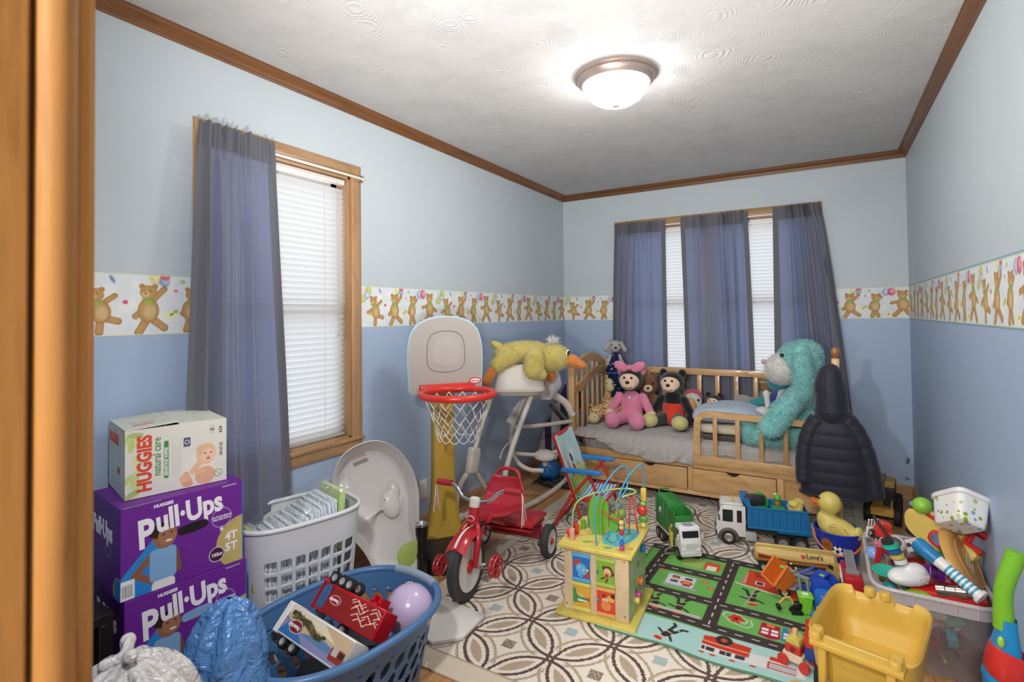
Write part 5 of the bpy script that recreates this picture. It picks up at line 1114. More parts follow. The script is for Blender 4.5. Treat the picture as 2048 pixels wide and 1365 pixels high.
# ------------------------------------------------------------------ red tricycle
tk = thing('tricycle', 'red metal tricycle with chrome handlebar, white-walled wheels and streamer grips on the rug', 'tricycle', (.64, 2.526, .0095), math.atan2(-.536, .06)); RP = plain('#b3202a', .2, 0, .6); RP2 = plain('#b52c31', .3)
def twheel(c, r, wd, nm):
    o = MB().lathe([(r * .72, -wd / 2), (r * .93, -wd / 2), (r, -wd * .3), (r * .985, -wd * .12), (r, -wd * .05), (r, wd * .05), (r * .985, wd * .12), (r, wd * .3), (r * .93, wd / 2), (r * .72, wd / 2)], n=40, rot=(PI / 2, 0, 0)).build(nm, plain('#37373a', .65), tk, c)
    MB().lathe([(.001, -wd * .42), (r * .4, -wd * .36), (r * .68, -wd * .44), (r * .74, -wd * .5), (r * .74, wd * .5), (r * .68, wd * .44), (r * .4, wd * .36), (.001, wd * .42)], n=36, rot=(PI / 2, 0, 0)).build('disc', plain('#d9d6d4', .4), o)
    for s in (-1, 1): MB().lathe([(r * .2, 0), (r * .19, .006), (r * .1, .012), (.001, .013)], (0, s * wd * .4, 0), 20, (-s * PI / 2, 0, 0)).build('hub_cap', RP2, o)
    return o
twheel((.54, 0, .15), .15, .046, 'front_wheel'); twheel((0, .20, .085), .085, .04, 'rear_wheel'); twheel((0, -.20, .085), .085, .04, 'rear_wheel')
q = MB()
for s in (-1, 1): q.tube([(.54, s * .045, .15), (.535, s * .05, .22), (.50, s * .045, .295), (.47, s * .015, .325)], [.012, .016, .016, .012], 10, smooth=2)
q.lathe([(.026, .0), (.03, .02), (.024, .05), (.022, .085)], (.475, 0, .318), 20, (0, -.2, 0)); q.build('fork', RP, tk)
# fender over the front wheel
MB().grid(lambda u, w: Vector((.53 - .035 * 0 + .163 * math.sin(-.95 + 1.75 * u), (w - .5) * .10, .15 + .163 * math.cos(-.95 + 1.75 * u) - .022 * (2 * w - 1) ** 2 * 1.0)), 26, 11).build('fender', RP, tk); solid(tk.children[-1], .003)
MB().grid(lambda u, w: Vector((.53 + .1665 * math.sin(-.2 + .95 * u), (w - .5) * .012, .15 + .1665 * math.cos(-.2 + .95 * u))), 14, 3).build('fender_stripe', plain('#d9d6d4', .3), tk)
MB().lathe([(.023, .075), (.025, .08), (.025, .115), (.016, .122), (.001, .122)], (.475, 0, .318), 20, (0, -.2, 0)).build('collar', plain('#dedbd9', .3), tk)
q = MB(); q.tube([(.452, 0, .43), (.445, 0, .46)], .009, 10); q.tube([(.42, -.22, .51), (.42, -.155, .51), (.425, -.115, .50), (.44, -.075, .455), (.445, -.03, .448), (.445, .03, .448), (.44, .075, .455), (.425, .115, .50), (.42, .155, .51), (.42, .22, .51)], .0095, 12, smooth=2); hb = q.build('handlebar', CHR, tk); hb.location.z = -.035
for s in (-1, 1):
    MB().tube([(.42, s * .145, .475), (.42, s * .228, .475)], .015, 14).build('grip', plain('#a52630', .55), tk)
    for k in range(9): MB().tube([(.42, s * .228, .475), (.42 + .006 * (k % 3 - 1), s * (.236 + .004 * (k % 2)), .44), (.42 + .012 * (k % 3 - 1) + .004 * k - .016, s * (.234 + .008 * rnd.random()), .35 - .03 * rnd.random())], .0017, 4, smooth=2).build('streamer', plain(['#d9d3cf', '#c9604f', '#e3e0dd'][k % 3], .35), tk)
MB().prism([(.021 * math.cos(a), .0125 * math.sin(a)) for a in np.linspace(0, 2 * PI, 29)[:-1]], .003, (.4985, 0, .352), (PI / 2, 0, PI / 2)).build('badge', WHT, tk); MB().prism([(.018 * math.cos(a), .0098 * math.sin(a)) for a in np.linspace(0, 2 * PI, 29)[:-1]], .004, (.4987, 0, .352), (PI / 2, 0, PI / 2)).build('badge_field', RP2, tk)
q = MB(); q.tube([(.455, 0, .335), (.33, 0, .30), (.2, 0, .235), (.04, 0, .16)], [.018, .02, .02, .018], 12, smooth=2); q.build('frame_tube', RP, tk)
q = MB(); q.box((.02, 0, .165), (.20, .30, .012), bev=.004); q.box((.02, 0, .195), (.22, .32, .02), bev=.008, seg=2); q.box((-.02, 0, .12), (.06, .30, .07), bev=.01, seg=2); q.build('step_deck', RP, tk); MB().tube([(0, -.2, .085), (0, .2, .085)], .008, 10).build('axle', CHR, tk)
def seatf(u, w):
    # u across -1..1, w front->back then up the backrest
    x = u * 2 - 1; L = [(.31, .29), (.30, .302), (.26, .30), (.20, .285), (.145, .29), (.105, .33), (.085, .39), (.078, .43)]
    k = w * 7; i = min(6, int(k)); f = k - i; px = L[i][0] + (L[i + 1][0] - L[i][0]) * f; pz = L[i][1] + (L[i + 1][1] - L[i][1]) * f
    hw = .118 * (1 - .15 * (1 - sstep(w * 4))) * (1 - .3 * sstep((w - .7) / .3)); return Vector((px + .02 * x * x * sstep((w - .5) * 3), x * hw, pz + .022 * x * x * (1 - .6 * w)))
o = MB().grid(seatf, 17, 30).build('seat', plain('#b02a3a', .3), tk); solid(o, .012); subd(o)
MB().tube([(.078, -.07, .42), (.07, -.062, .45), (.066, -.03, .468), (.066, .03, .468), (.07, .062, .45), (.078, .07, .42)], .010, 10, smooth=2).build('seat_handle', plain('#b02a3a', .3), tk); MB().cyl((.2, 0, .235), (.2, 0, .285), .02, n=12).build('seat_post', plain('#26262a', .5), tk); MB().box((.34, .0, .292), (.05, .05, .03), bev=.01, seg=2).build('seat_nose', RP2, tk)
for s, pz, px in ((-1, .10, .49), (1, .20, .59)):
    MB().tube([(.54, s * .03, .15), (.54, s * .085, .15), (px + .01, s * .10, pz), (px, s * .125, pz)], .0055, 8, smooth=1).build('crank', CHR, tk)
    pd = MB(); pd.tube([Vector((px, s * .165, pz)) + Vector((.046 * math.cos(a), .0, .046 * math.sin(a) * .9)) for a in np.linspace(0, 2 * PI, 25)[:-1]], .006, 8, closed=True); pd.tube([Vector((px, s * .185, pz)) + Vector((.046 * math.cos(a), .0, .046 * math.sin(a) * .9)) for a in np.linspace(0, 2 * PI, 25)[:-1]], .005, 8, closed=True)
    for a in (0, PI / 3, 2 * PI / 3): pd.box((px, s * .175, pz), (.09, .022, .008), (0, a, 0))
    pd.build('pedal', RP2, tk)

# ------------------------------------------------------------------ baby swing frame
SWM = plain('#d2cbc2', .4); sw = thing('baby_swing', 'cream tubular baby swing frame with a motor housing and padded arc by the left wall', 'baby swing', (.30, 3.2, 0)); SO = Vector(sw.location)
def sb(b, nm, mat=SWM): o = b.build(nm, mat, sw); o.location = -SO; return o
def tube_(pts, r, nm='tube', mat=SWM, sm=1, n=12): return sb(MB().tube(pts, r, n, smooth=sm), nm, mat)
# left side frame
tube_([(.20, 3.06, .86), (.16, 2.93, .60), (.14, 2.85, .40)], .016, sm=0); q = MB(); q.box((.14, 2.84, .36), (.055, .10, .17), (-.28, 0, 0), bev=.018, seg=3); sb(q, 'hinge_cover')
tube_([(.14, 2.81, .31), (.11, 2.74, .24), (.10, 2.70, .10), (.115, 2.70, .03)], .017, sm=2); tube_([(.14, 2.86, .29), (.145, 3.0, .12), (.14, 3.10, .03)], .015, sm=1); tube_([(.115, 2.70, .022), (.13, 2.95, .02), (.14, 3.12, .022)], .018, sm=1); q = MB(); q.box((.12, 2.71, .026), (.05, .09, .05), bev=.02, seg=3); sb(q, 'foot')
# housing on top
q = MB(); q.lathe([(.001, .085), (.55, .08), (.80, .05), (.93, -.02), (1, -.075), (1, -.095), (.97, -.10), (.001, -.10)], (.34, 3.11, .90), 40, (0, 0, .55), .175, .12, p=4); sb(q, 'motor_housing'); q = MB(); q.lathe([(.001, 0), (1, 0), (.98, -.02), (.9, -.035), (.001, -.035)], (.34, 3.11, .81), 40, (0, 0, .55), .155, .10, p=3.5); sb(q, 'housing_underside', plain('#c4bcb2', .4)); q = MB(); q.box((.30, 3.0, .885), (.02, .006, .03), (0, 0, .55), bev=.002); sb(q, 'switch_label', plain('#9a948c', .5))
# right side frame
tube_([(.44, 3.16, .83), (.36, 3.02, .50), (.315, 2.94, .25), (.31, 2.90, .03)], .018, sm=1); tube_([(.31, 2.88, .022), (.40, 3.1, .02), (.41, 3.5, .02), (.375, 3.80, .022)], .019, sm=2); q = MB(); q.lathe([(.001, .04), (.024, .038), (.034, .02), (.036, .0), (.036, -.02), (.001, -.02)], (.375, 3.82, .022), 20); sb(q, 'foot')
# swing arm, seat ring and its tray
tube_([(.37, 3.20, .83), (.30, 3.20, .66), (.22, 3.18, .50), (.23, 3.2, .30), (.32, 3.24, .22), (.42, 3.30, .215)], .016, sm=2)
tube_([(.22, 3.17, .55), (.26, 3.30, .70), (.33, 3.50, .735), (.42, 3.66, .66), (.47, 3.70, .54)], .027, 'padded_arc', fabric('#ddd8d2', None, 200), 3); tube_([(.23, 3.2, .52), (.34, 3.42, .50), (.47, 3.68, .50)], .015, sm=1); tube_([(.24, 3.22, .33), (.36, 3.42, .285), (.44, 3.60, .30), (.47, 3.68, .36)], .014, sm=2); tube_([(.47, 3.70, .56), (.475, 3.71, .45), (.47, 3.69, .36)], .014)
q = MB(); q.lathe([(.001, .035), (.05, .03), (.075, .012), (.078, -.006), (.06, -.022), (.001, -.026)], (.38, 3.40, .292), 28, (.1, .1, 0)); sb(q, 'speed_dome'); q = MB(); q.cyl((.39, 3.39, .22), (.38, 3.40, .27), .018, .022, 14); sb(q, 'dome_stem')
tube_([(.315, 3.0, .46), (.29, 2.97, .42), (.275, 2.96, .36)], [.003, .004, .006], 'harness_strap', fabric('#d9d4ce'), 1); tube_([(.32, 2.94, .27), (.27, 2.9, .23), (.23, 2.87, .19)], [.003, .004, .006], 'harness_strap', fabric('#d9d4ce'), 1)
q = MB(); q.sph((.25, 3.22, .60), (.02, .02, .022)); sb(q, 'toy_bobble', RP2)
# white paper bag hanging behind the housing
m, t = newmat('thin_paper'); t.bsdf(t.mix(t.noise(t.coord(), 9, 3), hx('#cfc8d0'), hx('#ddd8dc')), .75, 0, .2, t.bump(t.noise(t.coord(), 14, 4, .6, 1), .8, .02)); PAPERM = m
def pbag(u, w):
    a = 2 * PI * u; x, y = oblong(u, .10 + .02 * math.sin(w * 5), .055 + .012 * math.sin(5 * a + w * 4), 2.6); k = 1 - .55 * sstep((.35 - w) / .35); return Vector((x * k * (1 + .06 * math.sin(7 * a)), y * k, w * .30))
pb = thing('paper_bag', 'crinkled white bag with small red marks hanging behind the swing housing', 'bag', (.395, 3.40, .70), .75); MB().grid(pbag, 48, 24, True).build('body', PAPERM, pb, smooth=80); MB().box((-.02, -.075, .21), (.02, .002, .02), (0, .7, 0)).build('mark', RED, pb); MB().box((.0, -.075, .25), (.05, .002, .008), (0, .4, 0)).build('mark', plain('#6b4a55', .6), pb)
# ------------------------------------------------------------------ plush duck lying on the housing
DY = fur('#d2c05c', '#dccd78', 90, 1.0, .012); DY2 = fur('#d8c86a', '#e6da92', 90, 1.0, .01); ORF = fur('#d97a34', '#e08e4b', 200, .5)
dk = plush_root('duck_plush', 'large yellow plush duck draped over the swing housing with an orange bill', (.38, 3.12, 1.02), .62)   # local +X = head side
bp1 = [('e', (-.02, 0, .045), (.19, .085, .07), (0, -.06, 0)), ('c', (-.06, -.04, .04), (-.19, -.06, -.04), .062, .052)]; blob('body', bp1, DY, dk, .011); tufts('fur', bp1, DY2, dk, 7000, .014, .0032, seed=31)
hp1 = [('e', (.20, 0, .0), (.115, .095, .092))]; hd = blob('head', hp1, DY, dk, .01); tufts('fur', hp1, DY2, hd, 5000, .013, .0032, seed=32)
wp = [('c', (.06, -.085, .02), (.05, -.105, -.07), .062, .068), ('c', (.05, -.105, -.07), (.10, -.105, -.105), .05, .04)]; wg = blob('wing', wp, DY, dk, .01); tufts('fur', wp, DY2, wg, 3500, .013, .0032, seed=33)
wp = [('c', (.10, .085, .0), (.17, .10, -.10), .04, .04)]; blob('wing', wp, DY, dk, .01)
blob('bill', [('e', (.325, -.005, -.025), (.07, .066, .046), (0, .35, 0)), ('e', (.375, -.005, -.05), (.055, .06, .032), (0, .35, 0))], ORF, dk, .007); blob('foot', [('c', (-.22, -.065, -.075), (-.26, -.075, -.145), .034, .036)], ORF, dk, .008); blob('foot', [('c', (.20, .09, -.12), (.19, .10, -.16), .03, .03)], ORF, dk, .008); blob('tail', [('c', (-.17, 0, .08), (-.21, 0, .10), .028, .022)], DY, dk, .007)
tufts('head_tuft', [('e', (.20, 0, .10), (.022, .02, .012))], fur('#e8e6e4', '#f4f2f0'), dk, 260, .05, .005, seed=34, droop=-.8, spread=.6)
MB().sph((.285, -.072, .035), (.014, .010, .022), 14, 10, (0, .3, 0)).build('eye_white', plain('#e9e5df', .3), dk); MB().sph((.289, -.078, .034), (.010, .009, .017), 14, 10, (0, .3, 0)).build('eye', plain('#2b1a14', .15), dk)

# ------------------------------------------------------------------ things in the corner behind the swing
m, t = newmat('striped_canvas'); wv = t.node('SeparateXYZ', ins={0: t.coord()}); s_ = t.math('FLOORED_MODULO', t.math('MULTIPLY', wv.outputs[0], 7.5), 1.0); t.bsdf(t.mix(t.math('LESS_THAN', s_, .42), hx('#a8a3a3'), hx('#3a2a4a')), .8, 0, .2, t.bump(t.noise(t.coord(), 300, 2), .4, .003)); STRC = m
st = thing('folded_stroller', 'folded stroller with grey canvas and purple stripes leaning in the far corner', 'stroller', (.20, 4.05, .0)); o = MB().box((0, 0, .40), (.62, .012, .20), (0, -1.13, .25), bev=.004).build('canvas', STRC, st); MB().box((.11, -.03, .36), (.55, .06, .03), (0, .86, .4), bev=.01).build('seat_fold', plain('#4a4748', .7), st)
MB().box((.09, .01, .40), (.50, .10, .012), (0, .80, .35), bev=.003).build('canvas', plain('#8a8688', .8), st); MB().box((.055, -.06, .43), (.22, .09, .02), (0, .9, .4), bev=.006).build('dark_lining', plain('#2c2232', .8), st)
for pts in ([(-.11, -.02, .02), (.14, .02, .72)], [(.30, -.02, .16), (-.05, .02, .58)]): MB().tube(pts, .010, 10).build('tube', plain('#2d2d30', .4), st)
MB().cyl((.14, .02, .70), (.15, .02, .77), .016, n=14).build('grip', plain('#3b3b3e', .6), st); wheel(st, (-.11, -.03, .03), (0, 1, 0), .03, .02); MB().box((-.03, -.05, .13), (.04, .004, .07), (0, .3, .25)).build('label', WHT, st)
blb = thing('play_ball', 'smooth blue rubber ball on the floor in the far corner', 'ball', (.245, 3.73, 0)); MB().sph((0, 0, .085), .085, 32, 20).build('skin', plain('#1f6fae', .35), blb); MB().cyl((0, -.02, .168), (0, -.02, .1715), .006, n=10).build('valve', plain('#154c7a', .5), blb)
def soccer(name, label, loc, r, col='#22262a', col2='#dfe0dd'):
    m, t = newmat(name + '_panels'); vo = t.node('TexVoronoi', ins={'Vector': t.coord(), 'Scale': 1.9 / r * .16}); t.bsdf(t.mix(t.math('LESS_THAN', vo.outputs['Distance'], .33), hx(col2), hx(col)), .4, 0, .4); o = thing(name, label, 'ball', loc); MB().sph((0, 0, r), r, 28, 18).build('skin', m, o); MB().cyl((0, -.02, 2 * r - .004), (0, -.02, 2 * r), .004, n=8).build('valve', plain('#333333', .5), o); return o
soccer('soccer_ball', 'white soccer ball with dark green and black patches behind the folding chair', (.30, 4.10, 0), .10, '#2c4a3c')
o = MB().grid(lambda u, w: Vector((.16 + .34 * u + .02 * math.sin(w * 7), 3.58 + .30 * w + .02 * math.sin(u * 9), .004 + .016 * abs(math.sin(u * 11 + w * 6)) + .01 * math.sin(w * 13) ** 2)), 40, 36).build('black_cloth', fabric('#151517', '#232326', 200)); solid(o, .003, 1); tag(o, 'crumpled black cloth on the floor around the blue ball', 'cloth')

# ------------------------------------------------------------------ folding child's chair
ch = thing('folding_chair', 'small folding chair with red frame, blue arms and blue checked seat', 'chair', (.86, 3.10, .0095), .12)  # local +X = facing
RT = plain('#c32d28', .3); BLA = plain('#2a7cc4', .35)
for s in (-1, 1):
    y = s * .165
    MB().tube([(-.20, y, .0), (-.08, y * .99, .20), (.045, y * .98, .345)], .009, 10).build('leg', RT, ch); MB().tube([(.16, y * .94, .0), (.10, y * .94, .17), (.05, y * .94, .30), (.02, y * .94, .345)], .009, 10).build('leg', RT, ch)
    MB().tube([(-.02, y * .9, .05), (-.08, y * .9, .24), (-.19, y * .9, .545)], .009, 10).build('back_post', RT, ch)
    arm = MB().prism([(-.135, .345), (.105, .345), (.115, .36), (.10, .372), (-.13, .372), (-.14, .36)], .032, (0, y + .016, 0), (PI / 2, 0, 0), bev=.005).build('armrest', BLA, ch)
    for x in (-.11, .0, .08): MB().cyl((x, y - s * .0 - .018, .358), (x, y + .018, .358), .0035, n=8).build('rivet', plain('#c9cdd2', .3, .8), arm)
    MB().box((.02, y * .96, .195), (.06, .03, .03), bev=.006, seg=2).build('bracket', RT, ch)
MB().tube([(-.2, -.165, .006), (-.2, .165, .006)], .009, 10).build('floor_bar', RT, ch); MB().tube([(.16, -.155, .006), (.16, .155, .006)], .009, 10).build('floor_bar', RT, ch); MB().tube([(-.19, -.15, .545), (-.19, .15, .545)], .012, 10).build('top_bar', RT, ch)
m, t = newmat('check_weave'); sx_ = t.node('SeparateXYZ', ins={0: t.coord()}); zz = t.math('ADD', sx_.outputs[0], t.math('MULTIPLY', t.math('PINGPONG', sx_.outputs[1], .009), .9)); f_ = t.math('FLOORED_MODULO', t.math('MULTIPLY', zz, 45.0), 1.0); t.bsdf(t.mix(t.math('LESS_THAN', f_, .5), hx('#e3e6ea'), hx('#2f7fbd')), .75, 0, .2); 
o = MB().grid(lambda u, w: Vector((-.09 + .23 * u, -.15 + .30 * w, .195 - .02 * math.sin(PI * w) * (1 - .3 * u) + .012 * u)), 14, 14).build('seat', m, ch); solid(o, .004); MB().tube([(.14, -.155, .207), (.14, .155, .207)], .009, 10).build('seat_bar', RT, ch); MB().tube([(-.09, -.155, .195), (-.09, .155, .195)], .009, 10).build('seat_bar', RT, ch)
p = Paint(.33, .37, .003, '#b9d6df'); 
for i in range(50): p.ell(Rg.uniform(0, .29), Rg.uniform(.2, .36), .03, .02, Rg.choice(['#a9cfdf', '#d7e6e6', '#bcd9c9', '#9cc4d6']), a=.5, soft=.02)
p.rect(0, 0, .33, .13, '#8fb55e')
for i in range(40): p.ell(Rg.uniform(0, .29), Rg.uniform(0, .16), .03, .012, Rg.choice(['#7fae58', '#a5c46a', '#c9c07a', '#8fbb62']), Rg.uniform(0, 3), a=.7, soft=.01)
for x, y, c in ((.08, .19, '#c98a3c'), (.1, .14, '#2f63b5'), (.17, .21, '#3a3f55'), (.17, .15, '#b03a3a'), (.2, .24, '#e6ded2'), (.07, .24, '#e2b08a'), (.21, .13, '#d9c23f'), (.14, .1, '#c9973f')): p.ell(x, y, .018, .028, c, .3, soft=.006)
o = p.obj('back_panel', printed(.6, .2), ch, fn=lambda X, Y: (-.055 - (Y + .0) * .375 + .014 * np.sin(PI * X / .33) * -1 + .018, X - .165, .175 + Y * 1.02)); solid(o, .004)

# ------------------------------------------------------------------ wooden activity cube with a bead maze
cu = thing('activity_cube', 'wooden activity cube with yellow trim, animal doors and a bead maze on top', 'activity cube', (1.2700, 2.2700, .010), .075)
YW = wood('#d6c463', '#c9b552', (6, 6, 6), .35); PW = wood('#cdb794', '#bca37c', (5, 5, 5), .5)
MB().prism(smoothpoly([(-.175, -.185), (.175, -.185), (.175, .185), (-.175, .185)], 0), .018, (0, 0, 0), bev=.006).build('base_board', YW, cu); MB().prism([(-.163, -.173), (.163, -.173), (.163, .173), (-.163, .173)], .018, (0, 0, .288), bev=.005).build('top_board', YW, cu); MB().box((0, 0, .153), (.285, .305, .27), bev=.003).build('body', PW, cu)
p = Paint(.30, .32, .002, '#d8c768'); p.poly([(.17, .06), (.23, .05), (.26, .1), (.285, .16), (.29, .24), (.25, .27), (.19, .26), (.15, .2), (.145, .12)], '#57b3c0'); p.poly([(.19, .1), (.23, .09), (.26, .16), (.26, .22), (.2, .22), (.17, .16)], '#6fc3cb', a=.7); p.seg([(.13, .14), (.17, .16), (.17, .11), (.2, .08), (.22, .12), (.2, .17), (.23, .2)], .005, '#6b5a2a')
for x, y, c in ((.05, .1, '#d9a868'), (.07, .16, '#dba86a'), (.12, .06, '#d99a5c'), (.25, .03, '#dba86a'), (.05, .2, '#8fae55'), (.1, .05, '#7fa94e'), (.2, .03, '#7fa94e'), (.24, .2, '#5fa457'), (.29, .06, '#e08e5c')): p.ell(x, y, .02, .012, c, .4, soft=.004)
p.obj('top_print', printed(.4, .4), cu, (-.15, -.16, .3068))
def door(x, z, frame, bg, art, nm):
    d = MB().box((x, -.1555, z), (.078, .007, .10), bev=.002).build('door', plain(bg, .4), cu); p = Paint(.064, .070, .0012, bg); art(p); p.obj('picture', printed(.4, .4), d, (x - .038, -.1597, z - .042), (PI / 2, 0, 0)).scale = (1.19, 1.2, 1)
    for dz in (-.052, .052): MB().box((x, -.157, z + dz), (.084, .013, .015), bev=.003, seg=2).build('slide_rail', plain(frame, .4), d)
    return d
def el(p): p.ell(.036, .030, .022, .022, '#4aa3d8'); p.ell(.02, .052, .012, .011, '#b5443f'); p.ell(.047, .02, .012, .010, '#b5443f'); p.ell(.03, .028, .018, .018, '#62b3e0'); p.seg([(.03, .02), (.03, .006), (.038, .004)], .006, '#4aa3d8'); p.ell(.026, .034, .003, .003, '#f4f4f4'); p.ell(.04, .034, .003, .003, '#f4f4f4'); p.ell(.026, .034, .0016, .0016, '#111'); p.ell(.04, .034, .0016, .0016, '#111') if 0 else None
def el2(p):
    p.ell(.018, .05, .015, .012, '#b5443f', .5); p.ell(.052, .012, .013, .011, '#b5443f', .5); p.ell(.034, .03, .022, .019, '#5cb0e0', -.6); p.seg([(.03, .024), (.024, .008), (.034, .004)], .007, '#5cb0e0')
    for x, y in ((.024, .036), (.042, .028)): p.ell(x, y, .0035, .0035, '#f4f4f4'); p.ell(x, y, .0018, .0018, '#111111')
def mk(p):
    p.ell(.042, .04, .018, .02, '#5b3a26'); p.ell(.028, .052, .007, .007, '#5b3a26'); p.ell(.058, .034, .007, .007, '#5b3a26'); p.ell(.04, .036, .014, .016, '#d9a878'); p.ell(.038, .026, .007, .007, '#b03a2c'); p.seg([(.03, .018), (.018, .012)], .006, '#5b3a26'); p.seg([(.04, .014), (.034, .002)], .006, '#5b3a26')
    for x, y in ((.034, .044), (.046, .042)): p.ell(x, y, .0038, .0038, '#f4f4f4'); p.ell(x, y, .0018, .0018, '#111111')
def cr(p):
    p.poly([(0, .065), (.014, .06), (.012, .045), (.03, .034), (.055, .034), (.062, .028), (.058, .02), (.03, .014), (.0, .01)], '#3f9447'); p.poly([(.018, .026), (.058, .024), (.055, .02), (.02, .018)], '#e9e9e2'); p.ell(.055, .03, .004, .004, '#c22d2c'); p.ell(.014, .03, .004, .004, '#c22d2c')
    for x, y in ((.024, .04), (.033, .038)): p.ell(x, y, .0035, .0035, '#f4f4f4'); p.ell(x, y, .0018, .0018, '#111111')
def gi(p):
    p.ell(.034, .022, .018, .016, '#d98a52'); p.ell(.03, .04, .012, .014, '#d98a52'); p.ell(.052, .05, .014, .012, '#e0a552'); p.ell(.026, .056, .006, .006, '#6b2a1c'); p.ell(.06, .06, .01, .008, '#4a2a1c')
    for x, y in ((.026, .042), (.037, .044)): p.ell(x, y, .0038, .0038, '#f4f4f4'); p.ell(x, y, .0018, .0018, '#111111')
door(-.062, .213, '#5aa8dc', '#2a6fc0', el2, 'elephant'); d2 = door(.045, .213, '#a9c45a', '#7fae3a', mk, 'monkey'); door(-.062, .09, '#d8cf6a', '#d9a83c', cr, 'crocodile'); d3 = door(.045, .09, '#e0a55c', '#d2472e', gi, 'giraffe')
for dd, x, z, c in ((None, -.030, .21, '#d8cf6a'), (None, .012, .215, '#2f7fd0'), (None, -.030, .088, '#c22d2c'), (None, .012, .098, '#5aa8dc')): MB().sph((x, -.167, z), .006, 12, 8).build('knob', plain(c, .3), cu)
for x in (-.13, .125):
    for z in (.045, .27): MB().cyl((x, -.1525, z), (x, -.155, z), .0035, n=10).build('screw', plain('#9a958c', .3, .8), cu)
# right side: printed track with sliding beads
p = Paint(.30, .26, .002, '#b9cf9a')
for i in range(6): p.seg([(.03 + .045 * i, .02), (.05 + .045 * i, .1), (.02 + .045 * i, .17), (.05 + .045 * i, .25)], .006, '#8fae6a')
for i in range(26): p.ell(Rg.uniform(0, .3), Rg.uniform(0, .26), .014, .02, Rg.choice(['#6fa34e', '#8fbb62', '#a5c96f', '#d9694f', '#6fb3d0', '#557f3f']), Rg.uniform(0, 3), a=.85)
for pts in ([(.05, .22), (.1, .16), (.06, .1), (.1, .04)], [(.16, .23), (.2, .16), (.15, .1), (.2, .03)], [(.26, .22), (.22, .12), (.27, .05)]): p.seg(pts, .007, '#5d7a3a'); p.seg(pts, .004, '#dfe3c4')
p.obj('side_print', printed(.4, .4), cu, (.1432, -.15, .025), (PI / 2, 0, PI / 2))
for y, z, c, w_ in ((.07, .245, '#2f7fc0', .03), (.02, .12, '#d97a2c', .03), (.05, .10, '#3fa3b0', .028), (-.05, .07, '#d8c767', .022), (-.03, .085, '#b9408f', .022)): MB().cyl((.143, y, z), (.163, y, z), w_ * .6, n=16).build('slider', plain(c, .35), cu)
# bead maze wires: posts end in the top board
def wire(pts, col, sm=3): return MB().tube(pts, .0036, 8, smooth=sm).build('wire', plain(col, .3), cu)
TZ = .306
wire([(.0, -.13, TZ), (-.01, -.125, .42), (-.01, -.10, .50), (.06, .02, .62), (.10, .06, .60), (.09, .05, .50), (.06, -.02, .47), (.09, .04, .56), (.14, .10, .615), (.15, .13, .60), (.145, .145, .50), (.14, .145, TZ)], '#3f9fd0', 2)
wire([(-.12, -.10, TZ), (-.125, -.09, .42), (-.10, -.06, .475), (.0, .02, .50), (.10, .06, .51), (.14, .05, .50), (.10, .02, .49), (.05, .01, .47), (.045, .04, .42), (.05, .08, TZ)], '#9cc46a', 2)
wire([(.11, -.13, TZ), (.11, -.125, .36), (.10, -.08, .41), (.02, -.04, .40), (-.03, .02, .42), (-.05, .05, .45), (-.02, .05, .47)], '#d04a42', 2); wire([(.095, .05, TZ), (.10, .055, .45), (.105, .055, .50), (.115, .06, .45), (.13, .075, TZ)], '#d04a42', 2)
def bead(c, r, col, shape=1.0): MB().sph(c, (r, r, r * shape), 16, 10).build('bead', plain(col, .25), cu)
for i, c in enumerate(('#b9408f', '#2f74c8', '#4aa3d8', '#c22d2c', '#d9a86a', '#d8c767')): bead((.11, -.13, TZ + .012 + .021 * i), .0115, c, .92)
MB().sph((.108, -.118, TZ + .15), (.02, .017, .02), 18, 12).build('bead', plain('#6f8a3a', .4), cu); MB().sph((.098, -.125, TZ + .165), .006).build('bead', plain('#6f8a3a', .4), cu)
bead((.14, .145, TZ + .014), .013, '#d8cf6a'); MB().sph((.14, .145, TZ + .042), (.022, .014, .018)).build('bead', plain('#5f9e3f', .35), cu); MB().sph((.135, .14, TZ + .08), (.024, .014, .024)).build('bead', plain('#c8352f', .3), cu); bead((.14, .145, TZ + .112), .014, '#8fbb52', .8); MB().box((.143, .145, TZ + .155), (.026, .018, .06), bev=.005, seg=2).build('bead', plain('#d6bc4f', .35), cu)
bead((.05, .08, TZ + .022), .02, '#4a9ac4'); bead((.05, .075, TZ + .05), .014, '#c22d2c', .7); bead((.047, .07, TZ + .075), .02, '#d9a85a', .8); bead((.046, .05, TZ + .12), .013, '#4aa3d8')
# tree cut-outs, posts and a little bee on the left of the top
GT = plain('#6fae3c', .4); q = MB(); q.prism(smoothpoly([(-.03, 0), (.03, 0), (.045, .06), (.05, .13), (.02, .17), (-.03, .165), (-.045, .11), (-.04, .05)], 2), .016, (-.035, .0, TZ), (PI / 2, 0, .5)); q.build('tree', GT, cu); q = MB(); q.prism(smoothpoly([(-.02, 0), (.02, 0), (.025, .06), (.01, .08), (-.02, .075)], 2), .016, (.02, .05, TZ), (PI / 2, 0, .5)); q.build('bush', GT, cu)
for x, y, c, h in ((-.11, .02, '#6fae3c', .04), (-.09, .06, '#4a7fc0', .045), (-.12, -.05, '#d9472e', .045), (-.135, -.03, '#b9408f', .05)): MB().cyl((x, y, TZ), (x, y, TZ + h), .012, n=14).build('peg', plain(c, .35), cu)
MB().box((-.115, -.115, TZ + .025), (.02, .018, .05), bev=.004, seg=2).build('peg', plain('#e0a0a0', .4), cu); bead((-.135, -.09, TZ + .02), .018, '#d9472e')
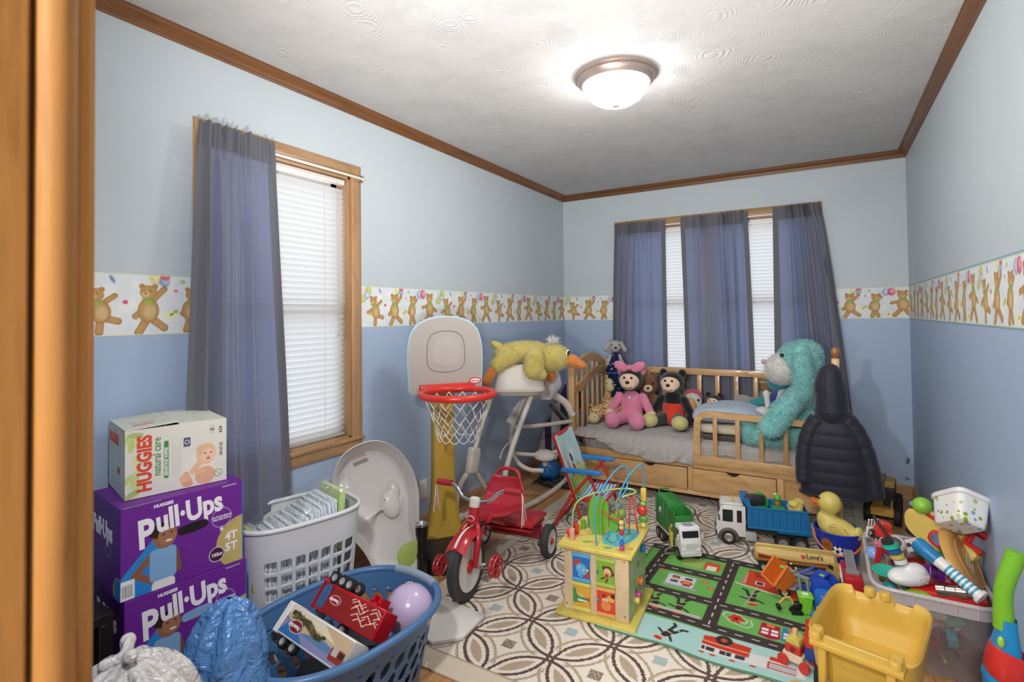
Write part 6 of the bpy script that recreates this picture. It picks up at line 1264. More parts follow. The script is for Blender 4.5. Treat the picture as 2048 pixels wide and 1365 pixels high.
# ------------------------------------------------------------------ printed play mat (roads and fire brigade)
MX, MY, MW, MH = 1.29, 2.075, .92, .91
p = Paint(MW, MH, .0026, '#6fae5a'); Rg = np.random.RandomState(8)
def X_(x): return x - MX
def Y_(y): return y - MY
for i in range(70): p.ell(Rg.uniform(0, MW), Rg.uniform(.2, MH), Rg.uniform(.02, .06), Rg.uniform(.01, .03), Rg.choice(['#69a854', '#78b663', '#73b05c']), a=.6, soft=.02)
p.rect(0, 0, MW, Y_(2.265), '#a9cfcb')
def road(pts, w=.062, n=None):
    q = [(X_(a), Y_(b)) for a, b in pts]; p.seg(q, w, '#453c3a')
def dashes(a, b, n): p.dash((X_(a[0]), Y_(a[1])), (X_(b[0]), Y_(b[1])), .005, '#d9d6d0', n, .42)
rd = [[(1.70, 2.30), (1.71, 2.95)], [(1.355, 2.49), (1.37, 2.95)], [(1.30, 2.955), (2.21, 2.955)], [(1.36, 2.737), (1.70, 2.737)], [(1.35, 2.502), (1.70, 2.495)], [(1.29, 2.315), (2.1, 2.29)], [(1.70, 2.49), (2.21, 2.475)], [(2.12, 2.29), (2.15, 2.95)]]
for r_ in rd: road(r_)
for r_ in rd: dashes(r_[0], r_[1], max(4, int(math.dist(*r_) / .062)))
# houses, blaze, hydrant loop, fire engine
p.rect(X_(1.45), Y_(2.57), X_(1.58), Y_(2.68), '#c9ccd2'); p.rect(X_(1.44), Y_(2.555), X_(1.60), Y_(2.575), '#9a9ea6', rad=.008)
for a, b in ((1.47, 2.645), (1.53, 2.645), (1.47, 2.60), (1.53, 2.585)): p.rect(X_(a), Y_(b), X_(a) + .035, Y_(b) + .022, '#4c4a4e')
for a, b, s in ((1.545, 2.615, .03), (1.49, 2.645, .018), (1.62, 2.665, .016), (1.41, 2.70, .014), (1.655, 2.62, .018)): p.ell(X_(a), Y_(b), s, s * .62, '#c9412c'); p.ell(X_(a), Y_(b), s * .6, s * .35, '#e8914a')
p.rect(X_(1.585), Y_(2.80), X_(1.66), Y_(2.89), '#cf5a34'); p.rect(X_(1.60), Y_(2.80), X_(1.645), Y_(2.85), '#e6ddd6'); p.rect(X_(1.48), Y_(2.80), X_(1.58), Y_(2.9), '#9cb86a', rad=.02)
p.poly([(X_(1.77), Y_(2.745)), (X_(2.02), Y_(2.70)), (X_(2.02), Y_(2.89)), (X_(1.79), Y_(2.905))], '#c94a35'); p.rect(X_(1.82), Y_(2.84), X_(1.99), Y_(2.90), '#a83a2a')
for i in range(12): p.rect(X_(1.775) + .001 * i, Y_(2.755 + .011 * i), X_(1.79), Y_(2.759 + .011 * i), '#e3dfda')
for a in (1.83, 1.92): p.rect(X_(a), Y_(2.765), X_(a) + .04, Y_(2.80), '#e3dfda'); p.rect(X_(a) + .005, Y_(2.769), X_(a) + .035, Y_(2.796), '#57342c')
p.seg([(X_(1.75), Y_(2.74)), (X_(2.02), Y_(2.69))], .008, '#e3dfda')
def fireman(x, y, a, s=1.0):
    c, n = math.cos(a), math.sin(a)
    def T(u, v): return (X_(x) + (u * c - v * n) * s, Y_(y) + (u * n + v * c) * s)
    p.seg([T(-.012, 0), T(-.016, -.05), T(-.03, -.06)], .014 * s, '#3c3632'); p.seg([T(.012, 0), T(.02, -.05), T(.034, -.058)], .014 * s, '#3c3632'); p.seg([T(-.02, .03), T(-.045, .05)], .011 * s, '#3c3632'); p.seg([T(.02, .03), T(.048, .02)], .011 * s, '#3c3632'); p.seg([T(0, .0), T(0, .035)], .032 * s, '#3c3632')
    p.seg([T(-.016, .008), T(.016, .008)], .005 * s, '#d9cdb0'); p.seg([T(-.016, -.03), T(-.012, -.03)], .006 * s, '#d9cdb0'); p.ell(*T(0, .065), .015 * s, .014 * s, '#dba98c'); p.ell(*T(0, .076), .020 * s, .011 * s, '#c9362c', a)
fireman(1.455, 2.40, PI + .3, .9); fireman(1.565, 2.41, PI, .95); fireman(1.58, 2.18, PI - .5, 1.0); fireman(1.83, 2.64, PI + .15, 1.0)
p.dash((X_(1.43), Y_(2.35)), (X_(1.66), Y_(2.345)), .014, '#b9b5ae', 12, .25); p.seg([(X_(1.43), Y_(2.36)), (X_(1.66), Y_(2.352))], .003, '#d9d6d0'); p.seg([(X_(1.43), Y_(2.342)), (X_(1.66), Y_(2.336))], .003, '#d9d6d0'); p.seg([(X_(1.84), Y_(2.74)), (X_(1.81), Y_(2.53))], .006, '#b9b5ae', a=.7)
for k in range(6): p.ell(X_(1.795) + .022 * math.cos(k * PI / 3), Y_(2.414) + .022 * math.sin(k * PI / 3), .010, .010, '#c9362c')
p.ell(X_(1.795), Y_(2.414), .022, .022, '#c9362c'); p.ell(X_(1.795), Y_(2.414), .008, .008, '#2f2a28'); p.seg([(X_(1.81), Y_(2.40)), (X_(1.83), Y_(2.39)), (X_(1.84), Y_(2.42)), (X_(1.80), Y_(2.45)), (X_(1.75), Y_(2.445)), (X_(1.74), Y_(2.42)), (X_(1.78), Y_(2.38)), (X_(1.84), Y_(2.365)), (X_(1.86), Y_(2.39)), (X_(1.85), Y_(2.43))], .005, '#c9d2c0')
for a, c in ((1.885, '#a82a3e'), (1.965, '#2f83ac'), (2.045, '#8d5a9a')):
    p.poly([(X_(a), Y_(2.345)), (X_(a + .045), Y_(2.33)), (X_(a + .08), Y_(2.345)), (X_(a + .075), Y_(2.435)), (X_(a + .005), Y_(2.44))], c); p.rect(X_(a + .025), Y_(2.415), X_(a + .055), Y_(2.44), '#db7148')
    for dx in (.01, .045):
        for dz in (.36, .385): p.rect(X_(a + dx), Y_(2 + dz), X_(a + dx + .025), Y_(2 + dz + .017), '#e6e3de')
# engine, drawn upside-down as it lies
E0 = 1.70
p.poly([(X_(E0), Y_(2.165)), (X_(E0 + .17), Y_(2.165)), (X_(E0 + .175), Y_(2.235)), (X_(E0 + .05), Y_(2.245)), (X_(E0), Y_(2.235))], '#c9402e'); p.poly([(X_(E0), Y_(2.13)), (X_(E0 + .36), Y_(2.13)), (X_(E0 + .34), Y_(2.2)), (X_(E0 + .175), Y_(2.2)), (X_(E0 + .175), Y_(2.165)), (X_(E0), Y_(2.175))], '#d9d8d6'); p.seg([(X_(E0 + .0), Y_(2.20)), (X_(E0 + .17), Y_(2.195))], .005, '#e6b9a8')
for a, b in ((.004, .016), (.02, .052), (.07, .092), (.094, .112), (.125, .16)): p.rect(X_(E0 + a), Y_(2.14), X_(E0 + b), Y_(2.165), '#3f3c42', rad=.002)
p.ell(X_(E0 + .075), Y_(2.235), .032, .032, '#3c3735'); p.ell(X_(E0 + .075), Y_(2.235), .012, .012, '#d0543c'); p.rect(X_(E0 + .24), Y_(2.19), X_(E0 + .30), Y_(2.215), '#c9402e'); p.rect(X_(E0 + .235), Y_(2.135), X_(E0 + .33), Y_(2.18), '#c9402e'); p.rect(X_(E0 + .242), Y_(2.142), X_(E0 + .33), Y_(2.173), '#b4b9c2')
for a in (.01, .05, .12, .19): p.ell(X_(E0 + a), Y_(2.12), .012, .006, '#c9412c')
m_edge = .006
p.rect(0, 0, MW, m_edge, '#1f6a3a'); p.rect(0, 0, m_edge, MH, '#1f6a3a'); p.rect(0, MH - m_edge, MW, MH, '#1f6a3a'); p.rect(MW - m_edge, 0, MW, MH, '#1f6a3a')
def matf(Xa, Ya):
    wv = .010 * np.exp(-((Xa - .30) / .10) ** 2) * np.exp(-Ya / .12) + .007 * np.exp(-((Xa - .62) / .12) ** 2) * np.exp(-Ya / .15) + .004 * np.exp(-((Ya - .42) / .1) ** 2) * np.exp(-((Xa - .55) / .2) ** 2)
    return Xa, Ya + .006 * np.sin(Xa * 9) * np.exp(-Ya / .2), wv + .0135
o = p.obj('play_mat', printed(.9, .1, .5), None, (MX, MY, 0), fn=matf); solid(o, .004, -1); tag(o, 'green play mat printed with roads, houses and a fire engine on the rug', 'play mat')
FZ = .0145  # top of the mat
text('400', .020, WHT, o, (X_(E0 + .155), Y_(2.205), .0145), (0, 0, PI), .0004)

# ------------------------------------------------------------------ toy trucks
def truck_cab(r, x0, x1, hw, z0, z1, col, slope=.02, dark='#4c4a4a', driver=True, roofcol=None):
    """cab with windscreen, side windows, wheel arches, lights; front at x1"""
    body = plain(col, .35); W_ = plain('#23252a', .12, 0, .6); zc = z0 + (z1 - z0) * .44
    q = MB(); q.prism([(x0, z0), (x1, z0), (x1 + .004, zc), (x1 - slope, z1 - .012), (x1 - slope - .015, z1), (x0, z1)], hw * 2, (0, hw, 0), (PI / 2, 0, 0), bev=.004); cab = q.build('cab', body, r)
    zs = zc + .006; zt = z1 - .02
    MB().box((x1 - slope * .5 + .001, 0, (zs + zt) / 2), (.004, hw * 1.62, zt - zs), (0, -math.atan2(slope, z1 - zc) * .9, 0), bev=.001).build('windscreen', W_, cab)
    for s in (-1, 1):
        MB().box((x1 - .030 - (x1 - x0) * .18, s * (hw + .0005), (zs + zt) / 2), ((x1 - x0) * .36, .003, zt - zs), bev=.001).build('side_window', W_, cab); MB().box((x0 + (x1 - x0) * .22, s * (hw + .0005), (zs + zt) / 2), ((x1 - x0) * .17, .003, zt - zs), bev=.001).build('side_window', W_, cab)
        MB().box((x1 + .003, s * hw * .72, z0 + .03), (.006, hw * .36, .014), bev=.002).build('headlight', plain('#e3e3e0', .2), cab); MB().box((x1 - .01, s * (hw + .012), zc + .03), (.008, .012, .032), bev=.002).build('mirror', plain(dark, .4), cab)
        if driver and s == -1: MB().sph((x1 - .04, s * hw * .4, zs + .01), .011, 12, 8).build('driver', plain('#d9a878', .5), cab)
    MB().box((x1 + .003, 0, z0 + .052), (.006, hw * 1.1, .026), bev=.001).build('grille', plain(dark, .5), cab); MB().box((x1 + .003, 0, z0 + .008), (.012, hw * 2.02, .022), bev=.003).build('bumper', plain(dark, .45), cab)
    return cab
# green garbage truck: front points along local +X
gt = thing('garbage_truck', 'toy garbage truck with ribbed green body and white cab on the play mat', 'toy truck', (1.405, 3.005, .012), math.atan2(-.315, .228))
GRNP = plain('#2f8038', .35); WCAB = '#dcdcdc'
q = MB(); q.box((-.085, 0, .155), (.20, .104, .165), bev=.008, seg=2)
for i in range(5): q.box((-.16 + .035 * i, 0, .238), (.014, .096, .012), bev=.004)
for i in range(3): q.box((-.15 + .05 * i, 0, .155), (.008, .112, .15), bev=.003)
q.build('hopper_body', GRNP, gt); q = MB()
for s in (-1, 1): q.box((.058, s * .049, .155), (.09, .006, .14), bev=.002)
q.box((.10, 0, .145), (.006, .104, .12), bev=.002); q.box((.058, 0, .09), (.09, .1, .012)); q.build('front_bin', GRNP, gt)
MB().tube([(-.17, -.03, .245), (-.175, -.03, .262), (-.175, .03, .262), (-.17, .03, .245)], .005, 8).build('handle', GRNP, gt)
for s in (-1, 1):
    pl = MB().box((-.09, s * .0545, .165), (.075, .003, .06), bev=.001).build('panel', plain('#5b6660', .5), gt)
    q = MB()
    for k in range(3): a = k * 2 * PI / 3 + .3; q.tube([(-.09 + .014 * math.cos(a + t), s * .0565, .173 + .014 * math.sin(a + t)) for t in (0, .5, 1.0, 1.5)], .003, 6)
    q.build('recycle_mark', WHT, gt)
MB().box((-.02, 0, .058), (.36, .07, .02), bev=.003).build('chassis', plain('#6d6a66', .5), gt); MB().box((-.085, 0, .074), (.21, .108, .012), bev=.002).build('side_skirt', plain('#cfc3ae', .5), gt)
truck_cab(gt, .112, .195, .054, .035, .178, WCAB, .015, '#c9c9c9'); MB().box((.15, 0, .18), (.035, .05, .004), bev=.001).build('roof_hatch', plain('#9a9a9c', .4), gt)
for x in (-.13, -.07, .15):
    for s in (-1, 1): wheel(gt, (x, s * .047, .032), (0, 1, 0), .032, .024, '#a9a9ab')
YP = plain('#cdb84e', .4); q = MB(); q.tube([(.10, -.062, .06), (.085, -.07, .13), (.10, -.066, .16)], .006, 8); q.tube([(.115, -.07, .05), (.10, -.075, .12)], .006, 8); q.box((.10, -.068, .10), (.03, .012, .05), bev=.003); q.build('lift_arm', YP, gt); MB().tube([(.11, -.07, .05), (.10, -.10, .03), (.13, -.115, .02), (.14, -.09, .03)], .004, 8).build('gripper', plain('#8d8f92', .4), gt)
# blue dump truck with white cab
bt = thing('dump_truck', 'toy dump truck with ribbed blue bed and white cab in front of the bed drawers', 'toy truck', (1.81, 3.28, .0095), PI + .20)
BLB = plain('#1f6ea6', .35); q = MB(); hw = .075
prof = [(-.225, .115), (.05, .10), (.05, .10)]
q.prism([(-.235, .115), (.075, .105), (.075, .215), (.105, .262), (.065, .262), (.055, .225), (-.215, .225)], .006, (0, hw, 0), (PI / 2, 0, 0)); q.prism([(-.235, .115), (.075, .105), (.075, .215), (.105, .262), (.065, .262), (.055, .225), (-.215, .225)], .006, (0, -hw + .006, 0), (PI / 2, 0, 0))
q.box((-.08, 0, .112), (.30, .145, .008)); q.box((-.08, 0, .158), (.29, .14, .006)); q.box((.072, 0, .18), (.008, .148, .15)); q.box((.085, 0, .258), (.05, .15, .006), bev=.002); q.box((-.228, 0, .172), (.006, .148, .115), (0, .16, 0))
for s in (-1, 1):
    for i in range(7): q.box((-.18 + .034 * i, s * (hw + .002), .162), (.012, .008, .105), bev=.002)
    q.box((-.08, s * (hw + .002), .222), (.29, .010, .010), bev=.002); q.box((-.08, s * (hw + .002), .112), (.30, .010, .012), bev=.002); q.box((-.16, s * .066, .098), (.17, .02, .012), bev=.004)
    for i in range(6): q.box((.055, s * (hw + .002), .13 + .014 * i), (.026, .006, .006)); q.box((-.215, s * (hw + .002), .13 + .014 * i), (.026, .006, .006))
q.build('dump_bed', BLB, bt, smooth=False)
truck_cab(bt, .085, .235, .073, .05, .215, '#d8d6d4', .02, '#4a4849', True)
MB().box((.155, 0, .222), (.12, .125, .014), bev=.005).build('roof_cap', plain('#d8d6d4', .35), bt)
for s in (-1, 1):
    MB().sph((.15, s * .03, .235), (.009, .009, .008), 12, 8).build('roof_light', plain('#cfae55', .25), bt); q = MB(); q.tube([Vector((.175 + .045 * math.cos(a), s * .07, .04 + .045 * math.sin(a))) for a in np.linspace(-.2, PI + .2, 14)], .011, 8); q.build('wheel_arch', plain('#4f4d4d', .5), bt); MB().box((.06, s * .055, .055), (.06, .03, .05), bev=.006, seg=2).build('fuel_tank', plain('#a9a7a5', .35), bt)
MB().box((-.03, 0, .075), (.40, .06, .03), bev=.003).build('chassis', plain('#2b2b2d', .5), bt)
for x in (.175, -.10, -.185):
    for s in (-1, 1): wheel(bt, (x, s * .06, .042), (0, 1, 0), .042, .03, '#9c9c9e')
def W_at(root, v): bpy.context.view_layer.update(); return root.matrix_world @ Vector(v)
# load in the bed
c = W_at(bt, (.04, .03, .165)); r = thing('toy_blaster', 'black plastic toy block leaning at the front of the blue dump bed', 'toy part', c, 3.5); MB().prism([(-.06, .06), (.055, .055), (.062, .085), (.03, .115), (-.06, .11)], .024, (0, .012, 0), (PI / 2, 0, 0), bev=.003).build('body', plain('#2c2b2d', .5), r); MB().box((.0, 0, .03), (.03, .02, .06)).build('stem', plain('#2c2b2d', .5), r); MB().box((.0, -.014, .09), (.04, .006, .02)).build('side_block', plain('#1f1e20', .5), r)
c = W_at(bt, (.0, -.005, .162)); r = thing('toy_van', 'small green toy van lying in the blue dump bed', 'toy car', c, (.1, .25, 3.45)); GV = plain('#239a45', .3); MB().prism(smoothpoly([(-.05, .0), (.05, .0), (.055, .05), (.035, .08), (-.04, .085), (-.055, .05)], 2), .06, (0, .03, .03), (PI / 2, 0, 0), bev=.004).build('body', GV, r); MB().box((.02, -.031, .085), (.03, .004, .022)).build('window', plain('#1c3a24', .3), r); MB().box((-.005, -.0315, .06), (.07, .003, .02)).build('stripe', plain('#d9d2c4', .4), r); MB().box((0, 0, .02), (.09, .055, .02)).build('base', plain('#2f6fc0', .4), r)
for x in (-.03, .03): wheel(r, (x, -.03, .018), (0, 1, 0), .015, .012)
c = W_at(bt, (-.085, .0, .163)); r = thing('toy_figure', 'little green toy figure sitting in a green car in the blue dump bed', 'toy figure', c, 3.6); MB().box((0, 0, .035), (.07, .05, .04), bev=.01, seg=2).build('car_body', GV, r); MB().sph((0, 0, .10), (.02, .02, .019)).build('head', plain('#5da63c', .4), r); MB().sph((0, 0, .068), (.018, .016, .022)).build('torso', plain('#8a6a3a', .5), r); MB().sph((.006, -.012, .116), (.012, .012, .008)).build('headband', plain('#d6c27a', .4), r)
c = W_at(bt, (-.175, .0, .155)); r = thing('yellow_cloth', 'crumpled pale yellow cloth in the back of the blue dump bed', 'cloth', c, .3); blob('fold', [('e', (0, 0, .06), (.04, .05, .045)), ('e', (.02, .02, .085), (.03, .03, .022)), ('e', (-.015, -.02, .09), (.028, .03, .018))], fabric('#d9c46a', '#c9b25a', 200), r, .006, 2, wob=.02)
# gold tanker trailer
GOLD = plain('#c7ab66', .25, .35); tn = thing('tanker_trailer', 'gold toy tanker trailer with red stripe beside the blue dump truck', 'toy truck', (1.985, 3.0, .0095), .20); tn.scale = (1.15, 1.15, 1.15)
q = MB(); q.lathe([(.001, -.16), (.03, -.158), (.036, -.15), (.036, .15), (.03, .158), (.001, .16)], (0, 0, .068), 32, (0, PI / 2, 0)); q.build('tank', GOLD, tn); MB().tube([(-.15, 0, .105), (.15, 0, .105)], .006, 8).build('top_rail', GOLD, tn)
def onTank(Xa, Ya): th = (Ya - .017) / .0365; return Xa - .145, -.0368 * np.cos(th), .068 + .0368 * np.sin(th)
p = Paint(.29, .05, .0016, '#c9ae6b'); p.poly([(0, .028), (.06, .018), (.12, .012), (.2, .012), (.29, .016), (.29, .004), (0, .004)], '#a8452c'); p.poly([(0, .022), (.07, .014), (.1, .010), (0, .012)], '#7d2f22'); p.ell(.171, .034, .006, .006, '#b8392c'); p.ell(.180, .034, .006, .006, '#b8392c'); p.poly([(.166, .032), (.185, .032), (.1755, .021)], '#b8392c'); p.obj('side_print', printed(.3, .5), tn, fn=onTank)
text("Love's", .026, plain('#2a1d14', .5), tn, (.042, -.0388 * math.cos(.30), .068 + .0388 * math.sin(.30)), (PI / 2 - .46, 0, 0), .0007, sx=.95); MB().box((0, 0, .032), (.28, .04, .008)).build('chassis', plain('#2b2b2d', .5), tn)
for x in (-.125, -.09):
    for s in (-1, 1): wheel(tn, (x, s * .026, .019), (0, 1, 0), .019, .016)
for s in (-1, 1): MB().box((.115, s * .02, .018), (.008, .008, .034)).build('landing_leg', CHR, tn)
# orange dump body tipped up with striped tail
og = thing('tipper_truck', 'orange toy tipper bed raised on a grey chassis next to the blue tow truck', 'toy truck', (1.975, 2.745, FZ), .25); og.scale = (.88, .88, .88)
ORP = plain('#d9702a', .35); q = MB(); a, b, h = .115, .10, .085
for c, d in (((0, 0, 0), (a, b, .005)), ((0, b / 2, h / 2), (a, .005, h)), ((0, -b / 2, h / 2), (a, .005, h)), ((-a / 2, 0, h / 2), (.005, b, h))): q.box(c, d)
q.box((0, 0, h + .002), (.002, .002, .002)); q.box((0, b / 2 + .003, h), (a + .01, .012, .010), bev=.002); q.box((0, -b / 2 - .003, h), (a + .01, .012, .010), bev=.002); q.box((-a / 2 - .003, 0, h), (.012, b + .014, .010), bev=.002); o = q.build('tipper_bed', ORP, og, (-.01, .01, .075), (.15, -.95, .3), smooth=False)
for i in range(5): MB().box((.02 - .012 * i * 0 + .055, -.04 + .02 * i, .006), (.006, .010, .003)).build('tail_stripe', WHT if i % 2 else BLK, o)
MB().box((.02, 0, .04), (.15, .06, .014), bev=.003).build('chassis', plain('#9a9ca0', .4), og); MB().cyl((-.03, 0, .045), (-.015, 0, .085), .008, n=10).build('lift_ram', plain('#8d8f92', .3, .6), og)
for x in (-.03, .07):
    for s in (-1, 1): wheel(og, (x, s * .04, .026), (0, 1, 0), .026, .02, '#cfcfcf')
# blue tow truck
tw = thing('tow_truck', 'blue toy recycling truck with open cab and a grey side arm by the orange tipper', 'toy truck', (2.098, 2.712, .0095), -.35); tw.scale = (.94, .94, .9)
BL2 = plain('#2447b8', .35); MB().box((-.01, 0, .045), (.17, .075, .03), bev=.005).build('chassis', BL2, tw)
q = MB(); q.prism([(-.02, 0), (.08, 0), (.085, .05), (.05, .10), (-.02, .105)], .006, (0, .04, .055), (PI / 2, 0, 0)); q.prism([(-.02, 0), (.08, 0), (.085, .05), (.05, .10), (-.02, .105)], .006, (0, -.034, .055), (PI / 2, 0, 0)); q.box((.01, 0, .158), (.05, .08, .006)); q.box((.08, 0, .08), (.008, .08, .05)); q.box((-.02, 0, .105), (.006, .08, .10)); q.box((-.055, 0, .15), (.06, .085, .006), (0, -.6, 0)); q.build('cab', BL2, tw, smooth=False)
MB().box((.088, 0, .075), (.006, .07, .05), bev=.002).build('grille', plain('#7d8086', .4), tw); MB().box((.03, 0, .09), (.05, .06, .03), bev=.006).build('seat', plain('#c9c9cc', .4), tw); MB().box((.02, -.02, .163), (.02, .012, .006)).build('roof_light', plain('#8fd04a', .3), tw)
q = MB(); q.box((-.065, -.05, .08), (.012, .012, .13), (0, -.1, 0), bev=.002); q.box((-.03, -.05, .085), (.012, .012, .12), (0, -.1, 0), bev=.002); q.box((-.06, -.05, .135), (.07, .014, .016), bev=.003); q.box((-.05, -.052, .05), (.05, .004, .04)); q.tube([(-.09, -.05, .145), (-.13, -.05, .15)], .007, 8); q.build('side_arm', plain('#7f858c', .4), tw); MB().tube([(-.13, -.05, .15), (-.155, -.05, .15)], .008, 8).build('arm_tip', plain('#7fbf4a', .4), tw)
for x in (-.055, .06):
    for s in (-1, 1): wheel(tw, (x, s * .04, .026), (0, 1, 0), .026, .02, '#b5b5b8')
# gold vintage truck
gv = thing('vintage_truck', 'small gold vintage toy truck in front of the blue bucket', 'toy car', (2.172, 2.985, .0095), -.72); gv.scale = (1.0, 1.0, 1.0); q = MB(); q.prism([(-.05, .0), (.06, .0), (.062, .03), (.012, .038), (.0, .066), (-.045, .068), (-.05, .03)], .044, (0, .022, .018), (PI / 2, 0, 0), bev=.003); q.build('body', GOLD, gv)
for s in (-1, 1): MB().box((-.02, s * .0222, .068), (.028, .002, .02)).build('window', plain('#2c2a2a', .2), gv); MB().sph((.04, s * .024, .032), (.022, .010, .018), 14, 8).build('fender', GOLD, gv)
for x in (-.035, .04):
    for s in (-1, 1): wheel(gv, (x, s * .026, .015), (0, 1, 0), .015, .012)
MB().box((.064, 0, .034), (.004, .03, .026), bev=.001).build('grille', CHR, gv)
# red ladder truck
ft = thing('fire_truck', 'red toy fire truck with grey ladder standing beside the clear toy bin', 'toy truck', (2.222, 2.89, .0095), PI / 2 + .06); RF = plain('#b9202a', .3); MB().box((0, 0, .065), (.24, .07, .08), bev=.006, seg=2).build('body', RF, ft); MB().box((-.085, 0, .10), (.075, .072, .05), bev=.006, seg=2).build('cab', RF, ft); 
q = MB()
for y in (-.016, .016): q.box((.03, y, .135), (.20, .006, .012), (0, -.12, 0))
for i in range(14): q.box((-.06 + .0145 * i, 0, .126 + .0018 * i), (.004, .032, .006))
q.box((-.06, 0, .12), (.03, .05, .03)); q.build('ladder', plain('#8d9296', .4), ft, smooth=False)
for s in (-1, 1):
    q = MB()
    for z in (.055, .085): q.tube([(-.02, s * .037, z), (.10, s * .037, z)], .0025, 6)
    for i in range(6): q.tube([(-.015 + .022 * i, s * .037, .055), (-.015 + .022 * i, s * .037, .085)], .002, 6)
    q.build('side_ladder', WHT, ft); MB().box((-.06, s * .0362, .065), (.05, .003, .03)).build('side_panel', plain('#c9c9cb', .35), ft)
for x in (-.075, .06, .095):
    for s in (-1, 1): wheel(ft, (x, s * .034, .024), (0, 1, 0), .024, .018)
# small green racer
r = thing('race_car', 'small mint green toy car squeezed between blue truck and fire truck', 'toy car', (2.175, 2.85, .0095), .3); MB().prism([(-.04, -.02), (.045, -.012), (.045, .012), (-.04, .02)], .02, (0, 0, .012), bev=.003).build('body', plain('#2fb37a', .3), r); MB().sph((-.005, 0, .034), (.018, .013, .010)).build('canopy', plain('#dfe6e2', .2), r); MB().box((-.038, 0, .04), (.010, .042, .004)).build('spoiler', plain('#2fb37a', .3), r)
for x in (-.026, .028):
    for s in (-1, 1): wheel(r, (x, s * .022, .011), (0, 1, 0), .011, .010)
# lime wheelie bin, blue barrel, blue block with peg, mini digger
r = thing('toy_bin', 'lime green toy wheelie bin with a recycling mark on the play mat', 'toy bin', (2.045, 2.61, FZ), .2); q = MB(); q.box((0, 0, .036), (.042, .038, .07), bev=.003, taper=1.25); q.build('body', plain('#7cc42f', .35), r); MB().box((0, 0, .075), (.06, .055, .010), bev=.003).build('lid', plain('#86cc3a', .35), r); MB().cyl((0, 0, .080), (0, 0, .0812), .014, n=20).build('recycle_mark', plain('#d9efc0', .5), r)
r = thing('toy_barrel', 'blue plastic toy barrel behind the lime bin', 'toy barrel', (2.112, 2.617, FZ), 0); MB().lathe([(.001, 0), (.03, 0), (.033, .006), (.036, .05), (.033, .094), (.03, .098), (.001, .098)], n=28).build('drum', plain('#1f62b4', .35), r); MB().lathe([(.026, .098), (.03, .098), (.03, .102), (.001, .102)], n=24).build('lid', plain('#2a70c4', .35), r)
r = thing('peg_block', 'blue toy block with a wooden peg next to the big yellow truck', 'toy block', (2.10, 2.545, FZ), .3); MB().box((0, 0, .02), (.06, .05, .04), bev=.003).build('body', plain('#2f86cf', .35), r); MB().cyl((0, 0, .04), (0, 0, .066), .012, n=16).build('peg', wood('#d6b48c', '#c49a6c', (9, 9, 9)), r)
dg = thing('mini_excavator', 'tiny black and yellow toy excavator on the play mat', 'toy digger', (2.01, 2.585, FZ), 3.55); dg.scale = (.8, .8, .8); BKP = plain('#1b1a1a', .4); YD = plain('#d4ab45', .4); q = MB()
for s in (-1, 1): q.box((0, s * .018, .010), (.06, .014, .02), bev=.006, seg=2)
q.box((0, 0, .024), (.04, .04, .01)); q.build('tracks', BKP, dg); MB().box((-.008, 0, .045), (.04, .036, .03), bev=.004).build('house', BKP, dg); MB().tube([(.012, 0, .05), (.03, 0, .085), (.055, 0, .082)], .006, 8).build('boom', YD, dg); MB().tube([(.055, 0, .082), (.085, 0, .05)], .0055, 8).build('stick', YD, dg); MB().box((.088, 0, .03), (.022, .026, .03), (0, .4, 0), bev=.005).build('bucket', BKP, dg)
# wooden train of blocks and red beads
def wblock(parent, c, d, col, nm='block'): return MB().box(c, d, bev=.003).build(nm, plain(col, .4), parent)
tr = thing('block_train', 'wooden block train with red, yellow and blue blocks and pegs at the mat edge', 'toy train', (2.025, 2.215, FZ), -.35)
MB().box((0, 0, .032), (.07, .055, .03), bev=.002).build('wagon', wood('#d6c6ac', '#c4b08e', (8, 8, 8)), tr); wblock(tr, (0, 0, .063), (.055, .05, .032), '#c8342a'); wblock(tr, (.052, .012, .063), (.036, .04, .05), '#27468f'); MB().prism([(-.026, 0), (.026, 0), (.022, .018), (.01, .028), (-.01, .028), (-.022, .018)], .05, (-.0, .025, .08), (PI / 2, 0, 0), bev=.002).build('block', plain('#cdbb5e', .4), tr); MB().lathe([(.001, 0), (.026, 0), (.022, .022), (.001, .026)], (.052, .012, .088), 20).build('block', plain('#c8342a', .4), tr)
for x, y, z in ((0, 0, .108), (.052, .012, .112)): MB().cyl((x, y, z - .004), (x, y, z + .02), .0085, n=14).build('peg', wood('#d6b48c', '#c49a6c', (9, 9, 9)), tr)
for x in (-.03, .045):
    for s in (-1, 1): MB().lathe([(.001, -.006), (.018, -.006), (.02, 0), (.018, .006), (.001, .006)], (x, s * .036, .020), 22, (PI / 2, 0, 0)).build('wheel', plain('#c8342a', .35), tr)
MB().cyl((0, -.0252, .063), (0, -.027, .063), .009, n=16).build('porthole', plain('#7d1f1a', .5), tr)
bd = thing('bead_string', 'string of red wooden beads behind the block train', 'beads', (2.058, 2.40, FZ), 0)
for i in range(7): MB().cyl((.0 + .004 * math.sin(i), .11 - .036 * i, .016), (.0 + .004 * math.sin(i + 1), .11 - .036 * i - .030, .016), .0125, n=14).build('bead', plain('#cf3a2c', .3), bd)
r = thing('green_block', 'flat green toy block tucked beside the red beads', 'toy block', (2.105, 2.45, FZ), .2); MB().box((0, 0, .015), (.05, .16, .03), bev=.003).build('body', plain('#4fae7c', .4), r); MB().cyl((0, .03, .03), (0, .03, .036), .010, n=12).build('stud', plain('#4fae7c', .4), r)
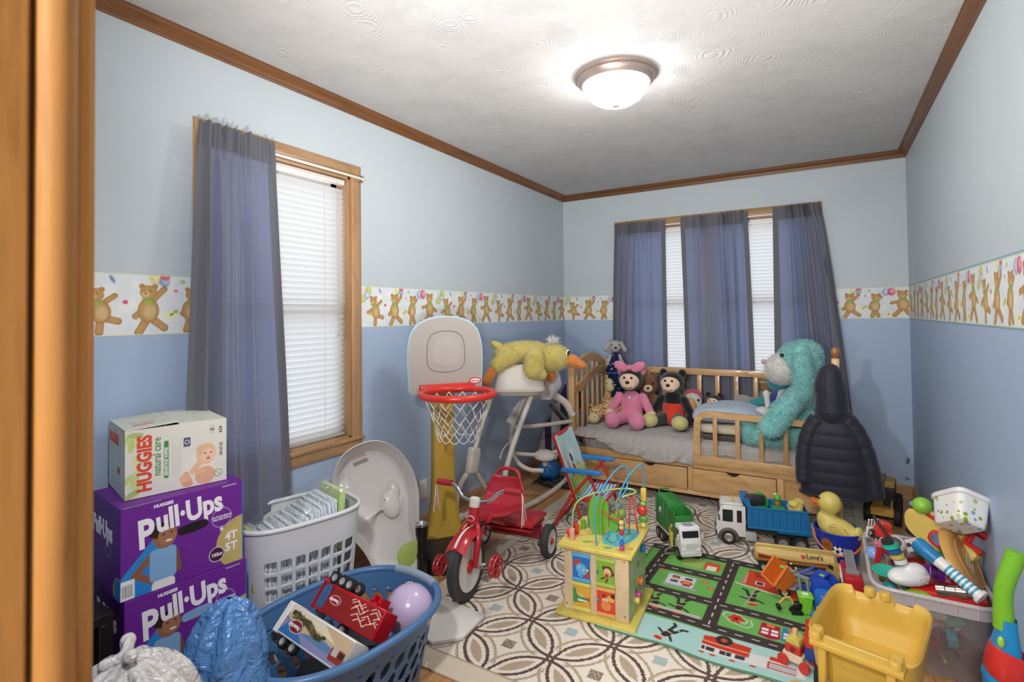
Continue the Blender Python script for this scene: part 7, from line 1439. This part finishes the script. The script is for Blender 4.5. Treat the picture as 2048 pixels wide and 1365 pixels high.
# ------------------------------------------------------------------ bucket and rubber duck
bu = thing('bucket', 'blue plastic bucket with printed sports balls and an orange handle', 'bucket', (2.178, 3.21, .0095), 0); bu.scale = (.94, .94, 1.14); BB = plain('#1d35a8', .35)
MB().lathe([(.001, .002), (.088, .002), (.09, .006), (.112, .15), (.118, .152), (.118, .16), (.110, .16), (.087, .01), (.001, .008)], n=48).build('pail', BB, bu)
MB().tube([Vector((.119 * math.cos(a), .119 * math.sin(a) * .98, .148 - .075 * abs(math.sin(a)) ** 1.0)) for a in np.linspace(PI, 2 * PI, 30)], .0042, 8).build('handle', plain('#d9744a', .35), bu)
def decal(th, z, r, kind):
    p = Paint(2.4 * r, 2.4 * r, .0016, '#1d35a8'); c = 1.2 * r
    if kind == 'basket': p.ell(c, c, r, r, '#2a1c10'); p.ell(c, c, r * .95, r * .95, '#a0652e'); p.seg([(c - r, c), (c + r, c)], .002, '#2a1c10'); p.seg([(c, c - r), (c, c + r)], .002, '#2a1c10'); p.ring(c - r * 1.1, c, r * .8, .002, '#2a1c10'); p.ring(c + r * 1.1, c, r * .8, .002, '#2a1c10')
    else:
        p.ell(c, c, r, r, '#1c1c20'); p.ell(c, c, r * .95, r * .95, '#e3e3e6' if kind == 'soccer' else '#cdd3dc')
        if kind == 'soccer':
            p.ell(c, c, r * .3, r * .3, '#1c1c20')
            for k in range(5): a = k * 2 * PI / 5 + .3; p.ell(c + r * .85 * math.cos(a), c + r * .85 * math.sin(a), r * .24, r * .24, '#1c1c20'); p.seg([(c + r * .3 * math.cos(a), c + r * .3 * math.sin(a)), (c + r * .7 * math.cos(a), c + r * .7 * math.sin(a))], .0012, '#1c1c20')
    keep = np.hypot(p.X - c, p.Y - c) > r * 1.02
    me = p.mesh('ball_print', printed(.4, .4), lambda X, Y: ((.0915 + (z + Y - c) * .15) * np.cos(th + (X - c) / .1), (.0915 + (z + Y - c) * .15) * np.sin(th + (X - c) / .1), z + Y - c))
    bm = bmesh.new(); bm.from_mesh(me); bm.verts.ensure_lookup_table(); kill = [v for v, k in zip(bm.verts, keep.ravel()) if k]; bmesh.ops.delete(bm, geom=kill, context='VERTS'); bm.to_mesh(me); bm.free(); o = bpy.data.objects.new('ball_print', me); COL.objects.link(o); o.parent = bu
decal(-2.1, .105, .03, 'basket'); decal(-1.62, .085, .026, 'soccer'); decal(-1.0, .07, .02, 'base'); decal(-2.75, .055, .018, 'base'); decal(-1.25, .035, .012, 'base'); decal(-.5, .09, .024, 'basket')
YR = plain('#d3c169', .45); rd_ = thing('rubber_duck', 'pale yellow rubber duck with orange beak sitting in the blue bucket', 'rubber duck', (2.180, 3.212, .15), -.45); rd_.scale = (.9, .92, .96)   # local -X is the front
blob('body', [('e', (.0, 0, .035), (.115, .07, .06), (0, .18, 0)), ('e', (-.06, 0, .07), (.055, .055, .055)), ('e', (.105, 0, .045), (.025, .035, .035))], YR, rd_, .006, 6); blob('head', [('e', (-.045, 0, .165), (.062, .058, .06)), ('e', (-.055, 0, .115), (.04, .042, .03))], YR, rd_, .006, 4)
blob('wing', [('e', (.03, -.062, .045), (.055, .014, .035), (0, .3, 0))], plain('#cbb255', .5), rd_, .005, 2); q = MB(); q.sph((-.118, 0, .158), (.034, .028, .009), 16, 8, (0, .35, 0)); q.sph((-.11, 0, .14), (.028, .022, .008), 16, 8, (0, -.25, 0)); q.build('beak', plain('#d9661f', .4), rd_)
MB().sph((-.112, 0, .149), (.018, .016, .006), 12, 6).build('mouth', plain('#c22d2c', .4), rd_); eyes(rd_, [(-.082, -.042, .19), (-.09, .034, .19)], .006)
for i in range(4):
    for j in range(4): MB().sph((.0 + .02 * j, -.074 + .002 * j, .025 + .014 * i + .004 * (j % 2)), (.009, .004, .006), 8, 6).build('feather', YR, rd_)
# ------------------------------------------------------------------ big yellow dump truck in front
YB = plain('#cfa94a', .4); YI = plain('#c2952c', .5); yt = thing('ride_on_truck', 'big yellow plastic dump truck with studded bed in front of the clear bin', 'toy truck', (2.228, 1.94, .0095), -.25); yt.scale = (1, 1, .96)   # local -Y = cab side
def ybed(u, w):
    c, s = math.cos(2 * PI * u), math.sin(2 * PI * u); pp = 6; q = 1 / ((abs(c) ** pp + abs(s) ** pp) ** (1 / pp)); X0, Y0_ = c * q, s * q
    lv = [(.62, .155), (.80, .165), (.93, .22), (1.0, .315), (1.03, .335), (1.0, .342), (.93, .325), (.86, .24), (.74, .185), (.0, .178)]
    k = w * 9; i = min(8, int(k)); f = k - i; sc_ = lv[i][0] + (lv[i + 1][0] - lv[i][0]) * f; z = lv[i][1] + (lv[i + 1][1] - lv[i][1]) * f
    notch = 0
    if z > .29: notch = -.018 if (abs(Y0_) > .9 and .25 < abs(X0) < .62 and Y0_ > 0) else 0
    return Vector((X0 * .140 * sc_, .085 + Y0_ * .178 * sc_, z + notch + .012 * Y0_))
MB().grid(ybed, 120, 46, True).build('dump_bed', YB, yt, smooth=35)
MB().box((0, -.105, .318), (.235, .06, .018), (.05, 0, 0), bev=.005, seg=2).build('canopy', YB, yt)
for x, y in ((-.105, -.085), (-.105, -.115), (.095, -.085), (.095, -.115), (.01, .252), (-.035, .252)): MB().lathe([(.017, -.004), (.017, .016), (.014, .021), (.001, .022)], (x, y, .334 + (.012 if y > 0 else -.008)), 20).build('stud', YB, yt)
for s in (-1, 1): MB().box((s * .085, -.105, .24), (.022, .045, .15), bev=.004).build('cab_pillar', YB, yt); MB().prism(smoothpoly([(-.08, 0), (.08, 0), (.075, .05), (.04, .08), (-.04, .08), (-.075, .05)], 2), .05, (s * .13 + .025, -.20, .12), Matrix(((0, 0, -1), (1, 0, 0), (0, 1, 0))), bev=.008).build('fender', YB, yt)
MB().box((0, -.075, .235), (.19, .02, .17), bev=.004).build('cab_back', YB, yt); MB().box((0, -.23, .15), (.19, .17, .11), bev=.014, seg=3).build('hood', YB, yt); MB().box((0, -.15, .206), (.15, .07, .006), bev=.001).build('dashboard', plain('#8d8a82', .5), yt); MB().box((-.03, -.18, .211), (.08, .03, .004), (0, 0, .1)).build('sticker', plain('#c9c6bd', .4), yt)
MB().box((0, -.02, .10), (.15, .46, .07), bev=.008).build('chassis', YB, yt); MB().tube([(.02, -.16, .21), (.05, -.15, .235), (.075, -.14, .215)], .004, 6, smooth=1).build('steering_wire', BKP, yt); MB().sph((.045, -.135, .215), (.022, .022, .012), 14, 8).build('driver_knob', plain('#3a2416', .3), yt)
for y in (-.20, .14):
    for s in (-1, 1): wheel(yt, (s * .135, y, .075), (1, 0, 0), .075, .06, '#3a3836', '#1c1a19')
# ------------------------------------------------------------------ clear bin full of toys
m, t = newmat('clear_plastic'); tr_ = t.node('BsdfTransparent', ins={0: (.93, .92, .93, 1)}); b_ = t.node('BsdfPrincipled', ins={'Base Color': hx('#d9d3d6'), 'Roughness': .25}); mx = t.node('MixShader', ins={0: .12}); t.l.new(tr_.outputs[0], mx.inputs[1]); t.l.new(b_.outputs[0], mx.inputs[2]); t.l.new(mx.outputs[0], t.out.inputs[0]); CLP = m
m, t = newmat('frosted_rim'); tr_ = t.node('BsdfTransparent'); b_ = t.node('BsdfPrincipled', ins={'Base Color': hx('#d6cfd2'), 'Roughness': .3}); mx = t.node('MixShader', ins={0: .62}); t.l.new(tr_.outputs[0], mx.inputs[1]); t.l.new(b_.outputs[0], mx.inputs[2]); t.l.new(mx.outputs[0], t.out.inputs[0]); FRM = m
BX, BY, BHW, BHL, BH = 2.455, 2.675, .182, .29, .285
bn = thing('storage_bin', 'clear plastic storage bin overflowing with toys against the right wall', 'storage bin', (BX, BY, .0))
def binw(u, w): x, y = oblong(u, BHW - .025 + .02 * w, BHL - .025 + .02 * w, 9); return Vector((x, y, .003 + BH * w))
o = MB().grid(binw, 100, 14, True).build('wall', CLP, bn, smooth=60); solid(o, .002)
MB().tube([Vector((*oblong(k / 90, BHW - .001, BHL - .001, 9), BH)) for k in range(90)], .008, 8, closed=True).build('rim', FRM, bn)
MB().grid(lambda u, w: Vector((*oblong(u, BHW - .003, BHL - .003, 9), BH - .045 + .045 * w)), 100, 4, True).build('rim_band', FRM, bn, smooth=60)
for x in (-.12, -.06, .06, .12): MB().box((x, -BHL + .002, BH - .022), (.006, .008, .04)).build('rib', FRM, bn)
MB().box((0, 0, .005), (2 * BHW - .06, 2 * BHL - .06, .006)).build('floor', CLP, bn); MB().box((-.03, -BHL + .016, BH - .065), (.14, .014, .022), bev=.004).build('grip', plain('#8a8478', .4), bn)
# toys inside the bin
cols = [('red', '#b9332c'), ('orange', '#c97238'), ('green', '#3f8f5a'), ('yellow', '#cdb45a'), ('teal', '#2f8f95'), ('brown', '#7a5238'), ('white', '#cfc9c2'), ('grey', '#77777a'), ('blue', '#2f62b0'), ('pink', '#c97f8f')]
kinds = ['ball', 'brick', 'ring', 'stick', 'car']; rr2 = random.Random(12); used_ = {}
for i in range(64):
    cn, ch_ = cols[rr2.randrange(len(cols))]; kd = kinds[i % 5]; col_ = plain(ch_, .4)
    lx = rr2.uniform(-BHW + .065, BHW - .065); ly = -BHL + .065 + (2 * BHL - .13) * ((i % 8) + rr2.random()) / 8; lz = .012 + (i // 8) * .03; lay = ('on the bin floor', 'low in the bin', 'halfway up the bin', 'near the top of the bin')[min(3, i // 16)]
    rot = (rr2.uniform(-.4, .4), rr2.uniform(-.4, .4), rr2.uniform(0, 6)); nm = {'ball': 'toy_ball', 'brick': 'building_brick', 'ring': 'stacking_ring', 'stick': 'drum_stick', 'car': 'toy_car'}[kd]
    r = thing(nm, '%s %s inside the clear storage bin, %s' % (cn, nm.replace('_', ' '), lay), {'ball': 'ball', 'brick': 'toy block', 'ring': 'toy ring', 'stick': 'toy stick', 'car': 'toy car'}[kd], (BX + lx, BY + ly, lz), rot, 'toys inside the clear bin')
    if kd == 'ball': MB().sph((0, 0, .026), .026, 16, 10).build('skin', col_, r); MB().tube([Vector((.0262 * math.cos(a), .0262 * math.sin(a), .026)) for a in np.linspace(0, 2 * PI, 19)[:-1]], .001, 4, closed=True).build('seam', WHT, r)
    elif kd == 'brick': MB().box((0, 0, .018), (.065, .034, .032), bev=.003).build('body', col_, r); [MB().cyl((x, 0, .034), (x, 0, .041), .009, n=10).build('stud', col_, r) for x in (-.018, .018)]
    elif kd == 'ring': MB().tube([Vector((.028 * math.cos(a), .028 * math.sin(a), .010)) for a in np.linspace(0, 2 * PI, 25)[:-1]], .0085, 8, closed=True).build('ring', col_, r)
    elif kd == 'stick': MB().tube([(-.05, 0, .01), (.05, 0, .012)], .006, 8).build('shaft', wood('#c9a06c', '#b0834e', (9, 9, 9)), r); MB().sph((.055, 0, .012), .012, 12, 8).build('tip', col_, r)
    else:
        MB().prism([(-.035, 0), (.035, 0), (.037, .014), (.015, .018), (.008, .03), (-.02, .03), (-.033, .016)], .03, (0, .015, .010), (PI / 2, 0, 0), bev=.002).build('body', col_, r)
        for x in (-.02, .022):
            for s in (-1, 1): wheel(r, (x, s * .017, .010), (0, 1, 0), .010, .008)
# ---- the heap on top
PZ = BH
# toy dashboard (yellow hull, red trim, mirror, steering wheel)
ds = thing('toy_dashboard', 'yellow toy dashboard with red trim, mirror and steering wheel on the toy heap', 'toy dashboard'); M, L, H_ = frame((2.385, 2.82, .505), (2.565, 2.66, .43), (2.39, 2.77, .40)); ds.matrix_world = M
YH = plain('#c9ae58', .35)
MB().prism(smoothpoly([(0, .10), (-.005, .05), (.03, .015), (.08, .0), (.16, .0), (.24, .015), (.27, .05), (.27, .085), (.2, .085), (.1, .10)], 2), .05, (0, 0, -.05), bev=.006).build('hull', YH, ds); MB().tube([(-.005, .105, -.022), (.1, .105, -.022), (.2, .09, -.022), (.27, .088, -.022)], .012, 10, smooth=1).build('trim', plain('#c42a28', .3), ds); MB().box((.13, .004, -.03), (.22, .02, .05), bev=.008).build('dark_base', plain('#1d1815', .4), ds)
q = MB(); q.prism(smoothpoly([(-.035, -.028), (.035, -.028), (.038, .02), (.02, .032), (-.02, .032), (-.038, .02)], 2), .014, (.15, .045, .0), bev=.003); q.build('mirror_frame', plain('#c42a28', .3), ds); q = MB(); q.prism(smoothpoly([(-.024, -.018), (.024, -.018), (.027, .012), (.012, .022), (-.012, .022), (-.027, .012)], 2), .002, (.15, .045, .014)); q.build('mirror_glass', plain('#c9d3da', .05, 1.0), ds)
MB().tube([Vector((.215 + .045 * math.cos(a), .15 + .012 * math.sin(a), -.02 + .042 * math.sin(a))) for a in np.linspace(0, 2 * PI, 29)[:-1]], .009, 8, closed=True).build('steering_wheel', plain('#c42a28', .3), ds); MB().cyl((.215, .095, -.03), (.215, .145, -.022), .010, n=10).build('column', plain('#c42a28', .3), ds); MB().box((.19, .105, -.01), (.035, .035, .03), bev=.004).build('yellow_switch', plain('#b9923a', .35), ds)
MB().sph((.105, .118, -.03), (.02, .014, .016)).build('teal_knob', plain('#2f8fa5', .3), ds); MB().sph((.075, .118, -.025), (.018, .012, .014)).build('cream_knob', plain('#dcc3a4', .3), ds); MB().box((.005, .11, -.015), (.03, .02, .02), bev=.005, seg=2).build('blue_corner', plain('#4aa0c4', .3), ds); MB().cyl((.2, .06, .0), (.2, .06, .01), .012, n=14).build('green_button', plain('#8fae3a', .4), ds)
r = thing('maraca', 'lime green toy maraca standing behind the yellow dashboard', 'maraca', (2.475, 2.76, .40)); MB().sph((0, 0, .10), (.036, .036, .034), 14, 9).build('head', plain('#83bf3f', .4), r); MB().cyl((.012, .0, -.02), (.004, 0, .08), .012, .014, 12).build('handle', plain('#83bf3f', .4), r)
# white dotted tub leaning on the wall
m, t = newmat('dotted_white'); vo = t.node('TexVoronoi', ins={'Vector': t.coord(), 'Scale': 40.0, 'Randomness': .9}); rad = t.math('MULTIPLY_ADD', vo.outputs['Color'], .26, .2); dotm = t.math('LESS_THAN', vo.outputs['Distance'], rad); keep_ = t.math('GREATER_THAN', t.node('SeparateColor', ins={0: vo.outputs['Color']}).outputs[1], .25); cc = t.ramp(t.node('SeparateColor', ins={0: vo.outputs['Color']}).outputs[2], [(0, hx('#8fa63a')), (.5, hx('#b5c276')), (.7, hx('#7fa3c0')), (.9, hx('#b9b0c6'))]); cc.node.color_ramp.interpolation = 'CONSTANT'; t.bsdf(t.mix(t.math('MULTIPLY', dotm, keep_), hx('#e4e2e0'), cc), .4, 0, .4); DOT = m
r = thing('dotted_tub', 'white plastic tub with green and blue dots leaning on the wall above the toy heap', 'tub', (2.56, 2.555, .50), (-.55, .42, .35)); q = MB(); q.lathe([(.001, 0), (.9, 0), (1.0, .006), (1.12, .10), (1.12, .104), (.001, .104)], (0, 0, 0), 60, None, .052, .068, p=6); q.build('tub', DOT, r); q = MB(); q.lathe([(1.12, .10), (1.2, .102), (1.2, .116), (1.12, .122), (.9, .122), (.86, .117), (.001, .117)], (0, 0, 0), 60, None, .053, .069, p=6); q.build('lid', plain('#e3e1df', .35), r)
# amber disc
r = thing('amber_disc', 'large amber plastic disc standing on edge in the bin against the wall', 'disc', (2.578, 2.575, .362), Vector((.85, -.25, .46)).to_track_quat('Z', 'Y').to_euler()); AMB = plain('#c08f4a', .3); MB().lathe([(.001, .012), (.08, .012), (.112, .008), (.124, -.002), (.128, -.02), (.123, -.022), (.112, -.004), (.001, 0)], n=60).build('disc', AMB, r); MB().tube([Vector((.085 * math.cos(a), .085 * math.sin(a), .0125)) for a in np.linspace(0, 2 * PI, 41)[:-1]], .0018, 6, closed=True).build('ridge', AMB, r)
for k in range(3): MB().box((.0, .018 - .018 * k, .0128), (.07 - .012 * k, .006, .0012), (0, 0, .3)).build('print', plain('#d9cdbd', .5), r)
# striped baton
bt_ = thing('striped_baton', 'blue toy bat with a white and turquoise striped grip lying across the bin', 'toy bat'); P0, P1 = Vector((2.446, 2.50, .415)), Vector((2.584, 2.40, .322)); D = (P1 - P0); q = D.to_track_quat('Z', 'Y'); bt_.location = P0; bt_.rotation_euler = q.to_euler(); Lb = D.length
MB().lathe([(.001, -.035), (.024, -.032), (.028, -.02), (.027, .015), (.022, .05)], n=24).build('barrel', plain('#1f78ac', .35), bt_); MB().lathe([(.022, .05), (.019, .085)], n=24).build('white_band', plain('#e0dddb', .4), bt_)
for i in range(14): z0 = .085 + (Lb - .09) * i / 14; MB().lathe([(.0185, z0), (.0185, z0 + (Lb - .09) / 14)], n=24).build('grip_stripe', plain('#3a9cc0' if i % 2 == 0 else '#e3e1df', .4), bt_)
MB().lathe([(.0185, Lb - .006), (.026, Lb - .004), (.027, Lb + .008), (.001, Lb + .009)], n=24).build('end_cap', plain('#dedbd9', .4), bt_)
# white scoop with teal ring pieces
r = thing('toy_mixer', 'white toy hand mixer with teal and yellow rings on the bin front', 'toy mixer', (2.395, 2.47, .283), (.1, -.1, .5)); blob('housing', [('e', (0, 0, .035), (.075, .045, .032)), ('e', (.02, 0, .05), (.045, .035, .03))], plain('#d9d7d6', .3), r, .005, 3)
for k, (z, c, rad) in enumerate(((.075, '#e0dddb', .022), (.092, '#c9ad5a', .024), (.108, '#245a9a', .024), (.124, '#2fae96', .027), (.138, '#2a2a2c', .02))): MB().cyl((-.012 - .006 * k, .02 + .008 * k, z), (-.014 - .006 * k, .024 + .008 * k, z + .014), rad, n=20).build('ring', plain(c, .35), r)
for k in range(5): MB().box((.01 + .009 * k, -.041 + .002 * k, .035), (.004, .004, .03), (0, .3, 0)).build('vent', plain('#c4c1bf', .4), r)
r = thing('teal_scoop', 'teal plastic scoop lying beside the white toy mixer', 'toy scoop', (2.325, 2.50, .295), (.3, .1, .4)); MB().lathe([(.001, .0), (.04, .002), (.052, .012), (.05, .016), (.036, .008), (.001, .006)], n=28, sy=.7).build('bowl', plain('#2fae96', .35), r); MB().tube([(.045, 0, .012), (.09, .01, .02)], .008, 8).build('handle', plain('#2fae96', .35), r)
r = thing('purple_cup', 'purple plastic cup on its side between mixer and blue bat', 'cup', (2.462, 2.53, .325), (1.2, .2, .4)); MB().lathe([(.001, 0), (.024, 0), (.027, .05), (.024, .05), (.021, .004), (.001, .004)], n=28, p=4).build('wall', plain('#66267c', .3), r); MB().tube([Vector((*oblong(k / 30, .026, .026, 4), .05)) for k in range(30)], .002, 6, closed=True).build('lip', plain('#66267c', .3), r)
r = thing('chrome_cylinder', 'chrome ridged toy cylinder lying on the red tray', 'toy part', (2.475, 2.455, .292), (0, 1.35, -.25)); MB().lathe([(.001, 0), (.022, 0), (.022, .025), (.019, .028), (.019, .055), (.022, .058), (.022, .085), (.017, .09), (.017, .115), (.001, .115)], n=28).build('barrel', plain('#c4bdb4', .18, .95), r); MB().lathe([(.012, .115), (.017, .116), (.001, .12)], n=20).build('cap', plain('#4a4038', .4), r)
r = thing('red_tray', 'bright red plastic toy body filling the front of the clear bin', 'toy part', (2.50, 2.52, .245), (0.05, -.03, -.05)); MB().box((0.01, 0, .02), (.22, .16, .055), bev=.012, seg=2).build('shell', plain('#c9262b', .3), r); MB().box((.05, -.05, .05), (.10, .03, .012), bev=.004).build('ridge', plain('#c9262b', .3), r)
r = thing('lime_lid', 'lime green plastic shell under the white toy mixer', 'toy part', (2.425, 2.45, .262), (0, 0, .3)); MB().sph((0, 0, .0), (.05, .028, .02)).build('shell', plain('#8fb52f', .35), r); MB().tube([Vector((.05 * math.cos(a), .028 * math.sin(a), 0)) for a in np.linspace(0, 2 * PI, 25)[:-1]], .002, 6, closed=True).build('edge', plain('#7d9f28', .35), r)
r = thing('toy_drum', 'grey round toy speaker with a black rod on the heap', 'toy drum', (2.365, 2.66, .335), (.4, -.2, 0)); MB().lathe([(.001, 0), (.042, 0), (.048, .008), (.048, .03), (.042, .036), (.034, .034), (.001, .03)], n=32).build('shell', plain('#b3a9a4', .35), r); MB().lathe([(.001, .036), (.034, .035)], n=28).build('grille', plain('#4a4746', .6), r); MB().tube([(.0, 0, .036), (-.04, .06, .12)], .006, 8).build('rod', plain('#1d1c1e', .3), r)
r = thing('switch_box', 'light grey toy box with two dark square buttons on the heap', 'toy part', (2.425, 2.68, .335), (.5, -.25, .5)); MB().box((0, 0, .02), (.07, .055, .04), bev=.003).build('case', plain('#c4bfbc', .35), r); [MB().box((x, 0, .041), (.016, .016, .003)).build('button', plain('#3a2320', .4), r) for x in (-.014, .014)]
r = thing('red_loader', 'red toy truck body with silver rods at the left end of the heap', 'toy truck', (2.325, 2.72, .335), (.3, -.2, 1.9)); MB().box((0, 0, .035), (.085, .05, .05), bev=.006, seg=2).build('body', plain('#c42a2a', .3), r); MB().box((.02, 0, .07), (.035, .044, .025), bev=.004).build('cab', plain('#d0443c', .3), r); MB().tube([(-.03, -.02, .06), (.06, -.06, .02)], .003, 6).build('rod', plain('#2a2a2c', .3), r)
for x in (-.025, .025): wheel(r, (x, -.028, .014), (0, 1, 0), .016, .012); wheel(r, (x, .028, .014), (0, 1, 0), .016, .012)
r = thing('toy_comb', 'white toy rack with knobbed prongs beside the red truck body', 'toy part', (2.295, 2.77, .325), (.2, 0, .6)); q = MB(); q.box((0, 0, .03), (.05, .012, .05), bev=.002); [q.cyl((-.02 + .0133 * k, 0, .05), (-.02 + .0133 * k, 0, .085), .0025, n=8) for k in range(4)]; [q.sph((-.02 + .0133 * k, 0, .088), .0045, 10, 6) for k in range(4)]; q.build('rack', plain('#d6d3d0', .35), r); MB().box((0, -.007, .03), (.045, .002, .012)).build('stripe', plain('#b98a5a', .5), r)
r = thing('blue_funnel', 'light blue toy funnel poking up behind the red truck body', 'toy funnel', (2.325, 2.83, .33), (.7, .2, 0)); MB().lathe([(.008, 0), (.010, .04), (.024, .075), (.021, .075), (.007, .04)], n=24).build('cone', plain('#3f9ccc', .35), r); MB().sph((.0, -.02, .02), (.03, .025, .022)).build('base', plain('#4aa8d4', .35), r)
r = thing('red_crane', 'red toy crane post with pink top leaning at the bin rim', 'toy part', (2.305, 2.61, .285), (0.1, .12, .2)); MB().box((0, 0, .03), (.018, .018, .09), bev=.002).build('post', plain('#bb2630', .35), r); MB().box((-.004, 0, .082), (.036, .024, .018), bev=.002).build('top', plain('#cf6f7f', .4), r); MB().box((.04, 0, .05), (.07, .016, .012), (0, .35, 0)).build('arm', plain('#bb2630', .35), r)
r = thing('blue_dome', 'translucent blue toy dome hanging on the bin edge', 'toy part', (2.302, 2.69, .285)); MB().lathe([(.034, 0), (.032, .018), (.024, .03), (.001, .037)], n=28).build('dome', plain('#7f9bd4', .2), r); MB().tube([Vector((.034 * math.cos(a), .034 * math.sin(a), 0)) for a in np.linspace(0, 2 * PI, 25)[:-1]], .003, 6, closed=True).build('edge', plain('#6f8bc8', .2), r)
r = thing('green_box', 'dark green toy box wedged between the bat and the amber disc', 'toy part', (2.515, 2.62, .315), (.2, .1, .5)); MB().box((0, 0, .02), (.07, .06, .05), bev=.004).build('case', plain('#1f7a33', .4), r); MB().box((0, 0, .047), (.06, .05, .004), bev=.001).build('lid', plain('#25873b', .4), r)
for i in range(10):
    cn, c_ = cols[(i * 3 + 1) % 10]; r = thing('building_brick', '%s building brick in the gaps of the toy heap' % cn, 'toy block', (2.34 + .027 * i + .02 * (i % 2), 2.55 + .05 * ((i * 7) % 6), .268 + .006 * (i % 3)), (rr2.uniform(-.5, .5), rr2.uniform(-.5, .5), i), 'bricks in the toy heap'); MB().box((0, 0, .015), (.06, .03, .03), bev=.003).build('body', plain(c_, .4), r); [MB().cyl((x, 0, .03), (x, 0, .037), .008, n=10).build('stud', plain(c_, .4), r) for x in (-.016, .016)]
# ------------------------------------------------------------------ toy vacuum cleaner at the right wall
vc = thing('toy_vacuum', 'toy vacuum cleaner with lime handle, blue body and red band by the right wall', 'toy vacuum', (2.565, 1.99, .0), .1); vc.scale = (.84, .84, .97); GH = plain('#74b52a', .35); VB = plain('#1d86bf', .35)
MB().tube([(.03, .0, .655), (.025, .0, .63), (.005, 0, .58), (-.008, 0, .53), (-.008, 0, .47), (-.006, 0, .43)], [.026, .027, .026, .025, .027, .03], 18, smooth=2).build('handle', GH, vc)
def vbody(u, w):
    z = .46 - .44 * w; k = sstep(w / .4); x, y = oblong(u, .024 + .028 * k - .01 * sstep((w - .5) / .5), .03 + .024 * k, 3); return Vector((x - .012 * k + .02 * sstep((w - .4) / .6), y, z))
MB().grid(vbody, 40, 30, True).build('body', VB, vc, smooth=60); q = MB(); q.lathe([(.92, .06), (1.04, .055), (1.10, .02), (1.08, -.02), (1.0, -.025)], (-.010, -.004, .315), 40, (0, .25, 0), .046, .052, p=3); q.build('red_band', plain('#c9302c', .3), vc); q = MB(); q.lathe([(1.0, 0), (1.16, -.002), (1.16, -.016), (.98, -.02)], (-.012, -.004, .288), 40, (0, .25, 0), .046, .052, p=3); q.build('lower_rim', VB, vc)
MB().sph((-.03, -.043, .405), (.010, .008, .016), 14, 8).build('button', plain('#9cc84a', .35), vc); MB().box((0, -.03, .022), (.13, .16, .04), bev=.012, seg=2).build('floor_head', VB, vc); MB().box((-.035, -.045, .20), (.03, .03, .12), bev=.006).build('dust_window', plain('#d6d0c8', .2), vc)
# ------------------------------------------------------------------ yellow crane truck in the far right corner
cr_ = thing('crane_truck', 'yellow toy crane truck with black wheels and a tan boom in the far right corner', 'toy truck', (2.44, 4.12, .0), PI / 2 - .12); YC = plain('#b8923c', .45); TANP = plain('#a98a5c', .6)
MB().box((0, 0, .085), (.42, .12, .05), bev=.006).build('chassis', YC, cr_); MB().box((.13, 0, .155), (.14, .12, .10), bev=.008, seg=2).build('cab', YC, cr_); MB().box((-.10, -.03, .15), (.10, .07, .10), bev=.006).build('engine_block', plain('#1d1a16', .5), cr_); MB().box((.10, -.062, .17), (.09, .003, .06)).build('window', plain('#1a1a1c', .2), cr_); MB().box((.02, .02, .225), (.36, .055, .045), (0, .14, 0), bev=.006).build('boom', TANP, cr_); MB().box((-.15, .02, .13), (.03, .05, .12), bev=.004).build('boom_tip', YC, cr_)
MB().tube([(-.18, 0, .20), (-.12, .05, .26), (-.02, .06, .20), (.02, .08, .1)], .004, 6, smooth=2).build('cable', BKP, cr_); MB().tube([(-.20, -.05, .11), (-.20, -.05, .15), (-.06, -.055, .15), (-.06, -.055, .11)], .005, 6).build('roll_bar', YC, cr_)
for x in (-.15, -.03, .13):
    for s in (-1, 1): wheel(cr_, (x, s * .075, .06), (0, 1, 0), .06, .04, '#b8923c', '#161514')
